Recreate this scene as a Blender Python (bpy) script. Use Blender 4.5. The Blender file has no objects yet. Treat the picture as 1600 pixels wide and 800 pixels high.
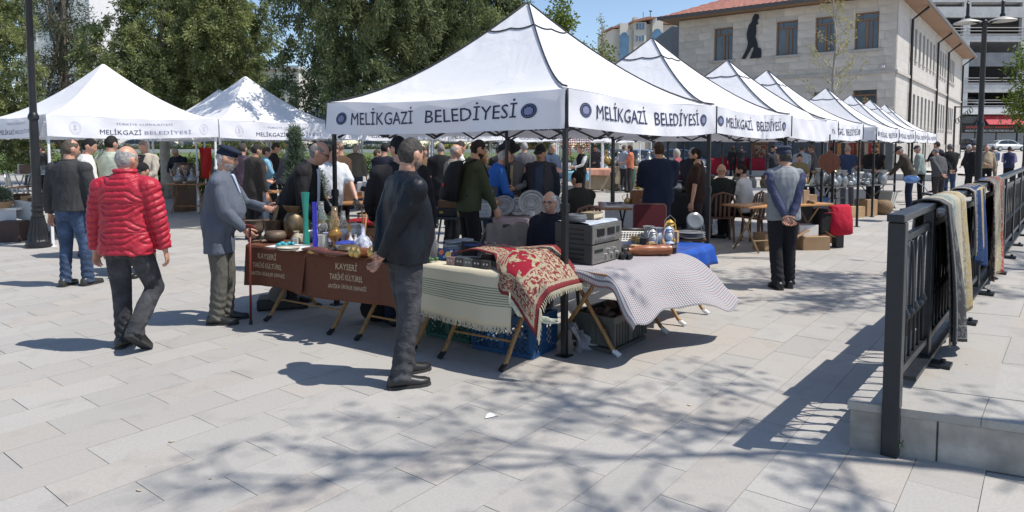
import bpy, bmesh, math, random
import numpy as np
from mathutils import Vector, Matrix, noise
random.seed(7); rng=np.random.default_rng(7)
C=bpy.context.scene; COL=C.collection
R=math.radians
# ---------------------------------------------------------------- camera
F_PX=1072.0; PP=295.0; CAM_H=1.70; PITCH=math.atan((295-228)/1072)
cam=bpy.data.cameras.new('camera'); cam_o=bpy.data.objects.new('camera',cam); COL.objects.link(cam_o)
cam.sensor_width=36; cam.lens=36*F_PX/1600; cam.shift_y=-(400-PP)/1600; cam.clip_end=2000; cam.clip_start=.05
cam_o.location=(0,0,CAM_H); cam_o.rotation_euler=(R(90)-PITCH,0,0); C.camera=cam_o
# ---------------------------------------------------------------- sky, sun, exposure
SUN_EL=R(60); SUN_AZ=R(101)          # azimuth clockwise from +Y: the sun stands right of the camera, a little behind it
SUN_DIR=Vector((math.sin(SUN_AZ)*math.cos(SUN_EL),math.cos(SUN_AZ)*math.cos(SUN_EL),math.sin(SUN_EL)))
w=bpy.data.worlds.new('World'); C.world=w; w.use_nodes=True
sky=w.node_tree.nodes.new('ShaderNodeTexSky'); sky.sky_type='NISHITA'; sky.sun_disc=False
sky.sun_elevation=SUN_EL; sky.sun_rotation=SUN_AZ; sky.altitude=1000; sky.air_density=1.0; sky.dust_density=.6; sky.ozone_density=1.2
w.node_tree.links.new(sky.outputs[0],w.node_tree.nodes['Background'].inputs[0]); w.node_tree.nodes['Background'].inputs[1].default_value=.125
sl=bpy.data.lights.new('sun','SUN'); sl.energy=4.1; sl.angle=R(.42); sl.color=(1,.95,.875)
so=bpy.data.objects.new('sun',sl); COL.objects.link(so); so.rotation_euler=(-SUN_DIR).to_track_quat('-Z','Y').to_euler(); so.location=(10,-2,20)
C.view_settings.view_transform='Standard'; C.view_settings.look='None'; C.view_settings.gamma=1; C.view_settings.exposure=0.42
C.view_settings.use_curve_mapping=False
# ---------------------------------------------------------------- survey helpers (the place measured from the photograph)
def W(px,py,z=0.0):
    X=(px-800)/F_PX; Y=-(py-PP)/F_PX
    d=Vector((X,math.cos(PITCH)+Y*math.sin(PITCH),-math.sin(PITCH)+Y*math.cos(PITCH)))
    t=(z-CAM_H)/d.z; return Vector((t*d.x,t*d.y,z))
def zpx(py,d):
    k=(PP-py)/F_PX; return CAM_H+d*(k*math.cos(PITCH)-math.sin(PITCH))/(math.cos(PITCH)+k*math.sin(PITCH))
def D(px,d,z=0.0): return Vector(((px-800)/F_PX*(d+(CAM_H-z)*.0624),d,z))
U=Vector((.617,.787,0)); V=Vector((-.787,.617,0)); UANG=math.atan2(U.y,U.x)
# ---------------------------------------------------------------- materials
class NT:
    def __init__(s,m): s.t=m.node_tree; s.b=s.t.nodes['Principled BSDF']
    def n(s,ty,**k):
        x=s.t.nodes.new('ShaderNode'+ty)
        for a,v in k.items():
            if a.startswith('i'): x.inputs[int(a[1:])].default_value=v
            else: setattr(x,a,v)
        return x
    def l(s,a,b): s.t.links.new(a,b)
    def math(s,op,a,b=None,c=None):
        x=s.n('Math',operation=op)
        for i,q in enumerate((a,b,c)):
            if q is None: continue
            if isinstance(q,(int,float)): x.inputs[i].default_value=q
            else: s.l(q,x.inputs[i])
        return x.outputs[0]
    def mix(s,f,a,b,bt='MIX'):
        x=s.n('MixRGB',blend_type=bt)
        for i,q in enumerate((f,a,b)):
            if isinstance(q,(int,float)): x.inputs[i].default_value=q
            elif isinstance(q,(tuple,list)): x.inputs[i].default_value=(*q[:3],1)
            else: s.l(q,x.inputs[i])
        return x.outputs[0]
    def ramp(s,f,stops,interp='LINEAR'):
        x=s.n('ValToRGB'); x.color_ramp.interpolation=interp; e=x.color_ramp.elements
        while len(e)<len(stops): e.new(.5)
        for q,(p,c) in zip(e,stops): q.position=p; q.color=(*c,1) if len(c)==3 else c
        s.l(f,x.inputs[0]); return x.outputs[0]
    def noise(s,sc,det=3,vec=None,dist=0):
        x=s.n('TexNoise'); x.inputs['Scale'].default_value=sc; x.inputs['Detail'].default_value=det; x.inputs['Distortion'].default_value=dist
        if vec is not None: s.l(vec,x.inputs['Vector'])
        return x.outputs['Fac']
    def co(s,k='Object'): return s.n('TexCoord').outputs[k]
    def pos(s): return s.n('NewGeometry').outputs['Position']
    def bump(s,h,st,dist=.01):
        x=s.n('Bump'); x.inputs['Strength'].default_value=st; x.inputs['Distance'].default_value=dist; s.l(h,x.inputs['Height']); s.l(x.outputs[0],s.b.inputs['Normal'])
_mats={}
def newmat(name):
    m=bpy.data.materials.new(name); m.use_nodes=True; return m,NT(m)
def mat(rgb,rough=.65,metal=0,var=.12,vs=6,bump=0,bs=60,rand=0,spec=.5,trans=0,dirt=0,coat=0,name=None):
    key=(tuple(rgb),rough,metal,var,vs,bump,bs,rand,spec,trans,dirt,coat)
    if key in _mats: return _mats[key]
    m,t=newmat(name or 'surface'); b=t.b
    b.inputs['Roughness'].default_value=rough; b.inputs['Metallic'].default_value=metal
    b.inputs['Specular IOR Level'].default_value=spec; b.inputs['Coat Weight'].default_value=coat
    co=t.co(); f=t.noise(vs,4,co); c=t.mix(t.ramp(f,[(.3,(0,0,0)),(.7,(1,1,1))]),tuple(x*(1-var) for x in rgb),tuple(min(1,x*(1+var)) for x in rgb))
    if rand:
        oi=t.n('ObjectInfo').outputs['Random']; hv=t.n('HueSaturation'); t.l(t.math('MULTIPLY_ADD',oi,2*rand,1-rand),hv.inputs['Value']); t.l(c,hv.inputs['Color']); c=hv.outputs[0]
    if dirt:
        f2=t.noise(2.3,6,co,1.0); c=t.mix(t.ramp(f2,[(.5,(0,0,0)),(.72,(dirt,)*3)]),c,tuple(x*.45 for x in rgb))
    t.l(c,b.inputs['Base Color'])
    t.l(t.math('MULTIPLY_ADD',f,.2,rough-.1),b.inputs['Roughness'])
    if bump: t.bump(t.noise(bs,5,co),bump,.01)
    if trans: b.inputs['Transmission Weight'].default_value=trans
    _mats[key]=m; return m
def cloth_mat(rgb,rough=.85,fold=.5,fs=7,weave=.15,sheen=.0,name='cloth',spec=.25,rvar=.1):
    key=('c',tuple(rgb),rough,fold,fs,weave,spec)
    if key in _mats: return _mats[key]
    m,t=newmat(name); b=t.b; b.inputs['Roughness'].default_value=rough; b.inputs['Specular IOR Level'].default_value=spec
    b.inputs['Sheen Weight'].default_value=sheen
    co=t.co(); mp=t.n('Mapping'); mp.inputs['Scale'].default_value=(1,1,.55); t.l(co,mp.inputs[0])
    f=t.noise(fs,3,mp.outputs[0],.8); g=t.noise(fs*14,2,co)
    c=t.mix(t.ramp(g,[(.3,(0,0,0)),(.7,(1,1,1))]),tuple(x*(1-rvar) for x in rgb),tuple(x*(1+rvar) for x in rgb)); t.l(c,b.inputs['Base Color'])
    h=t.math('ADD',t.math('MULTIPLY',f,1.0),t.math('MULTIPLY',g,weave)); t.bump(h,fold,.05)
    _mats[key]=m; return m
def wood_mat(rgb,rough=.5,sc=3,axis=0,name='wood'):
    key=('w',tuple(rgb),rough,sc,axis)
    if key in _mats: return _mats[key]
    m,t=newmat(name); mp=t.n('Mapping'); s=[14,14,14]; s[axis]=1.2; mp.inputs['Scale'].default_value=s; t.l(t.co(),mp.inputs[0])
    f=t.noise(sc,5,mp.outputs[0],1.5)
    t.l(t.mix(t.ramp(f,[(.3,(0,0,0)),(.7,(1,1,1))]),tuple(x*.62 for x in rgb),tuple(x*1.2 for x in rgb)),t.b.inputs['Base Color']); t.b.inputs['Roughness'].default_value=rough
    t.bump(f,.15,.004); _mats[key]=m; return m
def emit_ok(): pass
# ---------------------------------------------------------------- mesh building
def basis(d,up=Vector((0,0,1))):
    d=Vector(d).normalized()
    if abs(d.dot(up))>.98: up=Vector((0,1,0)) if abs(d.y)<.9 else Vector((1,0,0))
    x=d.cross(up).normalized(); y=x.cross(d).normalized(); return x,y,d
class MB:
    def __init__(s): s.v=[]; s.f=[]; s.uv={}; s.mi=[]; s.m=0
    def face(s,ids): s.f.append(tuple(ids)); s.mi.append(s.m)
    def box(s,c,sz,rot=None,tap=1.0):
        i=len(s.v); c=Vector(c)
        for z in (-.5,.5):
            k=1 if z<0 else tap
            for x,y in ((-.5,-.5),(.5,-.5),(.5,.5),(-.5,.5)):
                p=Vector((x*sz[0]*k,y*sz[1]*k,z*sz[2])); p=rot@p if rot is not None else p; s.v.append(p+c)
        for q in ((3,2,1,0),(4,5,6,7),(0,1,5,4),(1,2,6,5),(2,3,7,6),(3,0,4,7)): s.face([i+a for a in q])
        return s
    def rings(s,rs,cap=(True,True),close=True):
        n=len(rs[0]); i=len(s.v)
        for r in rs: s.v.extend(Vector(p) for p in r)
        for a in range(len(rs)-1):
            for k in range(n if close else n-1):
                k2=(k+1)%n; s.face((i+a*n+k,i+a*n+k2,i+(a+1)*n+k2,i+(a+1)*n+k))
        if cap[0]: s.face([i+k for k in range(n)][::-1])
        if cap[1]: s.face([i+(len(rs)-1)*n+k for k in range(n)])
        return s
    def tube(s,pts,r,n=8,flat=1.0,cap=True,up=Vector((0,0,1)),rnd=False):
        pts=[Vector(p) for p in pts]; m=len(pts)
        rr=[r]*m if isinstance(r,(int,float)) else list(r); rs=[]
        if rnd:
            d0=(pts[0]-pts[1]).normalized(); d1=(pts[-1]-pts[-2]).normalized()
            pts=[pts[0]+d0*rr[0]*.85,pts[0]+d0*rr[0]*.5]+pts+[pts[-1]+d1*rr[-1]*.5,pts[-1]+d1*rr[-1]*.85]; rr=[rr[0]*.35,rr[0]*.8]+rr+[rr[-1]*.8,rr[-1]*.35]; m=len(pts)
        px=None
        for a in range(m):
            d=(pts[min(a+1,m-1)]-pts[max(a-1,0)])
            if d.length<1e-9: d=Vector((0,0,1))
            d.normalize()
            if px is None: x,y,_=basis(d,up)
            else:
                x=(px-d*px.dot(d)); x=x.normalized() if x.length>1e-6 else basis(d,up)[0]; y=d.cross(x)*-1
                y=x.cross(d)
            px=x
            rs.append([pts[a]+x*rr[a]*math.cos(2*math.pi*k/n)+y*rr[a]*flat*math.sin(2*math.pi*k/n) for k in range(n)])
        # orient outward
        return s.rings([q[::-1] for q in rs],(cap,cap))
    def lathe(s,prof,n=16,at=(0,0,0),M=None,cap=True,sy=1.0):
        at=Vector(at); rs=[]
        for r,z in prof:
            ring=[]
            for k in range(n):
                p=Vector((r*math.cos(2*math.pi*k/n),sy*r*math.sin(2*math.pi*k/n),z)); p=M@p if M is not None else p; ring.append(p+at)
            rs.append(ring)
        return s.rings(rs,(cap,cap))
    def ell(s,c,r,n=12,m=8,M=None):
        prof=[(math.sin(math.pi*(a+.0)/m) if 0<a<m else .02,-math.cos(math.pi*a/m)) for a in range(m+1)]
        S=Matrix.Diagonal((r[0],r[1],r[2])); return s.lathe(prof,n,c,(M@S) if M is not None else S)
    def grid(s,fn,nu,nv,thick=0):
        i=len(s.v)
        for a in range(nu+1):
            for b in range(nv+1):
                s.v.append(Vector(fn(a/nu,b/nv))); s.uv[i+a*(nv+1)+b]=(a/nu,b/nv)
        for a in range(nu):
            for b in range(nv): s.face((i+a*(nv+1)+b,i+(a+1)*(nv+1)+b,i+(a+1)*(nv+1)+b+1,i+a*(nv+1)+b+1))
        return s
    def prism(s,poly,y0,y1,M=None,at=(0,0,0)):
        """poly in (x,z), extruded along y"""
        at=Vector(at); T=(lambda p:(M@Vector(p) if M is not None else Vector(p))+at)
        n=len(poly); i=len(s.v)
        for y in (y0,y1):
            for x,z in poly: s.v.append(T((x,y,z)))
        s.face([i+k for k in range(n)]); s.face([i+n+k for k in range(n)][::-1])
        for k in range(n): s.face((i+k,i+n+k,i+n+(k+1)%n,i+(k+1)%n))
        return s
    def quad(s,*p):
        i=len(s.v); s.v.extend(Vector(q) for q in p); s.face(range(i,i+len(p))); return s
    def merge(s,o,M=None):
        i=len(s.v); s.v.extend((M@q if M is not None else q) for q in o.v); s.f.extend(tuple(a+i for a in q) for q in o.f); s.mi.extend(o.mi); return s
    def mesh(s,name,mats,smooth=False):
        me=bpy.data.meshes.new(name); me.from_pydata([tuple(q) for q in s.v],[],s.f)
        for m in (mats if isinstance(mats,(list,tuple)) else [mats]): me.materials.append(m)
        if isinstance(mats,(list,tuple)) and len(mats)>1: me.polygons.foreach_set('material_index',s.mi)
        if s.uv:
            uvl=me.uv_layers.new(name='UVMap'); li=np.empty(len(me.loops),dtype=np.int32); me.loops.foreach_get('vertex_index',li)
            a=np.zeros((len(s.v),2)); 
            for k,q in s.uv.items(): a[k]=q
            uvl.data.foreach_set('uv',a[li].ravel())
        if smooth: me.polygons.foreach_set('use_smooth',[True]*len(me.polygons))
        me.validate(); return me
    def build(s,name,mats,parent=None,smooth=False,bev=0,fix=True,loc=None,rz=None,angle=None):
        me=s.mesh(name,mats,smooth)
        if fix:
            bm=bmesh.new(); bm.from_mesh(me); bmesh.ops.recalc_face_normals(bm,faces=bm.faces); bm.to_mesh(me); bm.free()
        if smooth and angle: me.set_sharp_from_angle(angle=R(angle))
        return link(name,me,parent,loc,rz,bev)
def link(name,me,parent=None,loc=None,rz=None,bev=0):
    o=bpy.data.objects.new(name,me); COL.objects.link(o)
    if parent is not None: o.parent=parent
    if loc is not None: o.location=loc
    if rz is not None: o.rotation_euler=(0,0,rz)
    if bev:
        b=o.modifiers.new('bevel','BEVEL'); b.width=bev; b.segments=2; b.limit_method='ANGLE'; b.angle_limit=R(40)
    return o
def tag(o,label=None,cat=None,group=None,kind=None):
    if label: o['label']=label
    if cat: o['category']=cat
    if group: o['group']=group
    if kind: o['kind']=kind
    return o
def thing(name,label,cat,loc=(0,0,0),rz=0,group=None):
    o=bpy.data.objects.new(name,None); COL.objects.link(o); o.location=loc; o.rotation_euler=(0,0,rz); o.empty_display_size=.1
    return tag(o,label,cat,group)
def copy_tree(o,loc=None,rz=None,label=None,group=None):
    c=o.copy(); COL.objects.link(c)
    if loc is not None: c.location=loc
    if rz is not None: c.rotation_euler=(0,0,rz)
    if label: c['label']=label
    if group: c['group']=group
    for ch in o.children:
        k=ch.copy(); COL.objects.link(k); k.parent=c
        for g in ch.children:
            q=g.copy(); COL.objects.link(q); q.parent=k
    return c
def single(name,mb,m,label,cat,loc=(0,0,0),rz=0,group=None,smooth=False,bev=0,angle=None):
    o=mb.build(name,m,None,smooth,bev,loc=loc,rz=rz,angle=angle); return tag(o,label,cat,group)
_txt={}
def text_mesh(s,bold=0.0):
    """flat lettering: vertices scaled so that width=1 and cap height=1"""
    if (s,bold) in _txt: return _txt[(s,bold)]
    cu=bpy.data.curves.new('lettering','FONT'); cu.body=s; cu.offset=bold; cu.resolution_u=2; cu.fill_mode='FRONT'
    o=bpy.data.objects.new('lettering',cu); COL.objects.link(o)
    dg=bpy.context.evaluated_depsgraph_get(); me=bpy.data.meshes.new_from_object(o.evaluated_get(dg))
    v=np.empty(len(me.vertices)*3); me.vertices.foreach_get('co',v); v=v.reshape(-1,3)[:,:2]; f=[tuple(p.vertices) for p in me.polygons]
    bpy.data.objects.remove(o); bpy.data.curves.remove(cu); bpy.data.meshes.remove(me)
    w0=v[:,0].min(); w1=v[:,0].max(); cap=.72
    v=np.stack([(v[:,0]-w0)/(w1-w0),v[:,1]/cap],1); _txt[(s,bold)]=(v,f); return v,f
def add_text(mb,s,fn,bold=0.0):
    """fn(x in 0..1, z in cap heights) -> point"""
    v,f=text_mesh(s,bold); i=len(mb.v)
    for x,z in v: mb.v.append(Vector(fn(x,z)))
    for q in f: mb.face([i+a for a in q])
def smooth01(a,b,x): 
    t=max(0,min(1,(x-a)/(b-a))); return t*t*(3-2*t)
M_BLACK=mat((.012,.013,.015),.42,0,.2,name='black_metal',rand=.1,bump=.06,bs=120)
M_WHITEMETAL=mat((.72,.73,.75),.4,0,.06,name='white_metal')
M_NAVY=mat((.016,.022,.07),.7,0,.05,name='navy_print')
M_GREYPRINT=mat((.2,.21,.32),.7,0,.05,name='grey_print')
M_SKIN=None
# ================================================================ THE SETTING
def UN(P): return P.x*.617+P.y*.787, P.x*.787-P.y*.617
def from_ab(a,b,z=0): return Vector((a*.617+b*.787,a*.787-b*.617,z))
def paver_mat(base,joint):
    m,t=newmat('paving_stone'); b=t.b
    p=t.pos(); dt=lambda vx,vy:t.math('ADD',t.math('MULTIPLY',xyz.outputs[0],vx),t.math('MULTIPLY',xyz.outputs[1],vy))
    xyz=t.n('SeparateXYZ'); t.l(p,xyz.inputs[0]); A=dt(.617,.787); B=dt(.787,-.617)
    r=t.math('DIVIDE',t.math('ADD',B,3.285),.3082); row=t.math('FLOOR',r); par=t.math('FLOORED_MODULO',row,2.0)
    a2=t.math('DIVIDE',t.math('SUBTRACT',t.math('SUBTRACT',A,1.483),t.math('MULTIPLY',t.math('SUBTRACT',1.0,par),.3045)),.609); col=t.math('FLOOR',a2)
    cv=t.n('CombineXYZ'); t.l(row,cv.inputs[0]); t.l(col,cv.inputs[1]); wn=t.n('TexWhiteNoise'); t.l(cv.outputs[0],wn.inputs[0])
    g=t.noise(60,6,p); big=t.noise(.5,4,p); st=t.noise(3.5,6,p,1.2)
    c=t.mix(wn.outputs['Value'],tuple(x*.92 for x in base),tuple(x*1.07 for x in base))
    warm=t.mix(t.ramp(wn.outputs['Color'],[(.55,(0,0,0)),(1,(1,1,1))]),c,(base[0]*1.1,base[1]*.98,base[2]*.88)) 
    c=t.mix(.55,c,warm)
    c=t.mix(t.ramp(g,[(.35,(.0,)*3),(.65,(.35,)*3)]),c,tuple(x*.72 for x in base))
    c=t.mix(t.ramp(st,[(.54,(0,)*3),(.75,(.30,)*3)]),c,tuple(x*.5 for x in base))
    c=t.mix(t.ramp(big,[(.4,(0,)*3),(.7,(.16,)*3)]),c,tuple(x*.7 for x in base))
    spk=t.n('TexVoronoi'); spk.inputs['Scale'].default_value=2.2; t.l(p,spk.inputs['Vector'])
    c=t.mix(t.math('MULTIPLY',t.math('LESS_THAN',spk.outputs['Distance'],.022),.75),c,(.1,.09,.08))
    if joint:
        fr=t.math('FRACT',r); fa=t.math('FRACT',a2)
        e1=t.math('MINIMUM',fr,t.math('SUBTRACT',1.0,fr)); e2=t.math('MULTIPLY',t.math('MINIMUM',fa,t.math('SUBTRACT',1.0,fa)),2.0)
        j=t.math('LESS_THAN',t.math('MINIMUM',e1,e2),.016); c=t.mix(t.math('MULTIPLY',j,.5),c,(.15,.14,.13))
    t.l(c,b.inputs['Base Color']); b.inputs['Roughness'].default_value=.72; b.inputs['Specular IOR Level'].default_value=.3
    t.bump(t.math('ADD',g,t.math('MULTIPLY',st,.4)),.22,.006); return m
PAVE=(.388,.372,.346)
m_sheet=paver_mat(PAVE,True); m_slab=paver_mat(PAVE,False)
m_joint=mat((.16,.15,.14),.95,0,.3,30)
plaza=MB(); 
for x0,x1,y0,y1 in ((-400,500,-60,700),): plaza.quad((x0,y0,-.014),(x1,y0,-.014),(x1,y1,-.014),(x0,y1,-.014))
plaza=tag(plaza.build('plaza',m_sheet),kind='structure')
# the terrace on the right, its outline in plan
FW=Vector((math.sin(R(39.7)),math.cos(R(39.7)),0)); FN=Vector((FW.y,-FW.x,0))   # along the railing, and to its right
TA=W(1326,699); TZ=.27
def terr(t,s,z=0): return Vector((TA.x,TA.y,0))+FW*t+FN*s+Vector((0,0,z))
EDGE=(W(1600,743)-W(1326,699)).normalized(); ET=EDGE.dot(FW); ES=EDGE.dot(FN)
def in_terrace(p):
    q=p-Vector((TA.x,TA.y,0)); s=q.dot(FN); t=q.dot(FW); return s>.1 and t>ET/ES*s+.1 and t<26
slabs=[]
for k in range(-70,40):
    b=-3.285+.3082*k+.1541; off=1.483+(0.3045 if k%2==0 else 0)
    for j in range(-12,50):
        a=off+.609*j+.3045; p=from_ab(a,b)
        if p.y<.6 or p.y>26 or abs(p.x)>1.1*p.y+2.5 or in_terrace(p): continue
        slabs.append((p.length+(0 if p.y>2.9 and abs(p.x)<.76*p.y+.15 else 1000),p))
slabs.sort(key=lambda q:q[0])
sm=MB().box((0,0,-.0065),(.6055,.3052,.013)).build('paving_slab',m_slab,plaza)
for i,(q,p) in enumerate(slabs[:300]):
    o=sm if i==0 else link('paving_slab',sm.data,plaza)
    o.location=(p.x,p.y,random.uniform(-.001,.0012)); o.rotation_euler=(random.uniform(-.0015,.0015),random.uniform(-.0015,.0015),UANG+random.uniform(-.002,.002))
far=MB(); rot=Matrix.Rotation(UANG,3,'Z')
for q,p in slabs[300:]: 
    i=len(far.v); z=random.uniform(-.001,.001)
    for sx,sy,zz in ((-1,-1,0),(1,-1,0),(1,1,0),(-1,1,0)): far.v.append(rot@Vector((sx*.3025,sy*.1523,0))+Vector((p.x,p.y,z)))
    far.face((i,i+1,i+2,i+3))
    far.v.append(far.v[i]-Vector((0,0,.01))); far.v.append(far.v[i+1]-Vector((0,0,.01))); far.face((i+4,i+5,i+1,i))
tag(far.build('paving_slabs',m_slab,plaza,fix=False),kind='stuff')
single('paper_scrap',MB().grid(lambda a,b:(a*.09+b*.02,b*.035,.006+.014*math.sin(a*5)*b),6,2),mat((.8,.8,.82),.8),'scrap of white paper lying on the open paving','litter',W(758,655,0),.5)
random.seed(21)
leafm=mat((.45,.4,.28),.9,0,.2,rand=.4)
for i in range(12):
    p=W(random.uniform(60,1320),random.uniform(470,790)); 
    q=MB().grid(lambda a,b:((a-.5)*.035,(b-.5)*.02*(1-abs(2*a-1)**2+.05),.003+.006*a*b),3,2)
    tag(q.build('dry_leaf',leafm,None,loc=p,rz=random.uniform(0,6),fix=False),'tiny pale dry leaf fallen on the open paving','leaf','dry leaves scattered on the paving')
# terrace body, coping slabs and front blocks
m_conc=mat((.37,.345,.31),.85,0,.32,5,bump=.6,bs=30,dirt=.85,name='stone_block'); m_cop=paver_mat((.37,.355,.33),False)
tb=MB(); e0=Vector((TA.x,TA.y,0))
def front(s): return e0+EDGE*s
poly=[front(0.02)+FW*.03,front(5.5)+FW*.03,front(5.5)+FW*26,front(.02)+FW*26]
i=len(tb.v)
for z in (-.01,TZ-.05): 
    for p in poly: tb.v.append(p+Vector((0,0,z)))
tb.face((4,5,6,7)); tb.face((0,1,5,4)); tb.face((1,2,6,5)); tb.face((2,3,7,6)); tb.face((3,0,4,7))
terrace=tag(tb.build('terrace',m_conc),kind='structure')
bl=0
for (s0,s1) in ((0,.42),(.428,.93),(.938,1.6),(1.61,2.4)):
    m=MB(); h=TZ-.045
    for z in (-.01,h):
        for s,t in ((s0,0),(s1,0),(s1,.05),(s0,.05)): m.v.append(front(s)+FW*t*(1 if z<0 else 1.0)+Vector((0,0,z)))
    for q in ((3,2,1,0),(4,5,6,7),(0,1,5,4),(1,2,6,5),(2,3,7,6),(3,0,4,7)): m.face(q)
    m.build('kerb_block',m_conc,terrace,bev=.008)
# coping and terrace slabs (parallelograms between front edge direction and railing direction)
cs=.62; cl=.80; rows=22; n=0
for r in range(rows):
    t0=-.012 if r==0 else .40+(r-1)*cl; t1=.40+r*cl
    for k in range(9):
        s0=k*cs-(.0 if r%2 else .0)-(.012 if k==0 else 0); s1=(k+1)*cs
        off=(.31 if r%2 and k>0 else 0); off2=(.31 if r%2 else 0)
        a0=s0+off; a1=s1+off2
        P=[front(a0+.0015)+FW*(t0+.0015),front(a1-.0015)+FW*(t0+.0015),front(a1-.0015)+FW*(t1-.0015),front(a0+.0015)+FW*(t1-.0015)]
        if (P[0]).x>1.3*P[0].y+3.5: continue
        m=MB(); dz=random.uniform(-.002,.002)
        for z in (TZ-.045,TZ+dz):
            for p in P: m.v.append(p+Vector((0,0,z)))
        for q in ((3,2,1,0),(4,5,6,7),(0,1,5,4),(1,2,6,5),(2,3,7,6),(3,0,4,7)): m.face(q)
        m.build('paving_slab',m_cop,terrace); n+=1
# ---- lawn, hedge, road beyond
m_grass,t=newmat('grass'); g=t.noise(9,5,t.pos()); g2=t.noise(.4,3,t.pos())
t.l(t.mix(g,t.mix(g2,(.05,.085,.02),(.09,.13,.03)),(.11,.16,.04)),t.b.inputs['Base Color']); t.b.inputs['Roughness'].default_value=.9; t.bump(g,.6,.05)
lw=MB(); lw.grid(lambda a,b:(-75+83*a,42+28*b,.01+1.0*smooth01(0,1,b)),24,10)
tag(lw.build('lawn',m_grass),kind='structure')
m_asph=mat((.055,.055,.058),.85,0,.15,3,bump=.3,bs=80)
rd=MB(); rd.quad((-120,70.2,.98),(28,70.2,.98),(28,90,.98),(-120,90,.98)); tag(rd.build('road',m_asph),kind='structure')
sp=MB(); sp.grid(lambda a,b:(26+110*a if b>.0 else 26+110*a,34+66*b,-.01+1.25*b),4,20); tag(sp.build('sloping_pavement',mat((.42,.40,.37),.8,0,.1,2,bump=.2)),kind='structure')
# ---------------------------------------------------------------- foliage
def leaves(name,parent,mats,cen,out,per,rad,ll,lw,droop,seed=0,probs=None,rad_z=1.0,spray=0):
    r=np.random.default_rng(seed); N=len(cen)
    c=np.repeat(cen,per,0)+r.normal(0,1,(N*per,3))*rad*np.array([1,1,rad_z])*(.38 if spray else 1); o=np.repeat(out,per,0)
    if spray:
        ax=out*.75+r.normal(0,.35,(N,3))+np.array([0,0,-.25-droop*.5]); ax/=np.linalg.norm(ax,axis=1)[:,None]; tt=r.random(N*per)[:,None]; c=c*1.0-0; c+= np.repeat(ax,per,0)*(tt-.35)*spray*np.repeat(r.uniform(.6,1.3,N),per)[:,None]; c[:,2]-=(tt[:,0]**2)*spray*.25; o=np.repeat(ax,per,0)
    d=o*.55+r.normal(0,.55,(N*per,3))+np.array([0,0,-droop]); d/=np.linalg.norm(d,axis=1)[:,None]+1e-9
    s=np.cross(d,r.normal(0,1,(N*per,3))); s/=np.linalg.norm(s,axis=1)[:,None]+1e-9
    L=(ll*r.uniform(.6,1.4,N*per))[:,None]; Wd=(lw*r.uniform(.7,1.3,N*per))[:,None]
    v=np.stack([c,c+d*L*.5+s*Wd*.5,c+d*L,c+d*L*.5-s*Wd*.5],1).reshape(-1,3)
    nq=N*per; me=bpy.data.meshes.new(name); me.vertices.add(nq*4); me.vertices.foreach_set('co',v.ravel()); me.loops.add(nq*4); me.polygons.add(nq)
    me.loops.foreach_set('vertex_index',np.arange(nq*4,dtype=np.int32)); me.polygons.foreach_set('loop_start',np.arange(nq,dtype=np.int32)*4)
    for m in mats: me.materials.append(m)
    mi=np.repeat(r.choice(len(mats),N,p=probs),per).astype(np.int32); fl=r.random(nq)<.2; mi[fl]=r.choice(len(mats),fl.sum())
    me.polygons.foreach_set('material_index',mi); me.update(calc_edges=True)
    return tag(link(name,me,parent),kind='stuff')
def leaf_mat(rgb,tr=.25):
    m,t=newmat('leaf'); t.b.inputs['Roughness'].default_value=.6; t.b.inputs['Specular IOR Level'].default_value=.25
    f=t.noise(3,2,t.pos()); t.l(t.mix(f,tuple(x*.75 for x in rgb),tuple(x*1.25 for x in rgb)),t.b.inputs['Base Color'])
    tl=t.n('BsdfTranslucent'); tl.inputs[0].default_value=(rgb[0]*1.3,rgb[1]*1.4,rgb[2],1); mx=t.n('MixShader'); mx.inputs[0].default_value=tr
    out=[q for q in t.t.nodes if q.type=='OUTPUT_MATERIAL'][0]; t.l(t.b.outputs[0],mx.inputs[1]); t.l(tl.outputs[0],mx.inputs[2]); t.l(mx.outputs[0],out.inputs[0]); return m
CEDAR=[leaf_mat((.27,.295,.13),.33),leaf_mat((.195,.225,.098),.33),leaf_mat((.115,.14,.065),.33)]
DARKCEDAR=[leaf_mat((.21,.235,.115),.33),leaf_mat((.145,.172,.085),.33),leaf_mat((.085,.11,.058),.33)]
PINE=[leaf_mat((.05,.065,.03)),leaf_mat((.03,.045,.022)),leaf_mat((.07,.06,.03))]
SPRING=[leaf_mat((.17,.20,.04),.4),leaf_mat((.12,.16,.035),.4),leaf_mat((.08,.11,.03),.4)]
HEDGE=[leaf_mat((.05,.085,.02)),leaf_mat((.035,.06,.018)),leaf_mat((.08,.11,.03))]
BARK=mat((.14,.115,.09),.9,0,.3,5,bump=.8,bs=14,name='bark'); BARK_PALE=mat((.36,.32,.27),.85,0,.25,6,bump=.5,bs=20)
def crown_points(lobes,n,seed,inner=.5):
    r=np.random.default_rng(seed); vol=np.array([a[3]*a[4]*a[5] for a in lobes])**.72; cnt=(n*vol/vol.sum()).astype(int)+1; P=[];O=[]
    for (x,y,z,a,b,c),k in zip(lobes,cnt):
        d=r.normal(0,1,(k,3)); d/=np.linalg.norm(d,axis=1)[:,None]; rr=(inner+(1-inner)*r.random(k)**.6)*(1+.10*r.normal(0,1,k))
        P.append(np.array([x,y,z])+d*rr[:,None]*np.array([a,b,c])); O.append(d)
    return np.concatenate(P),np.concatenate(O)
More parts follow.
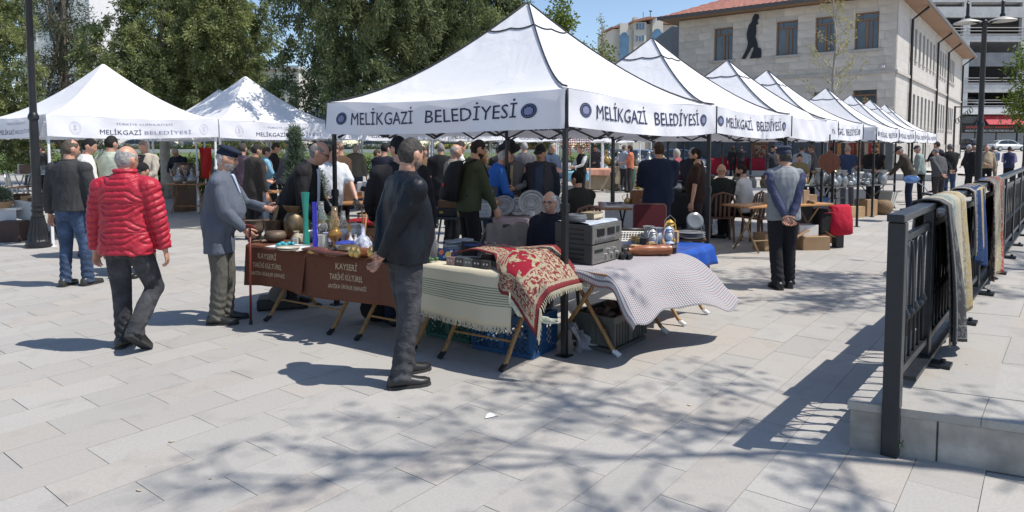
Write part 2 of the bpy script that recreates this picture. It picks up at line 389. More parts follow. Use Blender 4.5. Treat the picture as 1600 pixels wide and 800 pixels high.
def limbs(mb,base,h,r,lobes,seed,nb=9,flare=1.5):
    rr=random.Random(seed); top=Vector(base)+Vector((rr.uniform(-.2,.2),rr.uniform(-.2,.2),h)); b=Vector(base)
    pts=[b+(top-b)*t+Vector((rr.uniform(-.06,.06),rr.uniform(-.06,.06),0))*(1 if 0<t<1 else 0) for t in (0,.08,.25,.45,.7,1)]
    mb.tube(pts,[r*flare,r*1.1,r*.95,r*.8,r*.55,r*.12],9)
    for k in range(nb):
        L=lobes[k%len(lobes)]; t=rr.uniform(.25,.8); s=b+(top-b)*t; e=Vector((L[0]+rr.uniform(-.5,.5)*L[3],L[1]+rr.uniform(-.5,.5)*L[4],L[2]+rr.uniform(-.4,.4)*L[5]))
        m=s.lerp(e,.5)+Vector((0,0,.15)); mb.tube([s,m,e],[r*.35,r*.22,r*.05],6)
def tree(name,label,base,h,tr,lobes,n,per,rad,ll,lw,droop,mats,seed,bark=BARK,inner=.70,group=None,probs=None,nb=9,spray=0):
    t=thing(name,label,'tree',base,0,group); mb=MB(); limbs(mb,(0,0,0),h,tr,lobes,seed,nb); mb.build('trunk',bark,t,True)
    P,O=crown_points(lobes,n,seed,inner); leaves('crown',t,mats,P,O,per,rad,ll,lw,droop,seed,probs,1.2,spray); return t
def rl(seed,cx,cy,z0,z1,rmax,n,prof,rs=(.28,.45)):
    """random lobes filling a crown whose radius at height fraction f is rmax*prof(f)"""
    r=random.Random(seed); L=[]
    for k in range(n):
        f=(k+.5)/n; z=z0+(z1-z0)*f; Rr=rmax*prof(f); a=r.uniform(0,6.28); q=r.uniform(.35,.8)*Rr; s=r.uniform(*rs)*rmax*(.55+.45*prof(f))
        L.append((cx+q*math.cos(a),cy+q*math.sin(a),z,s,s,s*r.uniform(.75,1.15)))
    return L
egg=lambda f:(.75+.35*f*3 if f<.15 else (1-.75*((f-.15)/.85)**1.5))
GT='big evergreens behind the market tents'
tree('conifer','dense yellow green conifer at the far left edge behind the lamp post',D(-8,25),9.5,.16,rl(1,0,0,1.4,9.6,2.0,26,egg),1100,80,.15,.12,.036,.15,CEDAR,1,spray=.36,group=GT)
tree('cedar_tree','dark layered cedar with bare twigs between the two dense conifers',D(104,31),11,.2,[(x,y,z,a,a,.28) for x,y,z,a in [(random.uniform(-1.1,1.1),random.uniform(-1,1),1.8+.42*k,random.uniform(.8,1.7)) for k in range(22)]],520,30,.16,.2,.035,.05,PINE,2,inner=.1,nb=26,group=GT)
tree('conifer','wide yellow green juniper with pale trunk behind the two white tents',D(263,22.3),9,.15,rl(3,.55,.6,2.7,9.3,3.1,40,lambda f:1-.5*f**2,(.2,.36)),2300,90,.15,.12,.038,.18,CEDAR,3,BARK_PALE,spray=.38,group=GT)
tree('conifer','slim pale conifer with thin top against the blue sky',D(376,33),9.2,.14,rl(4,0,0,2,8.3,2.7,30,lambda f:1-.8*f),800,80,.15,.13,.038,.15,CEDAR,4,spray=.36,group=GT)
tree('conifer','huge dark green juniper rising behind the front black framed tent',D(636,19.2),9,.15,rl(5,-.5,.3,3.1,9.4,3.7,46,lambda f:1-.35*f**2,(.19,.33))+[(-1.4,-3.3,5.7,1.3,1.2,.9),(-1.0,-3.0,4.5,.8,.8,.8),(-1.25,-2.7,3.3,.5,.5,.7),(-.3,-2.9,5.6,1.2,1.1,.9),(-2.2,-2.2,6.2,1.3,1.2,.8)],2700,90,.15,.12,.036,.3,DARKCEDAR,5,spray=.42,group=GT)
tree('conifer','dark round juniper just left of the peak of the front tent',D(745,27),10,.2,rl(6,.25,.5,2.5,9.0,3.3,36,lambda f:1-.55*f**2,(.2,.36)),1700,80,.18,.14,.042,.25,DARKCEDAR,6,spray=.42,group=GT)
tree('leafy_tree','bright spring green tree behind the front tent peak',D(862,42),9.5,.15,rl(7,0,0,2.4,10.0,2.5,24,lambda f:1-.5*f**2),420,30,.22,.2,.12,.1,SPRING,7,inner=.2)
tree('leafy_tree','small spring green tree below the slim poplar',D(925,46),7.4,.12,rl(8,0,0,2.2,8.0,2.6,18,lambda f:1-.5*f**2),300,26,.22,.19,.12,.1,SPRING,8,inner=.2)
def branchy(name,label,base,h,tr,levels,seed,bark,leafm,leaf_n,ll,lw,spread=.6,group=None,up=.5,start=.2,tips_r=.06,nmain=18,tmin=.0):
    t=thing(name,label,'tree',base,0,group); mb=MB(); rr=random.Random(seed); tips=[]
    pts=[Vector((rr.uniform(-.05,.05)*k,rr.uniform(-.05,.05)*k,h*k/6)) for k in range(7)]
    mb.tube(pts,[tr*(1.25 if k==0 else 1)*(1-.9*k/6) for k in range(7)],8)
    def grow(p,d,L,r,lev):
        q=[p]; 
        for s in range(3):
            d=(d+Vector((rr.uniform(-.22,.22),rr.uniform(-.22,.22),rr.uniform(-.08,.2)))).normalized(); q.append(q[-1]+d*L/3)
        mb.tube(q,[max(a,tmin) for a in (r,r*.75,r*.55,r*.3)],5 if lev<2 else 4,cap=False)
        for a in q[1:]: tips.append(a)
        if lev<levels:
            for s in range(3):
                b=q[1+s]; dd=(d+Vector((rr.uniform(-1,1),rr.uniform(-1,1),rr.uniform(-.4,.8)))*.8).normalized(); grow(b,dd,L*.55,r*.5,lev+1)
    for k in range(nmain):
        f=start+(.97-start)*k/nmain; b=pts[int(f*6)].lerp(pts[min(6,int(f*6)+1)],f*6%1); a=k*2.4+rr.uniform(-.3,.3)
        L=spread*h*(1-f*.75)*rr.uniform(.55,1.0); grow(b,Vector((math.cos(a),math.sin(a),up)).normalized(),L*.7,tr*.38*(1-f*.7),1)
    mb.build('trunk',bark,t,True,fix=False)
    r=np.random.default_rng(seed); tp=np.array([tuple(q) for q in tips]); 
    if len(tp)>leaf_n: tp=tp[r.choice(len(tp),leaf_n,False)]
    leaves('crown',t,leafm,tp,r.normal(0,1,tp.shape)*.5,5,tips_r,ll,lw,0,seed); return t
BUD=[leaf_mat((.34,.30,.12),.4),leaf_mat((.25,.22,.08),.4)]
TWIG=mat((.33,.29,.24),.85,0,.2)
branchy('sapling','slender pale sapling with yellow buds before the stone building',D(1299,26),8.4,.10,2,11,TWIG,BUD,1100,.085,.05,.36,up=.75,start=.33,tips_r=.07)
branchy('poplar_tree','thin poplar nearly bare rising over the spring green trees',D(940,44),10.2,.11,2,12,TWIG,BUD+SPRING[:1],500,.11,.07,.14,up=2.2,start=.25,tips_r=.12)
tree('leafy_tree','small green tree reaching in at the right edge by the car park',D(1634,20),4.6,.08,rl(13,-.28,0,2.55,4.5,1.0,12,lambda f:1-.3*f),150,30,.13,.13,.05,.2,SPRING,13,inner=.2)
SHADE='trees shading the paving beside the railing'
branchy('plane_tree','big half bare tree over the terrace beside the railing',(6.3,2.7,TZ),12.0,.085,3,31,BARK,HEDGE,260,.10,.045,.46,group=SHADE,up=.35,start=.56,tips_r=.10,nmain=13,tmin=.011)
branchy('plane_tree','half bare tree over the railing near the lamp post',(10.2,6.9,TZ),12.0,.11,3,35,BARK,HEDGE,1000,.12,.055,.46,group=SHADE,up=.35,start=.54,tips_r=.11,nmain=18,tmin=.011)
# hedges
def hedge(label,p0,p1,h,wd,n,seed,mats=HEDGE,z=0):
    r=np.random.default_rng(seed); p0=np.array(p0);p1=np.array(p1); d=p1-p0; L=np.linalg.norm(d)
    t=thing('hedge',label,'hedge',(0,0,0)); a=r.random(n)[:,None]; P=p0+d*a+np.stack([r.uniform(-wd,wd,n)*.5,r.uniform(-wd,wd,n)*.5,z+h*r.random(n)**.6],1)
    leaves('crown',t,mats,P,r.normal(0,.5,P.shape)+np.array([0,0,.6]),14,.13,.14,.07,0,seed); return t
hedge('long clipped hedge along the front of the lawn',(-62,40.5,0),(6,40.5,0),.85,.9,3800,51)
hedge('darker hedge along the road behind the lawn',(-85,69.2,1.0),(10,69.2,1.0),.8,1.0,2600,52)
hedge('loose green shrubs behind the white tents',(-15,27.5,0),(-7.5,27.5,0),1.05,.9,900,53)
m=MB().box((-27,68,1.2),(110,.25,.35)); single('low_wall',m,mat((.62,.6,.57),.8),'pale low kerb wall between the lawn and the road','wall')
# ---------------------------------------------------------------- stone building
BP=Vector((20.5,37,0)); LB=34.0; LF=12.4; HB=9.72
bld=thing('school_building','two storey stone building with red tiled roof and brown wooden windows','building',BP,UANG)
m_stone=mat((.61,.545,.475),.85,0,.10,1.6,bump=.35,bs=14,rand=.10,name='stone'); m_stone2,t=newmat('stone_wall')
br=t.n('TexBrick'); mp=t.n('Mapping'); mp.inputs['Rotation'].default_value=(R(90),0,0); t.l(t.co(),mp.inputs[0]); t.l(mp.outputs[0],br.inputs['Vector'])
for k,v in (('Scale',1.0),('Brick Width',.95),('Row Height',.43),('Mortar Size',.008),('Mortar Smooth',.3)): br.inputs[k].default_value=v
br.inputs['Color1'].default_value=(.56,.525,.48,1); br.inputs['Color2'].default_value=(.50,.47,.43,1); br.inputs['Mortar'].default_value=(.33,.31,.28,1)
f=t.noise(1.2,5,t.co()); t.l(t.mix(t.ramp(f,[(.3,(0,)*3),(.7,(.25,)*3)]),br.outputs[0],(.36,.33,.3)),t.b.inputs['Base Color']); t.b.inputs['Roughness'].default_value=.85; t.bump(f,.3,.02)
m_wood=wood_mat((.30,.15,.07),.5,axis=2); m_pane=mat((.085,.105,.125),.12,0,.3,.8,spec=.8,name='window_glass'); m_trim=mat((.46,.43,.4),.8,0,.1,3,bump=.2)
def wall_cells(mb,axis,L,z0,z1,wins,t0,t1):
    xs=sorted({0,L,*[a for w_ in wins for a in (w_[0],w_[1])]}); zs=sorted({z0,z1,*[a for w_ in wins for a in (w_[2],w_[3]) if z0<a<z1]})
    for a,b in zip(xs,xs[1:]):
        for c,d in zip(zs,zs[1:]):
            if any(w_[0]-1e-4<=a and b<=w_[1]+1e-4 and w_[2]-1e-4<=c and d<=w_[3]+1e-4 for w_ in wins): continue
            if axis=='y': mb.box(((t0+t1)/2,(a+b)/2,(c+d)/2),(t1-t0,b-a,d-c))
            else: mb.box(((a+b)/2,(t0+t1)/2,(c+d)/2),(b-a,t1-t0,d-c))
WL=[(.86,2.05),(3.05,4.11),(5.07,6.28),(8.88,10.07)]
winsF=[(a,b,6.97,8.98) for a,b in WL]+[(a,b,2.95,4.88) for a,b in WL]
tR=[4.5+1.65*i for i in range(7)]+[16.7+1.4*i for i in range(4)]+[23.2+1.2*i for i in range(4)]
winsR=[(a,a+.85,6.9,8.8) for a in tR]+[(a,a+.85,3.0,4.85) for a in tR]
mb=MB(); wall_cells(mb,'y',LF,0,HB,winsF,.03,.35); wall_cells(mb,'x',LB,0,HB,winsR,.0,.35)
mb.box((LB-.15,LF/2,HB/2),(.3,LF,HB)); mb.box((LB/2,LF-.15,HB/2),(LB,.3,HB)); mb.box((LB/2,LF/2,HB-.1),(LB-.8,LF-.8,.1))
wl=mb.build('wall',m_stone2,bld)
sb=MB().box((0,0,0),(1,1,1)).mesh('stone_block',m_stone); r=random.Random(5); nblk=0
z=2.05; course=0
while z<HB-.06:
    h=.452 if z<5.6 else .447
    if abs(z-5.66)<.25 : pass
    cuts=[0.0]; y=r.uniform(.4,1.0)
    while y<LF-.3: cuts.append(y); y+=r.uniform(.75,1.35)
    cuts.append(LF)
    for a,b in zip(cuts,cuts[1:]):
        segs=[(a,b)]
        for w_ in winsF:
            if w_[2]<z+h*.7 and w_[3]>z+h*.3:
                ns=[]
                for p,q in segs:
                    if q<=w_[0] or p>=w_[1]: ns.append((p,q))
                    else:
                        if p<w_[0]: ns.append((p,w_[0]))
                        if q>w_[1]: ns.append((w_[1],q))
                segs=ns
        for p,q in segs:
            if q-p<.08: continue
            o=link('stone_block',sb,wl); o.location=(.02+r.uniform(-.004,.003),(p+q)/2,z+h/2); o.scale=(.06,q-p-.009,h-.009); nblk+=1
    z+=h
mp_=mat((.075,.078,.085),.5,0,.2,2,name='dark_plinth')
for j in range(2):
    for i in range(16):
        y0=i*LF/16; link('plinth_tile',MB().box((0,0,0),(.09,LF/16-.02,.98)).mesh('plinth_tile',mp_) if (i,j)==(0,0) else bpy.data.meshes['plinth_tile'],wl).location=(-.03,y0+LF/32,.5+j*1.0)
m2=mat((.40,.375,.34),.9,0,.25,1.5,bump=.9,bs=6)
MB().box((LB/2,-.05,.9),(LB,.12,1.8)).build('plinth',m2,bld)
MB().box((-.04,LF/2+.002,5.7),(.12,LF-.004,.16)).box((LB/2,-.05,5.7),(LB+.1,.12,.16)).build('string_course',m_trim,bld)
def win(axis,a,b,z0,z1,depth,kind):
    m=MB(); f=.07; T=(lambda x,y,z:(depth+x,y,z)) if axis=='y' else (lambda x,y,z:(y,depth+x,z)); S=(lambda sx,sy,sz:(sx,sy,sz)) if axis=='y' else (lambda sx,sy,sz:(sy,sx,sz))
    c=(a+b)/2; zt=z0+(z1-z0)*.8
    m.box(T(0,a+f/2,(z0+z1)/2),S(.1,f,z1-z0)).box(T(0,b-f/2,(z0+z1)/2),S(.1,f,z1-z0)).box(T(0,c,z0+f/2),S(.096,b-a-2*f,f)).box(T(0,c,z1-f/2),S(.096,b-a-2*f,f))
    if kind: m.box(T(0,c,zt),S(.09,b-a-2*f,f)).box(T(0,c,(z0+zt)/2),S(.085,f*1.6,zt-z0-2*f)).box(T(-.01,c-(b-a)*.22,(z0+zt)/2),S(.05,.02,zt-z0-2*f)).box(T(-.01,c+(b-a)*.22,(zt+z1)/2),S(.05,.02,z1-zt-f))
    o=m.build('window',m_wood if kind else mat((.12,.11,.1),.5),bld)
    MB().box(T(.03,c,(z0+z1)/2),S(.02,b-a-.06,z1-z0-.06)).build('pane',m_pane,o)
    MB().box(T(-.22,c,z0-.06),S(.22,b-a+.36,.12) if kind else S(.2,b-a+.1,.14)).build('sill',m_trim,o)
for a,b,z0,z1 in winsF: win('y',a,b,z0,z1,.2,1)
for a,b,z0,z1 in winsR: win('x',a,b,z0,z1,.22,0)
# roof: soffit, fascia, tiled hips
OV=1.0; ze=HB+.02
MB().box((LB/2,LF/2,ze+.04),(LB+2*OV,LF+2*OV,.08)).build('soffit',wood_mat((.33,.19,.11),.6,axis=1),bld)
m=MB(); 
m.box((-OV-.03,LF/2,ze+.08),(.06,LF+2*OV+.1,.22)).box((LB/2,-OV-.03,ze+.08),(LB+2*OV,.06,.22)); m.build('gutter',mat((.10,.085,.08),.5),bld)
rh=3.1; m=MB(); yc=LF/2
def slope(p0,p1,q0,q1,nc,nr):
    p0,p1,q0,q1=map(Vector,(p0,p1,q0,q1)); nrm=(p1-p0).cross(q0-p0).normalized(); nrm=nrm if nrm.z>0 else -nrm
    def fn(a,b):
        f=b*nr; rowf=f-math.floor(f-1e-6) if b>0 else 0
        p=p0.lerp(p1,a).lerp(q0.lerp(q1,a),b); return p+nrm*(.05*abs(math.sin(math.pi*a*nc))+.05*(1-rowf))
    m.grid(fn,nc*4,nr*3)
A0=(-OV,-OV,ze+.12); A1=(-OV,LF+OV,ze+.12); Rg0=(-OV+LF/2+OV,yc,ze+rh); B0=(LB+OV,-OV,ze+.12); Rg1=(LB-LF/2,yc,ze+rh); B1=(LB+OV,LF+OV,ze+.12)
slope(A0,A1,(Rg0[0],yc-.01,Rg0[2]),(Rg0[0],yc+.01,Rg0[2]),40,16); slope(A0,B0,Rg0,Rg1,60,16); slope(A1,B1,Rg0,Rg1,60,16)
tm=mat((.32,.13,.095),.8,0,.35,5,bump=.3,bs=20,name='roof_tile')
tag(m.build('roof_tiles',tm,bld,fix=False),kind='stuff')
m=MB()
for a in (4.3,15.9,22.3,33.4):
    MB().tube([(a,-.12,.3),(a,-.12,HB-.7),(a+.15,-OV+.1,HB-.05)],.075,8).build('downpipe',mat((.02,.02,.022),.45),bld,True)
# black cut-out figure: a plain person leaning on a rock, a flat metal plate standing off the wall
sil=[(.15,0),(.0,.02),(.25,.55),(.33,.95),(.27,1.2),(.25,1.5),(.35,1.95),(.52,2.18),(.55,2.4),(.68,2.58),(.86,2.52),(.9,2.32),(.8,2.16),(.86,2.0),(.74,1.9),(.77,1.55),(.72,1.25),(.84,.85),(.86,.62),(1.02,.55),(1.06,.3),(1.04,0),(.45,0),(.62,.5),(.66,.7),(.52,.6),(.2,.0)]
m=MB().prism([(8.28-x*1.12,6.95+z*1.02) for x,z in sil],-.10,-.075,Matrix(((0,1,0),(1,0,0),(0,0,1))))
m.build('metal_silhouette',mat((.012,.013,.018),.5),bld,fix=True)['label']='flat black cut-out of a stooping walker on the wall'
m=MB().box((-.2,.55,5.95),(.3,.14,.13)).box((-.03,.55,6.0),(.1,.06,.06)); m.build('security_camera',mat((.7,.7,.7),.4),bld)
pf=MB().box((-1.6,LF/2+3,.15),(2.8,LF+12,.3)); single('wall_step',pf,mat((.45,.43,.4),.8,0,.1),'pale raised step along the foot of the stone building','step',BP,UANG)
# hanging signboard bracket at the far end of the wall
m=MB(); hw=thing('wall_bracket','black wrought iron bracket on a post by the far building corner','bracket',D(1487,47),0)
m.box((0,0,2.2),(.09,.09,4.4)).box((.55,0,4.35),(1.1,.06,.08)); 
for k in range(7): m.tube([(.2+.15*k+.12*math.cos(a),0,3.4+.12*k+.18*math.sin(a)) for a in [i*.7 for i in range(10)]],.022,5)
m.build('frame',M_BLACK,hw)
# ---------------------------------------------------------------- car park block
GD=95.0; gp=thing('parking_garage','grey concrete multi storey car park with open dark decks','building',(56,GD,0),0)
K=(GD)/F_PX; gz=lambda y:CAM_H+(228-y)*K; gx=lambda px:(px-800)*K-56
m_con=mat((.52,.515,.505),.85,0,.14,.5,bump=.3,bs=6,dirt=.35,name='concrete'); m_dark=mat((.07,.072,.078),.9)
m=MB(); bands=[(-60,-30),(-6,7),(14,30),(58,67),(133,145),(168,172)]
for y0,y1 in bands: m.box((gx(1660),.35,(gz(y0)+gz(y1))/2),(40,.7,gz(y0)-gz(y1)))
for px in (1440,1502,1592,1666,1740): m.box((gx(px),.30,(gz(-60)+gz(172))/2),(.95,.58,gz(-60)-gz(172)))
m.build('facade',m_con,gp)
m=MB()
for y in (7,57,132,168): m.box((gx(1660),9,gz(y)+.0),(40,16.5,.3))
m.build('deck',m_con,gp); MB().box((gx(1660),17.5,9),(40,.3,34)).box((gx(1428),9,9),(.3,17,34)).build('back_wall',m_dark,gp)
for k in range(3):
    px0=(1505,1596,1670)[k]; px1=(1590,1664,1738)[k]
    MB().box(((gx(px0)+gx(px1))/2,.12,(gz(84)+gz(105))/2),(gx(px1)-gx(px0),.2,gz(84)-gz(105))).build('parapet_panel',mat((.16,.17,.185),.5,0,.2,1),gp)
    for y in (46,51,56,123,127,131,157,161,166,89):
        if y==89: continue
        MB().tube([(gx(px0)-.2,-.04,gz(y)),(gx(px1)+.2,-.04,gz(y))],.05,6).build('railing_bar',mat((.2,.2,.21),.5,.3),gp)
for y in (46,51,56): MB().tube([(gx(1446),-.04,gz(y)),(gx(1500),-.04,gz(y))],.05,6).build('railing_bar',mat((.2,.2,.21),.5,.3),gp)
MB().box((gx(1660),-.3,gz(175)),(40,1.2,.75)).build('canopy_band',mat((.74,.73,.70),.7,0,.1,.6,dirt=.2),gp)
m=MB(); m.prism([(-.2,gz(181)),(-1.6,gz(195)),(-1.55,gz(195.6)),(-.1,gz(182))],gx(1530),gx(1596),Matrix(((0,1,0),(1,0,0),(0,0,1)))); aw=m.build('awning',mat((.42,.045,.06),.8,0,.08),gp)
for k in range(4): MB().box((gx(1530)+k*2.9/1.5,-.95,gz(187.4)),(.05,1.9,.05),Matrix.Rotation(R(-41),3,'X')).build('awning_rib',mat((.2,.03,.04),.7),aw)
MB().box((gx(1542),-.15,(gz(194.5)+gz(207))/2),(gx(1587)-gx(1499),.3,gz(194.5)-gz(207))).build('signboard',mat((.012,.011,.012),.5),gp)
m=MB(); x0=gx(1505); wd=gx(1578)-x0; zz=gz(200.6); ch=gz(196.8)-zz
add_text(m,'BEREKETOĞLU BAHARAT',lambda x,z:(x0+x*wd,-.32,zz+z*ch*.9),.012); m.build('red_lettering',mat((.55,.1,.06),.6),gp,fix=False)
m=MB(); z2=gz(205.6); ch2=gz(203.0)-z2
add_text(m,'BAKLİYAT | KURUYEMİŞ | YERLİ ŞARKÜTERİ ÜRÜNLERİ',lambda x,z:(x0+x*wd*1.03-.1,-.32,z2+z*ch2),.012); m.build('white_lettering',mat((.7,.7,.68),.6),gp,fix=False)
for k,(a,b) in enumerate(((1499,1522),(1523,1555),(1556,1587),(1589,1640))):
    m=MB(); x0=gx(a); x1=gx(b); z0=.9; z1=gz(207.5)
    for j in range(14): m.box(((x0+x1)/2,.2+.03*(j%2),z0+(z1-z0)*(j+.5)/14),(x1-x0-.1,.1,(z1-z0)/14-.02))
    m.build('roller_shutter',mat((.24,.25,.265),.5,.2,.08),gp)
MB().box((gx(1510),.25,(gz(181)+gz(194))/2),(2.6,.2,1.0)).build('shop_window',mat((.06,.07,.08),.2),gp)
single('street_panel',MB().box((0,0,1.2),(1.6,.2,2.2)),mat((.03,.08,.3),.5),'small blue shop panel beside the black signboard','sign',(72.6,94.2,3.6))
# white and pale buildings far behind
fb=thing('apartment_building','pale town house with arched blue glass bays and red roof pieces','building',D(1005,120),R(10)); k=120/F_PX
m_pl=mat((.60,.56,.49),.8,0,.06); m_bg=mat((.07,.15,.24),.15,0,.3,.6,spec=.8); m_rt=mat((.35,.17,.11),.8)
X=lambda px:(px-1005)*k; Z=lambda y:1.7+(228-y)*k
def vol(n,p0,p1,y0,dep,off,mt=m_pl): 
    return MB().box(((X(p0)+X(p1))/2,off+dep/2,Z(y0)/2),(X(p1)-X(p0),dep,Z(y0))).build(n,mt,fb)
vol('wing',956,1000,48,9,.8); vol('tower',965,978,40,9,0); vol('bay',988,1008,37,9,.2); vol('tower',1017,1034,33,9,-.1); vol('wing',1008,1060,39,9,.9); vol('chimney',997,1003,25,1.2,3); vol('chimney',1021,1025,23,1.2,3); vol('wing',1034,1054,40,9,1.2,mat((.62,.60,.56),.8))
m=MB(); m.prism([(X(984),Z(38.5)),(X(1024),Z(31)),(X(1024),Z(29.5)),(X(1006),Z(30)),(X(984),Z(36))],-.4,6); m.prism([(X(1030),Z(38)),(X(1058),Z(38.6)),(X(1058),Z(36)),(X(1030),Z(34))],.2,6); m.prism([(X(952),Z(47.5)),(X(966),Z(46)),(X(966),Z(44)),(X(952),Z(45.5))],.2,6); m.build('roof',m_rt,fb)
for (pa,pb,yt,yb,arch,off) in ((964,979,53,110,1,-.15),(1016,1033,47,100,1,-.25),(991,994.5,40,49,0,.05),(995.8,999,39.5,49,0,.05),(1000.2,1004,39,48.5,0,.05),(991,994.5,58,67,0,.05),(995.8,999,58,67,0,.05),(1000.2,1004,57,66,0,.05)):
    if arch:
        c=(X(pa)+X(pb))/2; r_=(X(pb)-X(pa))/2*.72; pl=[(X(pa),Z(yb)),(X(pb),Z(yb)),(X(pb),Z(yt+6))]+[(c+r_*math.cos(a),Z(yt+6)+.9*r_*math.sin(a)+.02) for a in [i*math.pi/8 for i in range(9)]]+[(X(pa),Z(yt+6))]
        fr=MB().prism(pl,off,off+.14).build('window',m_bg,fb)
    else:
        fr=MB().box(((X(pa)+X(pb))/2,off+.08,(Z(yt)+Z(yb))/2),(X(pb)-X(pa)+.12,.16,Z(yt)-Z(yb)+.12)).build('window',m_pl,fb); MB().box(((X(pa)+X(pb))/2,off-.02,(Z(yt)+Z(yb))/2),(X(pb)-X(pa)-.04,.05,Z(yt)-Z(yb))).build('pane',m_bg,fr)
m=MB(); m.tube([(X(1024),3,Z(24)),(X(1024),3,Z(15))],.06,5); m.box((X(1024),3,Z(15)),(.5,.1,.2)); m.tube([(X(1012),3,Z(30)),(X(1012),3,Z(17))],.05,5); m.build('aerial',M_BLACK,fb)
for (nm,lab,px0,px1,yt,d) in (('apartment_building','white apartment block showing between the left conifers',40,150,-40,75),('apartment_building','pale apartment block hidden behind the junipers',280,470,110,85),('apartment_building','grey dark sided block squeezed beside the stone building',1046,1062,44,62)):
    q=thing(nm,lab,'building',D((px0+px1)/2,d),0); k2=d/F_PX; wd=(px1-px0)*k2; hh=1.7+(228-yt)*k2
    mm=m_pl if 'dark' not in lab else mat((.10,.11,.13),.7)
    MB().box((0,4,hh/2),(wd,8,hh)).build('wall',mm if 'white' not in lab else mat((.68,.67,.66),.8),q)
    if 'dark' in lab: continue
    MB().box((0,3.6,hh+.2),(wd+.5,8.8,.4)).build('roof',m_con,q)
    for fl in range(int((hh-1)/2.9)):
        for c in range(max(1,int(wd/2.6))):
            wn=MB().box((-wd/2+1.3+2.6*c,-.03,2+2.9*fl),(1.3,.1,1.4)).build('window',M_WHITEMETAL,q); MB().box((-wd/2+1.3+2.6*c,-.09,2+2.9*fl),(1.12,.06,1.2)).build('pane',m_pane,wn)
# ================================================================ TENTS
def fabric(rgb,tr,name):
    m,t=newmat(name); t.b.inputs['Roughness'].default_value=.75; t.b.inputs['Specular IOR Level'].default_value=.2
    co=t.co(); f=t.noise(1.6,4,co,.6); g=t.noise(240,2,co); t.l(t.mix(t.ramp(f,[(.3,(0,)*3),(.7,(1,)*3)]),tuple(x*.95 for x in rgb),rgb),t.b.inputs['Base Color'])
    t.bump(t.math('ADD',f,t.math('MULTIPLY',g,.02)),.7,.05)
    tl=t.n('BsdfTranslucent'); tl.inputs[0].default_value=(*rgb,1); mx=t.n('MixShader'); mx.inputs[0].default_value=tr
    out=[q for q in t.t.nodes if q.type=='OUTPUT_MATERIAL'][0]; t.l(t.b.outputs[0],mx.inputs[1]); t.l(tl.outputs[0],mx.inputs[2]); t.l(mx.outputs[0],out.inputs[0]); return m
M_CAN=fabric((.84,.84,.87),.22,'tent_fabric'); M_VAL=fabric((.90,.90,.945),.30,'valance_fabric'); M_PIPE=mat((.03,.03,.035),.7)
LT=3.0
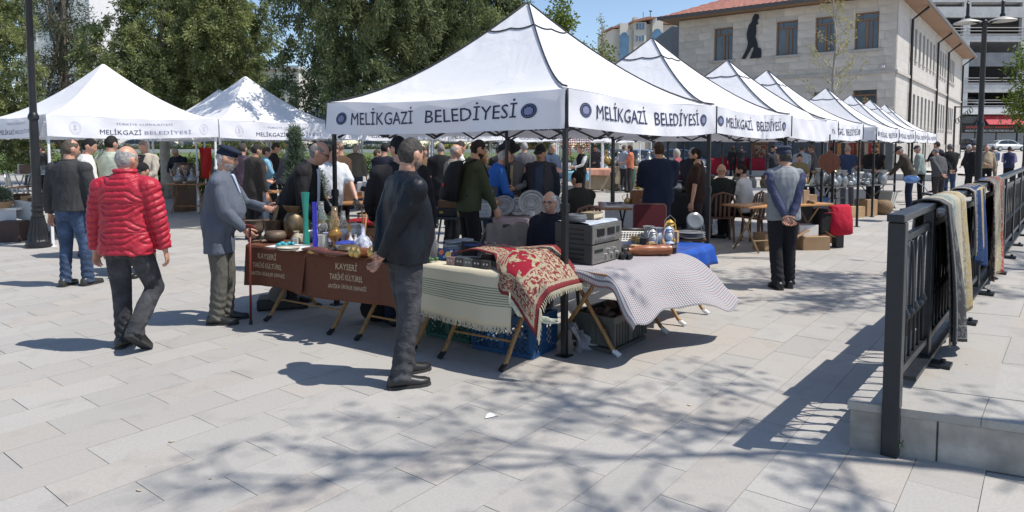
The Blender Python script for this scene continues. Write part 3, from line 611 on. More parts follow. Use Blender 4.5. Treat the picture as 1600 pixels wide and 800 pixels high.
def tent_proto(name,label,zt,vh,zp,frame,text,piping,seed,group,blank=()):
    t=thing(name,label,'tent',(0,0,0),0,group); rr=random.Random(seed); ph=[rr.uniform(0,6) for _ in range(16)]
    cor=[Vector((0,0,0)),Vector((LT,0,0)),Vector((LT,LT,0)),Vector((0,LT,0))]; cen=Vector((LT/2,LT/2,0))
    faces=[(0,1),(3,0),(1,2),(2,3)]; prof=lambda u:u**1.5
    m=MB()
    def roof(A,B,o=0):
        def fn(s,u):
            u2=u; E=A.lerp(B,s); P=E.lerp(cen,u2*.985); z=zt+(zp-zt)*prof(u)
            z-=.10*math.sin(math.pi*s)*math.sin(math.pi*min(1,u*1.1))**.8*(1-u)+.012*math.sin(9*s+ph[0])*math.sin(5*u+ph[1])*(1-u)
            z-=.035*math.sin(math.pi*s)*(1-u)**4
            return (P.x,P.y,z+o)
        return fn
    for a,b in faces: m.grid(roof(cor[a],cor[b]),14,12)
    m.build('canopy',M_CAN,t,True,angle=50)
    def val(fi,s,h,o=0.0):
        a,b=faces[fi]; A=cor[a];B=cor[b]; E=A.lerp(B,s); n=Vector(((B-A).y,-(B-A).x,0)).normalized()
        wv=.018*math.sin(7*s+ph[2+fi])*h+.012*math.sin(17*s+2.5*h+ph[6+fi])*h+.006*math.sin(31*s-4*h+ph[10+fi])
        z=zt-vh*h-.012*math.sin(5*s+ph[2+fi])*h-.035*math.sin(math.pi*s)
        return E+n*(.012+wv+o+.02*h)+Vector((0,0,z))
    for fi in range(4):
        m=MB(); m.grid(lambda s,h:val(fi,s,h),40,5); m.build('valance',M_VAL,t,True)
        if fi in (0,1) and text=='bold' and fi not in blank:
            m=MB(); x0,x1=.135,.835; ch=.125/vh; base=.66
            for sx,wd,s in ((.135,.295,'MELİKGAZİ'),(.485,.36,'BELEDİYESİ')): add_text(m,s,lambda x,z:val(fi,sx+x*wd,base+.05-.06*(sx+x*wd)-z*ch,.006),.0); m.build('lettering',M_NAVY,t,fix=False); m=MB()
            for sc in (.085,.886):
                e=MB(); ring=lambda r,o:[val(fi,sc+r*.026*math.cos(q),.50-r*.20*.31/vh*math.sin(q),o) for q in [i*math.pi/12 for i in range(24)]]
                def disc(r0,r1,o):
                    a=ring(r1,o); i=len(e.v); e.v.extend(a)
                    if r0==0: e.face(range(i,i+24))
                    else:
                        e.v.extend(ring(r0,o)); [e.face((i+k,i+(k+1)%24,i+24+(k+1)%24,i+24+k)) for k in range(24)]
                disc(0,1,.005); e.m=1; disc(.78,.84,.007)
                for q in (-1,1):
                    pts=[(0,.45),(.22*q,.5),(.3*q,.28),(.48*q,.3),(.5*q,-.2),(.3*q,-.5),(.12*q,-.42),(0,-.62)]
                    i=len(e.v); e.v.extend(val(fi,sc+x*.026*1.1,.50-z*.2*.31/vh*1.1,.0075) for x,z in pts); e.face(range(i,i+len(pts)))
                e.build('emblem',[M_NAVY,mat((.20,.22,.34),.7)],t,fix=False)
        if fi in (0,1) and text=='thin' and fi not in blank:
            m=MB()
            add_text(m,'MELİKGAZİ',lambda x,z:val(fi,.27+x*.235,.80-z*.27*.31/vh,.006),-.004); m.build('lettering',M_NAVY,t,fix=False)
            m=MB(); add_text(m,'BELEDİYESİ',lambda x,z:val(fi,.525+x*.29,.79-z*.22*.31/vh,.006),-.004); m.build('lettering',M_GREYPRINT,t,fix=False); m=MB()
            add_text(m,'TÜRKİYE CUMHURİYETİ',lambda x,z:val(fi,.36+x*.34,.33-z*.12*.31/vh,.006),-.004); m.build('lettering',M_GREYPRINT,t,fix=False)
            for sc in (.14,.90):
                e=MB(); ring=lambda r,o:[val(fi,sc+r*.030*math.cos(q),.55-r*.30*math.sin(q),o) for q in [i*math.pi/12 for i in range(24)]]
                for r0,r1 in ((.94,1),(.72,.77)):
                    i=len(e.v); e.v.extend(ring(r1,.005)); e.v.extend(ring(r0,.005)); [e.face((i+k,i+(k+1)%24,i+24+(k+1)%24,i+24+k)) for k in range(24)]
                for q in (-1,1):
                    pts=[(0,.45),(.22*q,.5),(.28*q,.2),(.1*q,.05),(.38*q,-.25),(.1*q,-.3),(0,-.5)]; i=len(e.v); e.v.extend(val(fi,sc+x*.03,.55-z*.3,.006) for x,z in pts); e.face(range(i,i+len(pts)))
                e.build('emblem',mat((.55,.55,.64),.7),t,fix=False)
    if piping:
        for a in range(4):
            m=MB(); f=roof(cor[a],cor[(a+1)%4]); m.tube([Vector(f(0,k/12))+Vector((0,0,.012)) for k in range(13)],.009,5); m.build('piping',M_PIPE,t,True)
            m=MB(); m.tube([cor[a]+(cor[a]-cen).normalized()*.03+Vector((0,0,zt-vh*k/3)) for k in range(4)],.009,5); m.build('piping',M_PIPE,t,True)
        m=MB()
        for a,b in faces: f=roof(cor[a],cor[b]); m.tube([Vector(f(k/10,.81-.016*abs(math.sin(math.pi*k/10*2))))+Vector((0,0,.012)) for k in range(11)],.008,4)
        m.build('cap_seam',M_PIPE,t)
    fm=M_BLACK if frame=='black' else M_WHITEMETAL
    for a in range(4):
        ins=(cen-cor[a]).normalized()*.05; m=MB(); p=cor[a]+ins
        m.box((p.x,p.y,zt*.28+.0),(.046,.046,zt*.56-.02)).box((p.x,p.y,zt*.75),(.036,.036,zt*.45)).box((p.x,p.y,zt*.56),(.058,.058,.07)).box((p.x,p.y,.004),(.11,.11,.012)).box((p.x,p.y,zt-.06),(.07,.07,.10))
        m.build('leg',fm,t,bev=.003)
    for fi in range(4):
        a,b=faces[fi]; A=cor[a];B=cor[b]; n=(cen-(A+B)/2).normalized()*.07; m=MB(); zh=zt-.07; zl=zt-vh-.05
        for k in range(4):
            s0=.02+.24*k; s1=s0+.24
            for z0,z1,o in ((zh,zl,0),(zl,zh,.02)): m.tube([A.lerp(B,s0)+n*(1+o*8)+Vector((0,0,z0)),A.lerp(B,s1)+n*(1+o*8)+Vector((0,0,z1))],.012,4)
        m.build('truss_bar',fm,t)
    return t
BG='white market tents with black frames in the right hand row'; WG='white market tents with white poles behind'
F1=tent_proto('market_tent','nearest white tent on a black frame with large navy lettering, over the brown clothed tables',2.15,.31,3.22,'black','bold',True,1,BG)
NC=Vector((.43,5.42,0)); F1.location=NC; F1.rotation_euler=(0,0,UANG)
F2=copy_tree(F1,(2.26,7.83,0),UANG,'second white black framed tent, right behind the nearest lettered one')
F3=copy_tree(F1,(5.46,12.02,0),UANG,'white tent whose corner stands past the man in the grey waistcoat')
F4=copy_tree(F1,(8.63,16.32,0),UANG,'white black framed tent over the pots beside the bent man in a brown jacket')
F5=copy_tree(F1,(10.5,18.75,0),UANG,'small looking white tent just beyond the one over the pots')
F6=copy_tree(F1,(12.3,21.1,0),UANG,'white tent in front of the foot of the stone building, second from the row end')
F7=copy_tree(F1,(14.15,23.6,0),UANG,'farthest white tent at the end of the row by the building corner')
F2b=tent_proto('market_tent','plain white tent with blank wrinkled valance behind the second lettered tent',2.15,.33,3.2,'black','none',True,5,BG); F2b.location=(4.1,10.25,0); F2b.rotation_euler=(0,0,UANG)
T1=tent_proto('market_tent','white tent with thin lettering behind the lamp post and the man in the red jacket',2.23,.36,3.3,'white','thin',False,2,WG); T1.location=(-7.78,11.5,0); T1.rotation_euler=(0,0,UANG)
P=Vector((-7.78,11.5,0))
T2=copy_tree(T1,P+U*3.03,UANG,'white tent half in tree shade behind the man in the navy cap')
T0=copy_tree(T1,P+V*4.0+U*4.6,UANG,'white tent whose peak just shows beside the lamp post')
for k,lb in ((2,'white poled tent right behind the left corner of the front tent'),(3,'white poled tent seen below the middle of the front valance'),(4,'white poled tent behind the man with the backpack'),(5,'white poled tent behind the man in the puffer waistcoat'),(6,'white poled tent nearest the blue parked car')):
    copy_tree(T1,P+U*3.03*k+Vector((0,0,.0)),UANG,lb)
# ================================================================ PEOPLE
QUEUE=[]
def vfold(co,seed,amp,k=26,zs=.55):
    r=np.random.default_rng(seed); p=co*np.array([1,1,zs]); wv=np.zeros(len(co))
    q=p+.05*np.sin(p[:,[1,2,0]]*9+r.uniform(0,6,3))+.03*np.sin(p[:,[2,0,1]]*17+r.uniform(0,6,3))
    for s,a in ((.45,1.0),(1.0,.6),(1.9,.28)):
        for _ in range(3):
            d=r.normal(0,1,3); d/=np.linalg.norm(d); wv+=a*(1-2*np.abs(np.sin(q@d*k*s+r.uniform(0,6))))
    return wv*amp/2.2
def queue(o,vox,post=None,extra=None,sm=2):
    m=o.modifiers.new('remesh','REMESH'); m.mode='VOXEL'; m.voxel_size=vox; m.use_smooth_shade=True
    s=o.modifiers.new('smooth','SMOOTH'); s.factor=.5; s.iterations=sm
    QUEUE.append((o,post,extra))
def bake():
    dg=bpy.context.evaluated_depsgraph_get()
    res=[(o,post,extra,bpy.data.meshes.new_from_object(o.evaluated_get(dg))) for o,post,extra in QUEUE]
    for o,post,extra,me in res:
        old=o.data; mats=list(old.materials); o.modifiers.clear()
        if post:
            n=len(me.vertices); co=np.empty(n*3); me.vertices.foreach_get('co',co); no=np.empty(n*3); me.vertices.foreach_get('normal',no)
            co=co.reshape(-1,3); no=no.reshape(-1,3); co=co+no*post(co,no)[:,None]; me.vertices.foreach_set('co',co.ravel())
        if extra is not None and extra.v:
            em=extra.mesh('hands',mats,True); bm=bmesh.new(); bm.from_mesh(me); bm.from_mesh(em); bmesh.ops.recalc_face_normals(bm,faces=bm.faces); bm.to_mesh(me); bm.free()
        me.materials.clear(); [me.materials.append(m) for m in mats]
        me.polygons.foreach_set('use_smooth',[True]*len(me.polygons)); me.polygons.foreach_set('material_index',[0]*len(me.polygons)); me.name=old.name; nm=old.name; o.data=me; bpy.data.meshes.remove(old); me.update()
def skin_mat(rgb):
    key=('skin',rgb)
    if key in _mats: return _mats[key]
    m,t=newmat('skin'); f=t.noise(14,4,t.co()); t.l(t.mix(f,tuple(x*.82 for x in rgb),(min(1,rgb[0]*1.18),rgb[1]*1.05,rgb[2]*1.0)),t.b.inputs['Base Color']); t.b.inputs['Roughness'].default_value=.5
    t.b.inputs['Subsurface Weight'].default_value=.08; t.b.inputs['Subsurface Radius'].default_value=(.012,.004,.002); t.bump(t.noise(90,3,t.co()),.12,.004); _mats[key]=m; return m
SKIN=(.50,.29,.205); SKIN2=(.43,.235,.16)
def g1(x,s): return math.exp(-(x/s)**2)
def head_mb(n,m,k=1.0,mask=None,thin=.965,thick=.085,feat=True,drop=0):
    """head as a deformed sphere, +y the face, origin between the ears"""
    mb=MB(); rings=[]; rj=random.Random(int(thick*1000)+n)
    for j in range(m+1):
        th=-math.pi/2+math.pi*j/m; th=max(-1.55,min(1.55,th)); ring=[]
        for i in range(n):
            ph=2*math.pi*i/n; dx=math.sin(ph)*math.cos(th); dy=math.cos(ph)*math.cos(th); dz=math.sin(th)
            x=.078*dx; y=.099*dy-.006; z=.122*dz
            if dz<0:
                q=-dz; x*=1-.26*q**1.3; y=y*(1-.04*q) if dy>0 else y*(1-.38*q); y+=.014*q
            else: x*=1-.04*dz
            if feat and dy>0:
                zz=z
                y+=.026*g1(x,.0105)*g1(zz+.020,.020)+.010*g1(x,.009)*g1(zz-.008,.018)+.005*g1(x,.05)*g1(zz-.034,.012)
                for sx in (-1,1): y-=.011*g1(x-sx*.031,.015)*g1(zz-.012,.012); y+=.004*g1(x-sx*.04,.018)*g1(zz+.018,.016); y+=.006*g1(x-sx*.011,.007)*g1(zz+.027,.008)
                y+=.005*g1(x,.02)*(g1(zz+.052,.006)+g1(zz+.067,.007))-.004*g1(x,.024)*g1(zz+.0595,.003)+.009*g1(x,.022)*g1(zz+.098,.014)
            s=k
            if mask is not None and not feat: s_j=rj.uniform(-.016,.016)
            else: s_j=0
            if mask is not None:
                mm=mask(dx,dy,dz,ph); s=thin+thick*mm+s_j*mm
                if drop: z-=drop*max(0,-dz)*mm
            ring.append((x*s,y*s,z*s))
        rings.append(ring)
    return mb.rings(rings)
def hairmask(style):
    def f(dx,dy,dz,ph):
        fr=(1+dy/max(1e-6,math.sqrt(dx*dx+dy*dy)+1e-9))/2   # 1 at the face, 0 behind
        line=-.62+.58*smooth01(.22,.55,fr)+.64*smooth01(.55,1,fr)
        if style=='long': line=-1.2+1.25*smooth01(.35,.6,fr)+.5*smooth01(.6,1,fr)
        v=smooth01(line-.18,line+.22,dz+.05*math.sin(ph*9)*math.sin(dz*11))
        if abs(dx)>.85 and -.25<dz<.12 and abs(dy)<.35 and style!='long': v*=.3
        if style=='fringe': v*=1-smooth01(.28+.22*(1-fr),.50+.22*(1-fr),dz)
        if style=='thin': v*=1-.85*smooth01(.15,.5,fr)*smooth01(.5,.8,dz)
        if style=='shaved': v*=.35
        return v
    return f
def ik(a,b,l1,l2,pole):
    d=b-a; L=min(d.length,(l1+l2)*.998); dn=d.normalized(); x=(l1*l1-l2*l2+L*L)/(2*L); hgt=math.sqrt(max(0,l1*l1-x*x)); p=pole-dn*pole.dot(dn); p=p.normalized() if p.length>1e-5 else Vector((0,0,1))
    return a+dn*x+p*hgt, a+dn*L
def hand_mb(mb,wr,fd,pn,side,s=1,curl=22,thumb=1):
    y=Vector(fd).normalized(); z=-(Vector(pn)-y*Vector(pn).dot(y)).normalized(); x=side*y.cross(-z); x.normalize(); T=lambda a,b,c:wr+(x*a+y*b+z*c)*s
    prof=[(.027,.021,-.03),(.027,.019,0),(.034,.017,.025),(.041,.016,.055),(.042,.0145,.085),(.036,.011,.096)]; n=10
    mb.rings([[T(a*math.cos(2*math.pi*k/n)+(.004 if i>1 else 0),q,b*math.sin(2*math.pi*k/n)) for k in range(n)] for i,(a,b,q) in enumerate(prof)])
    for fx,L,r,dc in ((.031,.074,.0088,-4),(.011,.084,.0092,0),(-.010,.078,.0088,5),(-.030,.060,.0078,9)):
        p=Vector((fx,.082,0)); ang=R(curl*.5+dc*.5); pts=[p]; sp=R(fx*140)
        for seg in (.45,.31,.24):
            p=p+Vector((math.sin(sp)*math.cos(ang),math.cos(ang)*math.cos(sp),-math.sin(ang)))*L*seg; pts.append(p); ang+=R(curl+dc)
        mb.tube([T(*q) for q in pts],[r*s,r*.97*s,r*.86*s,r*.66*s],7,rnd=True)
    p=Vector((.030,.018,-.004)); pts=[p,p+Vector((.022,.026,-.010)),p+Vector((.031,.052,-.018)),p+Vector((.033,.074,-.024))]
    mb.tube([T(*q) for q in pts],[.0125*s,.011*s,.0098*s,.0075*s],7,rnd=True)
def band(mb,T,z,hx,hy,yo,r,n=18): mb.tube([T(Vector((hx*math.cos(2*math.pi*k/n),yo+hy*math.sin(2*math.pi*k/n),z))) for k in range(n+1)],r,6)
PN=0
def person(label,pos,h=1.72,yaw=0,lean=0,belly=0.0,wid=1.0,head=(0,0),hands=('hang','hang'),feet=None,top=('jacket',(.03,.03,.035)),pants=(.03,.03,.035),shoe=(.015,.015,.016),skin=SKIN,hair=('short',(.05,.04,.035)),hat=None,q=1,sit=False,over=None,glasses=False,beard=None,pocket=None,hem=None,cur=24,loose=1.0,group=None,folds=1.0,mats=None,gloves=None,topfold=.011,legw=1.0,seat_z=.46):
    global PN; PN+=1; seed=PN; s=h/1.75; vox=(.026,.017,.0105)[q]/s
    if isinstance(pos,tuple): pos=Vector(pos)
    t=thing('person',label,'person',pos,R(yaw),group or 'people at the flea market'); t.scale=(s,s,s)
    rr=random.Random(seed); a0=R(lean); dz0=-(.925-(seat_z+.10)/s) if sit else 0
    def T(p):
        p=Vector(p); k=smooth01(.90,1.18,p.z); a=a0*k; y=p.y; z=p.z-.92
        return Vector((p.x,y*math.cos(a)+z*math.sin(a),.92-y*math.sin(a)+z*math.cos(a)+dz0))
    kind=top[0]; th={'jacket':.022,'puffer':.034,'coat':.026,'shirt':.012,'tshirt':.012,'sweater':.016,'suit':.020,'vest':.024}[kind]*loose
    rings0=[(.80,.150,.108,0),(.88,.166,.120,-.002),(.96,.166,.118+belly*.5,belly*.3),(1.04,.160,.112+belly,belly*.55),(1.12,.158,.112+belly,belly*.6),(1.20,.165,.115+belly*.75,belly*.4),(1.30,.178,.120+belly*.3,.002),(1.38,.172,.112,-.006),(1.44,.135,.092,-.012),(1.49,.075,.068,-.012)]
    n=20
    def torso(mb,th,z0,z1,flare=0):
        R_=[]; zs=[z0]+[r[0] for r in rings0 if z0+.02<r[0]<z1-.02]+[z1]
        for z in zs:
            for A,B in zip(rings0,rings0[1:]):
                if A[0]<=z<=B[0]+1e-6:
                    f=(z-A[0])/(B[0]-A[0]); hx,hy,yo=[A[i]+(B[i]-A[i])*f for i in (1,2,3)]; break
            else: hx,hy,yo=(rings0[0] if z<.8 else rings0[-1])[1:]
            fl=flare*max(0,1-(z-z0)/.3); hx=hx*wid+th+fl; hy=hy+th+fl
            R_.append([T((hx*math.cos(2*math.pi*k/n)*abs(math.cos(2*math.pi*k/n))**-.12 if abs(math.cos(2*math.pi*k/n))>.01 else 0,yo+hy*math.sin(2*math.pi*k/n),z)) for k in range(n)])
        mb.rings(R_)
    # --- joints
    sh=[T((sd*.188*wid,-.012,1.405)) for sd in (-1,1)]; arms=[]
    pre={'hang':(.285,.03,.80),'hang2':(.265,.07,.80),'behind':(.035,-.165-th,.90),'front':(.07,.33,1.08),'pocket':(.215,.10,.86),'hold':(.10,.36,1.14),'table':(.20,.46,.88),'belly':(.04,.22+belly,1.0),'chin':(.04,.25,1.36),'lap':(.14,.30,.72),'walkf':(.265,.16,.80),'walkb':(.275,-.12,.80)}
    for i,sd in ((0,-1),(1,1)):
        hd=hands[i]
        if isinstance(hd,str):
            x,y,z=pre[hd]
            if hd in ('hang','hang2','walkf','walkb'): tg=sh[i]+Vector((sd*(x-.188)*1.0,y+.012,-(1.405-z))); pole=Vector((sd*.5,-1,0))
            elif hd=='lap': tg=Vector((sd*x,y,z+dz0+.12)); pole=Vector((sd*.7,-.5,-.6))
            elif hd in ('belly','front','hold','chin'): tg=T((sd*x,y,z)); pole=Vector((sd*.8,-.3,-.8))
            elif hd=='behind': tg=T((sd*x,y-(0 if i else .012),z-(0 if i else .03))); pole=Vector((sd*1,-.75,.1))
            elif hd=='pocket': tg=T((sd*x,y,z)); pole=Vector((sd*.8,-.8,0))
            else: tg=T((sd*x,y,z)); tg=Vector((sd*x,y+math.sin(a0)*.2,z+dz0*.3)); pole=Vector((sd*.8,-.5,-.4))
        else: tg=Vector(hd); pole=Vector((sd*.8,-.6,-.4)); hd='hold'
        e,wv=ik(sh[i],tg,.295,.265,pole); arms.append((e,wv,hd,sd))
    hip=[Vector((sd*.092,0,.90+dz0)) for sd in (-1,1)]
    ft=feet or ([(-.13,.44,0,0),(.13,.44,0,0)] if sit else [(-.115,.0,0,0),(.115,.03,0,0)]); legs=[]
    for i,sd in ((0,-1),(1,1)):
        fx,fy,fz,fp=ft[i]; an=Vector((fx,fy-.02,fz+.085+.09*max(0,math.sin(R(-fp)))))
        ld=max(.405,(an-hip[i]).length*.5015); k,an2=ik(hip[i],an,.425 if (sit or fz>.03) else ld,.43 if (sit or fz>.03) else ld,Vector((sd*(.25 if sit else .1),1,.9 if sit else 0))); legs.append((k,an2,fp,sd))
    # --- head frame
    hc=T((0,.018,1.628)); hm=Matrix.Rotation(R(head[0]),3,'Z')@Matrix.Rotation(-a0*.55-R(head[1]),3,'X'); HM=lambda p:hm@Vector(p)+hc
    hn,hmm=((22,14),(30,20),(48,34))[q]
    sk=skin_mat(skin)
    b=MB(); b.merge(head_mb(hn,hmm),Matrix.Translation(hc)@hm.to_4x4())
    b.tube([T((0,-.012,1.42)),T((0,-.008,1.50)),hc+hm@Vector((0,-.012,-.07))],[.072,.060,.057],12)
    for sd in (-1,1): b.ell(HM((sd*.079,-.008,-.004)),(.011,.021,.033),8,6,hm@Matrix.Rotation(R(18*sd),3,'Z'))
    torso(b,-.018,.84,1.47)
    for (e,wv,hd,sd),S in zip(arms,sh): b.tube([S,S.lerp(e,.5),e,e.lerp(wv,.35),wv],[.052,.047,.040,.038,.027],10,rnd=True)
    for (k,an,fp,sd),H in zip(legs,hip): b.tube([H,H.lerp(k,.5),k,k.lerp(an,.35),an,an+Vector((0,.05,-.03))],[.085,.072,.052,.052,.036,.034],10,rnd=True)
    ex=MB(); glv=MB()
    for e,wv,hd,sd in arms:
        if hd=='pocket': continue
        fd=(wv-e).normalized(); c=cur
        if hd.startswith('hang') or hd.startswith('walk'): pn=Vector((-sd,-.25,0)); 
        elif hd=='behind': pn=Vector((0,-1,.2)); fd=(fd+Vector((-sd*.9,0,-.3))).normalized(); c=30
        elif hd in ('table',): pn=Vector((0,-.2,-1)); c=14
        elif hd=='lap': pn=Vector((0,0,-1)); c=18
        elif hd=='belly': pn=Vector((0,-1,0)); fd=(fd+Vector((-sd*.8,0,0))).normalized()
        else: pn=Vector((-sd*.8,-.1,.5)); c=34
        hand_mb(glv if gloves else ex,wv,fd,pn,sd,1.0,c)
    o=b.build('body',sk,t); queue(o,max(vox*.85,.0095),None,ex,1)
    if gloves: glv.build('gloves',mat(gloves,.8),t,True)
    # --- clothes
    fa=topfold*folds
    def cm(c,**k): return mats.get(c) if mats and c in mats else cloth_mat(c,**k)
    z0=hem or {'jacket':.86,'puffer':.88,'coat':.66,'shirt':.86,'tshirt':.86,'sweater':.87,'suit':.79,'vest':.86}[kind]
    mb=MB(); torso(mb,th,max(.80,z0),1.485,.012)
    if z0<.80:
        mb.rings([[T(((.150*wid+th+.022)*math.cos(2*math.pi*k/n),(.108+th+.022)*math.sin(2*math.pi*k/n),z)) for k in range(n)] for z in (z0,.84)])
    aw={'jacket':1.12,'puffer':1.34,'coat':1.2,'shirt':1.02,'tshirt':1.05,'sweater':1.08,'suit':1.16,'vest':1}[kind]*loose
    if kind=='vest': sm_=top[2] if len(top)>2 else (.3,.3,.35); sl=MB(); torso(sl,.008,1.0,1.47)
    else: sl=mb
    for (e,wv,hd,sd),S in zip(arms,sh):
        ar=aw if kind!='vest' else 1.05
        if kind=='tshirt': m1=S.lerp(e,.72); sl.tube([S+Vector((-sd*.03,0,.0)),S.lerp(e,.4),m1],[.070*ar,.066*ar,.066*ar],12,rnd=True)
        else: sl.tube([S+Vector((-sd*.03,0,.0)),S.lerp(e,.45),e,e.lerp(wv,.5),wv.lerp(e,.04)],[.070*ar,.064*ar,.057*ar,.051*ar,.043*ar],12,rnd=False)
        sl.ell(S+Vector((-sd*.012,0,-.008)),(.072*ar,.070*ar,.070*ar),12,8)
        mb.tube([T((sd*.05,-.016,1.475)),T((sd*.13,-.014,1.435)),S+Vector((-sd*.02,0,.025))],[.040+th*.4,.046+th*.5,.05+th*.5],10,rnd=True)
    if kind in ('jacket','puffer','coat','suit','shirt','vest'):
        r=.016 if kind!='puffer' else .024; hh=1.505 if kind!='puffer' else 1.53
        band(mb,T,hh,.076,.072,-.012,r); 
        if kind in('puffer','jacket'): band(mb,T,hh-.03,.082,.078,-.012,r)
    if kind in ('jacket','puffer','sweater'): band(mb,T,z0+.015,.155*wid+th+.008,(.112+belly*.35)+th+.006,belly*.15,.014)
    nm={'jacket':'jacket','puffer':'puffer_jacket','coat':'coat','shirt':'shirt','tshirt':'t_shirt','sweater':'sweater','suit':'suit_jacket','vest':'waistcoat'}[kind]
    if kind=='puffer':
        A=[(sh[i].copy(),arms[i][0].copy(),arms[i][1].copy()) for i in (0,1)]
        def post(co,no):
            x=np.abs(co[:,0]); z=co[:,2]; d=np.zeros(len(co)); out=np.maximum(0,x-.085)
            zz=z-.90; cell=.245; ph=(zz%cell)-cell*.5; sgn=np.sign(ph); c=z+sgn*.62*out*np.clip(np.abs(ph)/.018,0,1)*np.clip((.1225-np.abs(ph))/.05,0,1)
            tor=np.abs(np.sin(np.pi*(c-.885)/.049))**.55
            best=np.full(len(co),9.0); par=np.zeros(len(co)); base=0
            for S,E,Wr in A:
                for P0,P1,off in ((S,E,0.0),(E,Wr,.295)):
                    p0=np.array(P0);p1=np.array(P1); dd=p1-p0; L=np.linalg.norm(dd); k=np.clip(((co-p0)@dd)/L**2,0,1); ds=np.linalg.norm(co-(p0+k[:,None]*dd),axis=1); w_=ds<best; best[w_]=ds[w_]; par[w_]=(off+k*L)[w_]
            arm=np.abs(np.sin(np.pi*(par+.25*(co[:,1]))/.056))**.55; w_=1/(1+np.exp((best-.098)/.006))*(1/(1+np.exp(-(x-.185)/.008)))
            return .017*(tor*(1-w_)+arm*w_)-.010+vfold(co,seed,.0035,60,1.6)
    else: post=lambda co,no:vfold(co,seed,fa,22,.5 if kind not in('suit',) else .35)*(.35+.65*np.clip((1.5-(co[:,2]-dz0))/.5,0,1))
    tm=top[1]; o=mb.build(nm,cm(tm,rough=.5 if kind=='puffer' else .85,fold=.25 if kind=='puffer' else .5,spec=.4 if kind=='puffer' else .25),t); queue(o,vox if kind!='puffer' else .0075,post)
    if kind=='vest': o=sl.build('shirt',cm(sm_),t); queue(o,vox,lambda co,no:vfold(co,seed+50,.010*folds,26,.6))
    # --- front opening (shirt, pullover or scarf seen between the lapels)
    def front(name,c,zb,zt_,wb,wt,o=.008):
        g=MB()
        def fn(u_,v_):
            z=zb+(zt_-zb)*v_; wd=wb+(wt-wb)*v_; x=(u_-.5)*2*wd
            for A,B in zip(rings0,rings0[1:]):
                if A[0]<=z<=B[0]+1e-6: f=(z-A[0])/(B[0]-A[0]); hx,hy,yo=[A[i]+(B[i]-A[i])*f for i in (1,2,3)]; break
            hx=hx*wid+th; hy=hy+th; return T((x,yo+hy*math.sqrt(max(.05,1-(x/hx)**2))+o,z))
        g.grid(fn,6,12); ob=g.build(name,cloth_mat(c),t,True,fix=False); sd_=ob.modifiers.new('solid','SOLIDIFY'); sd_.thickness=.012; sd_.offset=0
    if over:
        for (nm2,c,zb,zt_,wb,wt) in over: front(nm2,c,zb,zt_,wb,wt)
    # --- trousers
    mb=MB(); tr=.012
    mb.rings([[Vector(((hx*wid*.985+tr)*math.cos(2*math.pi*k/n),yo+(hy+tr)*math.sin(2*math.pi*k/n),z+dz0)) for k in range(n)] for z,hx,hy,yo in ((.80,.135,.098,0),(.86,.158,.112,0),(.93,.162,.112,belly*.2),(1.0,.158,.108+belly*.5,belly*.35))])
    for (k,an,fp,sd),H in zip(legs,hip):
        Lw=legw; mb.tube([H+Vector((-sd*.005,0,.02)),H.lerp(k,.45),k,k.lerp(an,.45),an.lerp(k,.14),an+Vector((0,0,-.045 if not sit else -.02))],[.098*Lw,.090*Lw,.075*Lw,.072*Lw,.069*Lw,.072*Lw],14,rnd=False); mb.ell(H,(.097*Lw,.105,.10),12,8)
        mb.ell(k,(.076*Lw,.078*Lw,.085*Lw),12,8)
    kz=[l[0].z for l in legs]
    def pf(co,no):
        d=vfold(co,seed+9,.0062*folds,17,.7); low=np.clip((.42-co[:,2])/.35,0,1)
        return d*(.45+.55*low)+low*.006*np.sin(co[:,2]*85+5*np.sin(co[:,0]*14+seed)+4*np.sin(co[:,1]*18))*(0 if sit else 1)
    o=mb.build('trousers',cm(pants,rough=.9,rvar=.22),t); queue(o,vox,pf)
    # --- shoes
    for k,an,fp,sd in legs:
        mb=MB(); f=Matrix.Rotation(R(fp),3,'X')@Matrix.Rotation(R(-7*sd),3,'Z'); base=an+Vector((0,0,-.085)); f=f*(1.1 if q==2 else 1.04)
        rg=[]
        for y,wx,hh,zb in ((-.085,.02,.05,.012),(-.075,.034,.085,.0),(-.03,.039,.105,.0),(.02,.040,.098,.0),(.07,.046,.072,.0),(.125,.048,.056,.0),(.165,.040,.046,.004),(.188,.018,.03,.012)):
            rg.append([base+f@Vector((wx*math.cos(2*math.pi*i/12),y,zb+hh*.5+hh*.5*math.copysign(abs(math.sin(2*math.pi*i/12))**.7,math.sin(2*math.pi*i/12)))) for i in range(12)])
        mb.rings(rg); so_=mb.build('shoe',mat(shoe,.4,0,.2,12,coat=.1),t,True)
        if q==2:
            mb=MB(); out=[(-.088,.02),(-.08,.036),(-.03,.043),(.02,.043),(.07,.050),(.125,.052),(.165,.044),(.192,.02)]; pl=[(x,y) for y,x in out]+[(-x,y) for y,x in reversed(out)]
            i0=len(mb.v); [mb.v.append(base+f@Vector((x,y,z))) for z in (-.004,.018) for x,y in pl]; m_=len(pl); mb.face(range(i0,i0+m_)); mb.face(range(i0+m_,i0+2*m_)); [mb.face((i0+k_,i0+(k_+1)%m_,i0+m_+(k_+1)%m_,i0+m_+k_)) for k_ in range(m_)]
            mb.build('sole',mat((.03,.03,.03),.8),so_)
    # --- hair, beard, hat, glasses
    HT=Matrix.Translation(hc)@hm.to_4x4()
    hx_m=lambda c:mat(c,.75,0,.45,40,bump=.6,bs=70,spec=.2)
    if hair and hair[0]!='none':
        hb=MB(); thick={'short':.075,'thin':.055,'fringe':.055,'shaved':.05,'long':.14}[hair[0]]
        hb.merge(head_mb(hn,hmm,1,hairmask(hair[0]),.965,thick,False,.10 if hair[0]=='long' else 0),HT); hb.build('hair',hx_m(hair[1]),t,True)
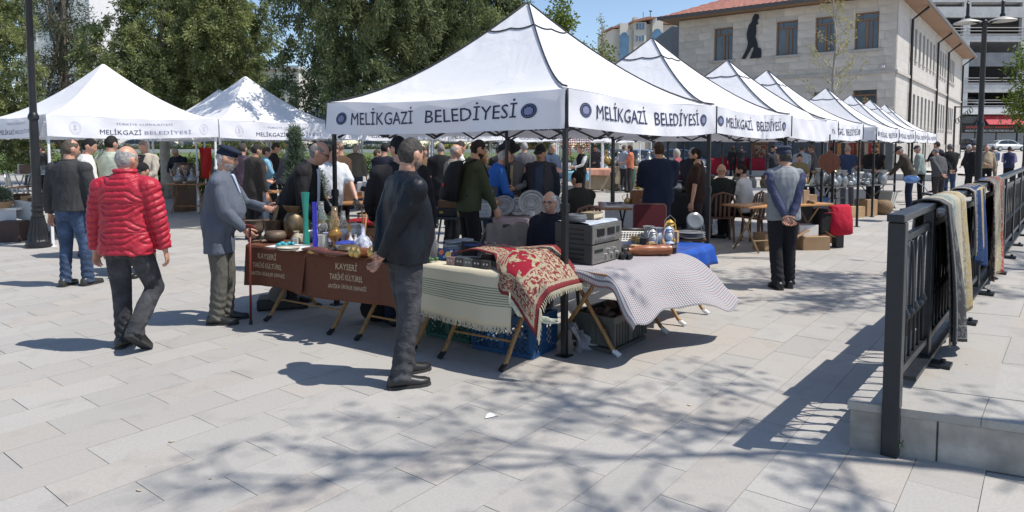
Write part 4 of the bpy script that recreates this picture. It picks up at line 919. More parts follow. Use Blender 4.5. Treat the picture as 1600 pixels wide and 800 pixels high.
    if beard:
        bb=MB(); full=beard[0]=='beard'
        if full: bb.merge(head_mb(hn,hmm,1,lambda dx,dy,dz,ph:smooth01(.0,.35,dy+.25)*smooth01(.25,.45,-dz)*(1 if dz<-.62 or abs(dx)>.24 else .55),.962,.075,True),HT)
        bb.tube([HM((x*.027,.092+.006*(1-x*x),-.044-.007*x*x)) for x in (-1,-.5,0,.5,1)],[.003,.006,.006,.006,.003],6,rnd=True); bb.build('beard' if full else 'moustache',hx_m(beard[1]),t,True)
    if q==2 or (q==1 and abs((yaw+head[0]+180)%360-180)>80):
        for sd in (-1,1):
            e=MB().ell(HM((sd*.031,.079,.011)),(.011,.010,.0085),10,8,hm); e.build('eye',mat((.05,.035,.03),.2),t,True)
            MB().tube([HM((sd*x,.0905-.18*(x-.012)**2*20*.1,.030+.004*math.sin((x-.012)*80))) for x in (.014,.025,.036,.046)],[.002,.004,.004,.002],5,rnd=True).build('eyebrow',hx_m(hair[1] if hair else (.2,.2,.2)),t,True)
    if glasses:
        g=MB()
        for sd in (-1,1):
            g.tube([HM((sd*.032+.021*math.cos(a),.101,.008+.015*math.sin(a))) for a in [i*math.pi/7 for i in range(15)]],.0022,5); g.tube([HM((sd*.052,.100,.012)),HM((sd*.078,.04,.014)),HM((sd*.084,-.01,.012))],.0024,5)
        g.tube([HM((-.012,.104,.012)),HM((.012,.104,.012))],.002,5); g.build('glasses',mat((.015,.012,.012),.3),t,True)
    if hat:
        hk,hcol=hat; hb=MB(); hm_=cloth_mat(hcol,fold=.2)
        if hk=='flatcap':
            hb.merge(head_mb(hn,hmm,1,lambda dx,dy,dz,ph:smooth01(.18,.32,dz),.93,.17,False),HT); hb.ell(HM((0,.012,.092)),(.096,.120,.036),16,8,hm@Matrix.Rotation(R(-9),3,'X'))
            hb.ell(HM((0,.100,.062)),(.066,.055,.009),14,6,hm@Matrix.Rotation(R(-16),3,'X'))
        elif hk=='cap':
            hb.merge(head_mb(hn,hmm,1,lambda dx,dy,dz,ph:smooth01(.20,.32,dz),.93,.16,False),HT); hb.ell(HM((0,.128,.046)),(.068,.075,.008),14,6,hm@Matrix.Rotation(R(-14),3,'X'))
        elif hk=='fedora':
            hb.lathe([(.155,.0),(.165,.008),(.158,.014),(.098,.012),(.094,.05),(.088,.10),(.065,.118),(.02,.112)],20,HM((0,0,.058)),hm,sy=1.15)
        elif hk=='scarf':
            hb.merge(head_mb(hn,hmm,1,lambda dx,dy,dz,ph:1-.9*smooth01(.55,.75,dy)*smooth01(-.6,-.4,dz)*(1-smooth01(.55,.7,dz)),.95,.20,False),HT); hb.ell(T((0,.0,1.47)),(.17,.13,.09),14,8)
        hb.build({'flatcap':'flat_cap','cap':'cap','fedora':'brimmed_hat','scarf':'headscarf'}[hk],hm_,t,True)
    return t,dict(T=T,HM=HM,hm=hm,hc=hc,sh=sh,arms=arms,s=s)
# materials that are more than plain cloth
def wet_nylon(rgb):
    m,t=newmat('crinkled_nylon'); t.b.inputs['Roughness'].default_value=.44; t.b.inputs['Specular IOR Level'].default_value=.25; co=t.co()
    t.b.inputs['Base Color'].default_value=(*rgb,1); mp=t.n('Mapping'); mp.inputs['Scale'].default_value=(1,1,.4); t.l(co,mp.inputs[0]); f=t.noise(9,4,mp.outputs[0],1.5); g=t.noise(45,2,co,.5)
    t.bump(t.math('ADD',f,t.math('MULTIPLY',g,.04)),.38,.05); return m
def denim(rgb):
    m,t=newmat('denim'); t.b.inputs['Roughness'].default_value=.9; co=t.co(); f=t.noise(5,4,co,1); g=t.noise(130,2,co)
    c=t.mix(t.ramp(f,[(.42,(0,)*3),(.68,(1,)*3)]),rgb,tuple(min(1,x*2.1+.012) for x in rgb)); t.l(t.mix(t.math('MULTIPLY',g,.5),c,tuple(x*.5 for x in rgb)),t.b.inputs['Base Color'])
    mp=t.n('Mapping'); mp.inputs['Scale'].default_value=(1,1,1.3); t.l(co,mp.inputs[0]); t.bump(t.noise(12,3,mp.outputs[0],1),.5,.04); return m
RED=(.40,.018,.038); NYL=(.008,.011,.016); JEAN=(.035,.062,.12); JEANK=(.032,.033,.038); TWEED=(.108,.124,.158); KHAKI=(.115,.11,.095)
MT={NYL:wet_nylon(NYL),JEAN:denim(JEAN),JEANK:denim(JEANK)}
GREY=(.30,.29,.28); WHITE=(.62,.61,.6); BLK=(.05,.04,.035); DK=(.013,.013,.016); NAVY=(.014,.02,.045)
# --- in the open, from the front
P1=person('man in a red quilted puffer jacket walking away from the camera',W(204,545),1.70,-4,2,.03,1.17,(-14,4),('hang','hang2'),[(-.10,.08,0,0),(.13,-.12,.06,-38)],('puffer',RED),JEANK,hair=('fringe',GREY),q=2,glasses=True,mats=MT,hem=.83,legw=1.08)
P2=person('balding man in a dark grey sweater and blue jeans behind the red jacket',W(115,447),1.78,-6,2,.03,1.12,(-24,8),('hang','hang'),[(-.10,.02,0,0),(.13,.10,0,0)],('jacket',(.042,.043,.045)),JEAN,(.035,.035,.035),hair=('thin',(.09,.075,.06)),q=2,mats=MT,hem=.90,loose=1.15)
P3=person('old man in grey blue blazer and navy flat cap leaning on a cane',W(346,503),1.70,-80,6,.07,1.16,(4,10),((-.16,.42,1.12),(.14,.27,.93)),[(-.10,.05,0,0),(.10,.0,0,0)],('suit',TWEED),KHAKI,hair=('fringe',(.5,.48,.46)),hat=('flatcap',(.018,.024,.045)),q=2,beard=('beard',(.42,.38,.34)),mats=MT,hem=.70,over=[('shirt',(.42,.48,.60),1.30,1.485,.012,.045)],legw=1.12)
P4=person('balding man with glasses in a black suit bending over the brown clothed table',(-2.38,7.25,0),1.83,-88,26,.06,1.16,(10,10),((-.10,.42,.92),(.16,.34,.86)),None,('suit',(.017,.016,.017)),(.03,.03,.032),hair=('fringe',(.19,.175,.165)),q=2,glasses=True,over=[('shirt',(.62,.66,.76),1.0,1.485,.018,.055)])
P5=person('man in a crinkled black jacket standing at the tables with hands behind his back',W(634,594),1.76,-62,3,.05,1.16,(22,14),('behind','behind'),[(-.13,.06,0,0),(.13,-.06,.0,0)],('jacket',NYL),JEANK,(.014,.014,.015),hair=('short',(.055,.05,.046)),q=2,mats=MT,hem=.86,loose=1.15,topfold=.011,legw=1.08,beard=('beard',(.16,.13,.11)))
P6=person('dark haired man in black standing behind the man in the crinkled jacket',D(630,6.5),1.80,24,6,.04,1.24,(18,14),((-.2,.3,.95),'hang'),None,('sweater',DK),NAVY,hair=('short',(.012,.011,.012)),q=1)
P8=person('bearded man with glasses in an olive jacket wearing a black backpack',D(733,8.6),1.79,-66,9,.02,1.05,(0,16),((-.16,.36,.98),(.2,.28,.86)),None,('jacket',(.055,.065,.035)),DK,hair=('short',(.03,.022,.018)),q=1,glasses=True,beard=('beard',(.03,.022,.018)))
P19=person('man in a grey waistcoat and flat cap seen from behind in the sun',W(1221,450),1.69,-3,0,.02,1.08,(4,4),('behind','behind'),[(-.07,-.05,0,0),(.10,.06,0,0)],('vest',(.27,.285,.30),(.065,.075,.135)),(.022,.022,.026),hair=('short',(.07,.065,.06)),hat=('flatcap',(.045,.055,.085)),q=2,hem=.84,loose=1.1,legw=1.1)
P12=person('seated grey haired man with glasses behind the cassette decks',D(862,7.0),1.63,152,4,.05,1.05,(6,-4),('lap','lap'),None,('coat',(.012,.014,.024)),DK,hair=('thin',(.52,.51,.5)),q=2,sit=True,glasses=True,beard=('moustache',(.4,.39,.38)),hem=.80,seat_z=.37)
P14=person('broad man in a navy jacket seen from behind under the second tent',D(1027,10),1.76,0,0,.03,1.22,(5,4),('front','front'),None,('jacket',NAVY),(.02,.025,.045),hair=('short',(.06,.04,.025)),q=1,loose=1.2)
P7=person('bald man in a beige jacket left of the backpack',D(705,10.6),1.73,-62,6,0,1,(0,14),('front','front'),None,('jacket',(.24,.21,.18)),DK,hair=('fringe',(.3,.27,.24)))
P9=person('old man in a bright blue jacket bending behind the tent pole',D(762,9.6),1.70,-72,20,.03,1,(0,10),('front','front'),None,('jacket',(.03,.12,.42)),JEAN,hair=('fringe',(.45,.43,.42)),mats=MT)
P10=person('man in a wide brimmed dark hat with a beige scarf down his front',D(797,10),1.74,172,6,.03,1.08,(8,22),('hold','hold'),None,('sweater',(.15,.15,.155)),(.05,.08,.14),hat=('fedora',(.022,.02,.022)),over=[('scarf',(.42,.33,.23),.92,1.44,.05,.07)])
P11=person('man in a black cap and quilted waistcoat facing the camera',D(845,9.8),1.72,166,3,.05,1.1,(-2,12),('pocket','pocket'),None,('vest',(.045,.047,.055),(.02,.027,.045)),(.16,.12,.09),hat=('cap',(.02,.02,.024)),beard=('moustache',(.1,.1,.1)),over=[('pullover',(.04,.055,.10),.86,1.47,.06,.06)])
P13=person('dark haired man in a dark coat sitting with his back to the camera',D(905,9.6),1.72,22,6,.02,1.08,(24,8),('lap','lap'),None,('coat',(.028,.026,.022)),DK,hair=('short',(.012,.011,.011)),sit=True,hem=.8,seat_z=.44)
P15=person('grey haired man in a dark jacket past the navy jacket',D(1076,14),1.68,-40,8,.02,1.1,(0,14),('front','front'),None,('jacket',(.035,.032,.045)),DK,hair=('short',(.5,.49,.48)),q=0)
P16=person('man in a brown t-shirt with one arm hanging beside the tent pole',D(1088,11),1.66,66,2,.05,1.12,(0,6),('hang','hang'),None,('tshirt',(.035,.018,.013)),(.03,.02,.02),hair=('short',(.02,.015,.012)),beard=('beard',(.03,.025,.02)))
P17=person('bald man in a dark shirt sitting on a brown chair, back to the camera',D(1124,12.2),1.74,-8,-5,.03,1.12,(0,6),('lap','lap'),None,('shirt',(.018,.022,.018)),DK,hair=('shaved',(.1,.06,.045)),sit=True)
P18=person('bearded man in a white t-shirt sitting and touching his mouth',D(1165,12.4),1.74,52,8,.03,1.1,(10,0),('chin','lap'),None,('tshirt',(.62,.60,.57)),DK,hair=('short',(.02,.015,.012)),beard=('beard',(.025,.02,.016)),sit=True)
# --- right, far
def f(*a,**k): k.setdefault('q',0); return person(*a,**k)
P24=f('man in a brown jacket and cap bending over the pots',W(1420,330),1.74,62,20,.02,1.05,(0,22),('table','table'),None,('jacket',(.055,.045,.035)),NAVY,hat=('cap',(.03,.027,.025)),hair=('short',GREY),q=1)
f('man in a pale teal jacket and dark cap beside the bent man',D(1436,20.6),1.72,55,8,.02,1.05,(0,14),('hang','front'),None,('jacket',(.25,.30,.29)),DK,hat=('cap',(.03,.03,.032)),hair=('short',GREY))
f('man in a charcoal jacket bowing with hands clasped behind him',D(1465,19.6),1.66,12,14,.03,1.15,(6,24),('behind','behind'),None,('jacket',(.085,.085,.09)),(.05,.045,.045),hair=('thin',(.16,.16,.17)),q=1)
f('man in a black leather jacket with hands behind him next to the charcoal jacket',D(1481,21.8),1.77,-12,4,.03,1.1,(0,12),('behind','behind'),None,('jacket',(.017,.017,.019)),JEAN,hair=('short',(.14,.13,.13)),mats=MT)
f('young man in a black hooded top under the last tent corner',D(1461,25),1.86,20,0,0,1.05,(0,4),('front','front'),None,('sweater',(.012,.012,.016)),DK,hair=('short',BLK))
f('white haired man in black left of the right lamp post',D(1508,28),1.75,-130,3,.04,1.1,(0,6),('behind','behind'),None,('jacket',(.02,.02,.022)),DK,hair=('short',(.48,.47,.46)))
f('bald man in black half hidden by the right lamp post',D(1519,25.5),1.72,-20,0,.03,1.15,(-30,4),('front','front'),None,('jacket',(.014,.014,.016)),DK,hair=('fringe',(.2,.15,.12)))
f('man in a beige shirt and vest right of the lamp post',D(1538,26),1.72,152,0,.07,1.12,(0,6),('hang','belly'),None,('vest',(.36,.28,.19),(.38,.29,.2)),DK,hair=('fringe',(.4,.36,.33)))
f('person in a blue grey jacket just behind the beige shirt',D(1548,29),1.70,-20,0,.02,1.05,(0,6),('front','front'),None,('jacket',(.10,.13,.19)),(.2,.17,.13),hair=('short',(.1,.09,.085)))
f('man in a dark cap and navy vest over lilac sleeves by the far railing',D(1573,27),1.68,-40,6,.04,1.05,(10,14),('front','front'),None,('vest',(.03,.035,.08),(.42,.37,.55)),DK,hat=('cap',(.03,.02,.025)))
f('man in a blue t-shirt behind the pot stall',D(1322,19),1.72,-10,4,.02,1.08,(0,10),('front','front'),None,('tshirt',(.035,.055,.12)),(.12,.12,.13),hair=('short',(.33,.27,.22)))
f('bearded stall keeper in black facing the camera behind the pots',D(1362,18.6),1.75,162,8,.04,1.15,(6,12),('table','front'),None,('sweater',(.014,.013,.013)),DK,hair=('short',BLK),beard=('beard',(.03,.02,.018)))
f('person in black with a shoulder bag before the red clothed table',D(1144,39),1.70,0,0,0,1.1,(0,6),('hang','front'),None,('coat',(.014,.013,.014)),DK,hair=('long',(.06,.035,.02)))
f('person in black beside the one with the bag at the red clothed table',D(1157,38.6),1.68,-6,0,0,1.1,(0,8),('front','front'),None,('jacket',(.022,.022,.026)),DK,hair=('short',BLK))
f('man in a pale blue shirt bending beyond the grey waistcoat',D(1250,21),1.76,-24,20,.03,1.1,(0,14),('table','table'),None,('shirt',(.34,.40,.48)),(.08,.09,.11),hair=('short',(.08,.075,.07)))
f('man in a grey jacket facing the pale blue shirt',D(1268,21.5),1.74,70,4,.03,1.08,(0,10),('front','front'),None,('jacket',(.10,.095,.10)),DK,hair=('short',(.1,.085,.07)))
f('person in an ochre top crouching behind the bottles',D(1246,19.2),1.70,160,10,0,1,(0,10),('front','lap'),None,('tshirt',(.24,.19,.10)),DK,sit=True,seat_z=.60)
# --- centre, far
f('woman in an orange top by the brass stall',D(984,25),1.72,70,0,.02,1.0,(0,8),('front','front'),None,('tshirt',(.50,.16,.09)),(.04,.03,.03),hair=('long',(.05,.03,.022)))
f('man in a pale blue shirt facing the orange top',D(974,25.6),1.74,-60,0,.02,1.0,(0,6),('hang','front'),None,('shirt',(.33,.40,.50)),(.05,.05,.06),hair=('short',(.12,.1,.08)))
f('waiter like man in black vest and white sleeves near the hanging strings',D(908,21),1.70,120,0,0,1.05,(0,0),('front','front'),None,('vest',(.012,.012,.013),(.6,.6,.6)),DK,hair=('short',BLK))
f('grey haired man in a grey shirt seen from behind between hat and cap',D(819,15.5),1.80,6,0,.02,1.1,(0,4),('hang','hang'),None,('shirt',(.11,.11,.12)),DK,hair=('thin',(.33,.32,.32)))
f('man in a navy waistcoat standing behind the picture stall',D(862,17.5),1.75,-150,0,.02,1.0,(0,4),('hang','front'),None,('jacket',(.04,.06,.10)),NAVY,hair=('short',(.3,.27,.24)))
f('woman with brown hair in dark clothes left of the blue jacket',D(756,11.8),1.60,-30,0,0,.95,(0,6),('front','front'),None,('jacket',(.03,.03,.036)),DK,hair=('long',(.16,.085,.045)))
f('man in a white shirt with dark hair beyond the bald man',D(717,13.2),1.80,-70,2,.02,1,(0,12),('front','front'),None,('shirt',(.62,.6,.56)),DK,hair=('short',BLK))
f('person in a black coat beyond the beige jacket',D(690,14.2),1.76,10,4,.02,1.15,(0,10),('front','front'),None,('coat',(.014,.014,.016)),DK,hair=('short',(.22,.2,.19)))
f('man in a navy hooded jacket beyond the dark haired man in black',D(599,12.8),1.77,-20,8,.02,1.1,(0,14),('front','front'),None,('sweater',(.016,.018,.03)),DK,hair=('short',(.02,.018,.018)))
f('old man in a grey checked shirt walking on the far path',D(557,18.5),1.76,-8,0,.03,1.08,(0,6),('hang','hang'),None,('shirt',(.17,.155,.13)),(.05,.06,.09),hair=('short',(.5,.48,.46)))
f('bald man in a long brown coat behind the front tent leg',D(538,11.8),1.78,70,5,.03,1.08,(0,12),('front','front'),None,('coat',(.085,.048,.028)),DK,hair=('shaved',(.12,.08,.06)))
P41=f('stall keeper in a white t-shirt and black gloves behind the tent leg',D(517,9.6),1.74,-140,10,.05,1.1,(0,10),('table',(.18,.38,.98)),None,('tshirt',(.60,.62,.66)),(.03,.03,.036),hair=('short',BLK),gloves=(.012,.012,.014),q=1)
# --- left, middle
f('man in a pale green shirt seen from behind in the left tent',D(177,10.6),1.86,-16,3,.03,1.12,(0,10),('front','front'),None,('shirt',(.43,.47,.38)),(.06,.06,.06),hair=('short',(.02,.018,.016)),q=1)
f('dark haired man in a white cardigan beside the pale green shirt',D(136,10.4),1.82,-58,6,.02,1.02,(-10,14),('front','front'),None,('jacket',(.62,.6,.56)),(.08,.08,.09),hair=('short',(.014,.012,.012)),q=1)
f('person in a black headscarf between the sweater and the green shirt',D(142,13.2),1.64,170,0,0,1,(0,4),('front','front'),None,('coat',(.014,.014,.018)),DK,hat=('scarf',(.015,.015,.02)))
f('bald man with grey moustache in a beige waistcoat looking down',D(234,13),1.82,176,6,.04,1.1,(4,24),('front','front'),None,('vest',(.42,.37,.30),(.4,.36,.3)),(.1,.09,.07),hair=('shaved',(.2,.17,.15)),beard=('moustache',(.35,.33,.31)),over=[('scarf',(.02,.02,.022),1.25,1.485,.02,.07)])
f('seated man in a black cap half hidden by the red jacket',D(233,9.3),1.76,178,4,.04,1.12,(-6,16),('lap','lap'),None,('jacket',(.015,.015,.017)),DK,hat=('cap',(.012,.012,.014)),beard=('moustache',(.1,.09,.08)),sit=True,seat_z=.55,q=1)
f('man in a dark suit bending over the table with the ewers',D(290,18.5),1.72,164,24,.03,1.1,(0,16),('hold','hold'),None,('suit',(.014,.016,.024)),DK,hair=('fringe',(.4,.38,.36)))
f('dark haired man far behind the pale green shirt',D(204,17),1.76,175,0,.02,1,(0,4),('hang','front'),None,('jacket',(.03,.028,.03)),DK,hair=('short',(.07,.06,.05)))
f('man in a purple checked shirt past the navy flat cap',D(381,14),1.76,-10,4,.03,1.1,(0,8),('front','front'),None,('shirt',(.075,.05,.07)),DK,hair=('short',(.06,.05,.045)))
f('man in a dark brown coat behind the small bell',D(398,12.4),1.74,-38,6,.04,1.2,(0,10),('front','hang'),None,('coat',(.04,.034,.03)),DK,hair=('short',(.03,.025,.022)))
f('woman in a sky blue and white vest beside the wooden disc',D(415,15),1.68,-60,4,.02,1.05,(0,6),('front','front'),None,('jacket',(.20,.42,.58)),(.25,.32,.42),hair=('short',(.07,.05,.04)),over=[('shirt',(.66,.66,.66),.9,1.46,.04,.06)])
f('dark dressed man leaning right of the sky blue vest',D(426,16),1.78,-60,8,.02,1,(0,12),('front','front'),None,('jacket',(.022,.02,.022)),DK,hair=('short',BLK))
f('man in a grey jacket bending left of the potted spruce',D(444,14.8),1.78,-66,14,.03,1.1,(0,16),('front','front'),None,('jacket',(.075,.08,.09)),DK,hair=('thin',(.16,.15,.15)))
for px,d,h,yw,top_,hr,lb in ((640,17,1.75,30,('jacket',(.05,.06,.09)),(.03,.025,.02),'man in a slate blue jacket far behind the dark haired man in black'),(662,15.5,1.68,-150,('coat',(.16,.10,.06)),(.10,.06,.035),'woman in a light brown coat just left of the white pole'),(588,16.5,1.62,-60,('jacket',(.10,.30,.28)),(.08,.05,.03),'person in a sea green jacket left of the navy hood'),(672,19,1.74,10,('jacket',(.30,.28,.25)),(.3,.29,.28),'man in a pale grey jacket beyond the white pole'),(745,16,1.72,170,('shirt',(.32,.10,.10)),(.03,.025,.02),'man in a faded red shirt beyond the olive jacket'),(780,17,1.7,20,('jacket',(.025,.025,.03)),(.06,.05,.045),'person in black beyond the tent pole'),(1205,23,1.74,-160,('jacket',(.05,.05,.06)),(.03,.03,.03),'man in dark grey behind the pale clothed table'),(1296,22,1.7,-40,('shirt',(.28,.27,.27)),(.03,.025,.02),'man in a pale grey shirt beyond the hanging wooden board'),(1058,18,1.62,60,('jacket',(.32,.08,.09)),(.45,.4,.34),'fair haired woman in a red top behind the navy jacket'),(930,27,1.72,160,('jacket',(.06,.06,.07)),(.05,.04,.04),'dark dressed vendor between waiter and orange top'),(72,24,1.7,100,('jacket',(.03,.03,.035)),(.05,.04,.04),'person in black far behind the lamp post'),(352,16,1.66,20,('jacket',(.10,.09,.09)),(.03,.025,.02),'person in dark grey hidden past the old man in the cap')):
    f(lb,D(px,d),h,yw,3,.02,1.05,(0,8),('front','hang'),None,top_,DK,hair=('long' if 'woman' in lb else 'short',hr))
# --- things carried
cn=thing('walking_cane','dark red wooden walking cane held by the old man in the cap','cane',W(392,507),0)
hp=P3[1]['arms'][1][1]; wp=P3[0].location+Matrix.Rotation(R(-84),3,'Z')@(hp*P3[1]['s']); top=Vector((wp.x+.07,wp.y-.02,wp.z+.02)); b0=W(392,507)
MB().tube([(0,0,.03),(top-b0)],[.011,.0135],8).tube([(top-b0)+Vector((-.07,.03,.015)),(top-b0)+Vector((-.02,.01,.03)),(top-b0)+Vector((.05,-.01,.015))],[.012,.016,.013],8,rnd=True).build('stick',wood_mat((.16,.025,.018),.35,axis=2),cn,True)
MB().lathe([(.018,0),(.017,.03),(.012,.04)],10).build('rubber_tip',mat((.02,.02,.02),.8),cn)
bp=thing('backpack','black backpack with straps worn over the olive jacket','backpack',P8[0].location,R(-66)); bp.scale=P8[0].scale; T8=P8[1]['T']
m=MB(); rg=[]
for z,hx,d in ((.98,.10,.05),(1.0,.14,.09),(1.15,.155,.11),(1.30,.15,.10),(1.42,.12,.075),(1.46,.06,.03)): rg.append([T8((hx*math.cos(2*math.pi*k/16),-.16-d+d*math.sin(2*math.pi*k/16),z)) for k in range(16)])
m.rings(rg).build('bag',cloth_mat((.013,.013,.015),.7,fold=.4),bp,True)
m=MB(); m.rings([[T8((hx*math.cos(2*math.pi*k/14),-.30-.03+.05*math.sin(2*math.pi*k/14),z)) for k in range(14)] for z,hx in ((1.0,.08),(1.03,.11),(1.18,.115),(1.22,.08))]).build('pocket',cloth_mat((.016,.016,.018),.7),bp,True)
for sd in (-1,1): MB().tube([T8((sd*.09,-.17,1.43)),T8((sd*.11,-.05,1.50)),T8((sd*.115,.08,1.45)),T8((sd*.12,.155,1.32)),T8((sd*.15,.12,1.15)),T8((sd*.15,-.10,1.05))],.019,8,flat=.5).build('strap',mat((.014,.014,.015),.8),bp,True)
MB().ell(T8((.06,-.385,1.14)),(.02,.012,.025),8,6).build('tag',mat((.5,.04,.03),.5),bp,True)
# ================================================================ TABLES AND GOODS
BENT=wood_mat((.36,.20,.075),.4,axis=2); TEAK=wood_mat((.36,.17,.065),.5,axis=0); DARKWOOD=wood_mat((.10,.05,.025),.5,axis=0); PALEW=wood_mat((.50,.32,.16),.55,axis=0)
BRASS=mat((.55,.38,.14),.32,.9,.2,12); COPPER=mat((.42,.17,.08),.35,.85,.2,10); STEEL=mat((.48,.48,.48),.33,.9,.15,8); TIN=mat((.32,.33,.34),.45,.7,.25,8); CLAY=mat((.12,.085,.06),.55,.2,.3,10,bump=.2); BRONZE=mat((.20,.15,.09),.42,.7,.3,14)
CERAM=mat((.72,.71,.68),.25,0,.06); CARD=mat((.36,.235,.13),.85,0,.12,4,bump=.1); BLKP=mat((.015,.015,.017),.45,0,.2); CLOTHW=cloth_mat((.58,.58,.60)); 
def glass(rgb=(.9,.95,.95),r=.05):
    k=('glass',rgb,r)
    if k not in _mats:
        m,t=newmat('clear_glass'); t.b.inputs['Base Color'].default_value=(*rgb,1); t.b.inputs['Roughness'].default_value=r; t.b.inputs['Transmission Weight'].default_value=.9; t.b.inputs['IOR'].default_value=1.35; _mats[k]=m
    return _mats[k]
class Fr:
    """a local frame standing on the ground: x along, y across"""
    def __init__(s,p,rz): s.p=Vector((p[0],p[1],0)); s.rz=rz; s.M=Matrix.Rotation(rz,3,'Z')
    def __call__(s,x,y,z=0): return s.M@Vector((x,y,z))+s.p
def ob(name,label,cat,loc,parts,rz=0,group=None):
    t=thing(name,label,cat,loc,rz,group)
    for pn,mb,mt,*sm in parts: mb.build(pn,mt,t,bool(sm and sm[0]),angle=45 if sm and sm[0] else None,bev=(sm[1] if len(sm)>1 else 0))
    return t
def table(label,P,rz,L,Wd,h=.745,top=TEAK,leg=BENT,style='curve',capm=BLKP,group='folding tables of the stalls',th=.028,plank=False):
    t=thing('folding_table',label,'table',P,rz,group); 
    if plank:
        n=max(3,int(Wd/.14))
        for k in range(n): MB().box((L/2,Wd*(k+.5)/n,h-th/2),(L,Wd/n-.006,th)).build('plank',top,t,bev=.003)
    else: MB().box((L/2,Wd/2,h-th/2),(L,Wd,th)).build('tabletop',top,t,bev=.004)
    for xi,x in enumerate((.14*L,.86*L)):
        for sd in (-1,1):
            xx=x+.018*sd; y=lambda q:Wd/2+sd*q
            pts=[(xx,y(-.47*Wd-.02),.022),(xx,y(-.41*Wd),.06),(xx,y(-.27*Wd),.19),(xx,y(-.06*Wd),.37),(xx,y(.15*Wd),.56),(xx,y(.30*Wd),h-th-.005)] if style=='curve' else [(xx,y(-.44*Wd),.015),(xx,y(.42*Wd),h-th-.005)]
            lg=MB().tube(pts,.018 if style=='curve' else .015,8).build('leg',leg,t,True)
            if style=='curve': MB().tube([(xx,y(-.47*Wd-.035),.012),(xx,y(-.43*Wd),.045)],.022,8).build('foot_cap',capm,lg)
    for sd in (-1,1): MB().tube([(.14*L,Wd/2+sd*.27*Wd,.19),(.86*L,Wd/2+sd*.27*Wd,.19)],.009,6).build('stretcher',leg,t)
    return t
def drape(name,label,fr,x0,x1,y0,y1,z,drop,mt,sides=('front',),seed=0,amp=.018,group=None,nx=44,end=0,extra=None):
    """tablecloth: top plus a hanging front (towards -y); end: drop over both ends"""
    rr=random.Random(seed); ph=[rr.uniform(0,6) for _ in range(6)]; tot=(y1-y0)+drop; L=x1-x0; LL=L+2*end
    def fn(a,b):
        s=b*tot; xa=-end+a*LL; x=min(max(xa,0),L); dz=0; 
        if xa<0: dz=xa; 
        if xa>L: dz=-(xa-L)
        wv=amp*(math.sin(x*6+ph[0])+.5*math.sin(x*13+ph[1])+.3*math.sin(x*25+ph[2]))
        if s<drop:
            k=(drop-s)/max(drop,1e-6); y=y0-.012-(wv+.03)*k-.006; zz=z-(drop-s)*(1+.05*math.sin(x*4+ph[3]))+ (dz*.0 if dz==0 else 0)
            if dz: zz=z-max(drop-s,-dz)
        else: y=y0+(s-drop); zz=z+.004+.002*math.sin(x*21+ph[4])*math.sin(y*17)+dz
        ex=(0 if dz==0 else math.copysign(.012+.02*abs(dz),xa))
        return fr(x0+x+ex,y,zz)
    m=MB(); m.grid(fn,nx,26); o=m.build(name,mt,None,True,fix=False); sd_=o.modifiers.new('solid','SOLIDIFY'); sd_.thickness=.004; sd_.offset=0
    tag(o,label,'tablecloth',group); return o,fn,tot
FA=Fr((-2.57,6.68),math.atan2(-.54,.84))
table('folding table with curved wooden legs at the left end of the brown cloth',FA(.03,0),FA.rz,1.22,.70); table('folding table under the middle of the brown cloth behind the crinkled jacket',FA(1.30,0),FA.rz,.88,.70); table('folding table with curved legs under the cream striped cloth',FA(2.24,0),FA.rz,.82,.70)
BROWN=cloth_mat((.125,.050,.030),.85,fold=.7,fs=5)
for nm,x0,x1,lb,z in ((0,-.03,.84,'left brown tablecloth with pale printed lettering',.746),(1,.80,2.20,'right brown tablecloth with pale lettering reaching behind the crinkled jacket',.752)):
    o,fn,tot=drape('tablecloth',lb,FA,x0,x1,-.005,.70,z,.40,BROWN,seed=11+nm,amp=.02)
    def tx(s,xa,xb,zc,hh):
        def mp(x,q):
            a=((xa+(xb-xa)*x)-x0)/(x1-x0); b=(.40-(zc-q*hh))/tot; p=Vector(fn(a,b)); return p+FA.M@Vector((0,-.006,0))
        m=MB(); add_text(m,s,mp,.012); return m
    xa=.07 if nm==0 else 1.14
    for s,dx0,dx1,zc,hh in (('KAYSERİ',.10,.40,.13,.055),('TARİHİ KÜLTÜREL',.02,.49,.22,.05),('ANTİKA ÜRÜNLER DERNEĞİ',0,.55,.295,.035)): tx(s,xa+dx0*.9,xa+dx1*.9,zc,hh).build('lettering',mat((.46,.36,.24),.8,0,.1),o,fix=False)
# cream cloth with green stripes
m_str,t=newmat('striped_cloth'); uv=t.n('SeparateXYZ'); t.l(t.co('UV'),uv.inputs[0]); v=uv.outputs[1]; st=t.math('MULTIPLY',t.math('LESS_THAN',t.math('FRACT',t.math('MULTIPLY',v,62)),.5),t.math('MULTIPLY',t.math('GREATER_THAN',v,.13),t.math('LESS_THAN',v,.255)))
rb=t.math('LESS_THAN',t.math('FRACT',t.math('MULTIPLY',v,150)),.4); rx=t.math('LESS_THAN',t.math('FRACT',t.math('MULTIPLY',uv.outputs[0],110)),.4)
c=t.mix(t.math('MULTIPLY',rb,.3),(.60,.54,.40),(.45,.39,.27)); c=t.mix(t.math('MULTIPLY',rx,.25),c,(.42,.37,.26)); c=t.mix(t.math('MULTIPLY',st,.8),c,(.10,.17,.12)); t.l(c,t.b.inputs['Base Color']); t.b.inputs['Roughness'].default_value=.95; t.bump(t.math('ADD',rb,rx),.35,.004)
o,fn,tot=drape('tablecloth','cream fringed tablecloth with a band of green stripes',FA,2.18,3.08,-.005,.70,.750,.375,m_str,seed=5,amp=.016,end=.0)
m=MB(); r=random.Random(4)
for k in range(150):
    a=k/149; p=Vector(fn(a,0)); m.tube([p,p+Vector((r.uniform(-.012,.012),-.006,-.025)),p+Vector((r.uniform(-.016,.016),-.01,-.045))],[.004,.003,.002],4,cap=False)
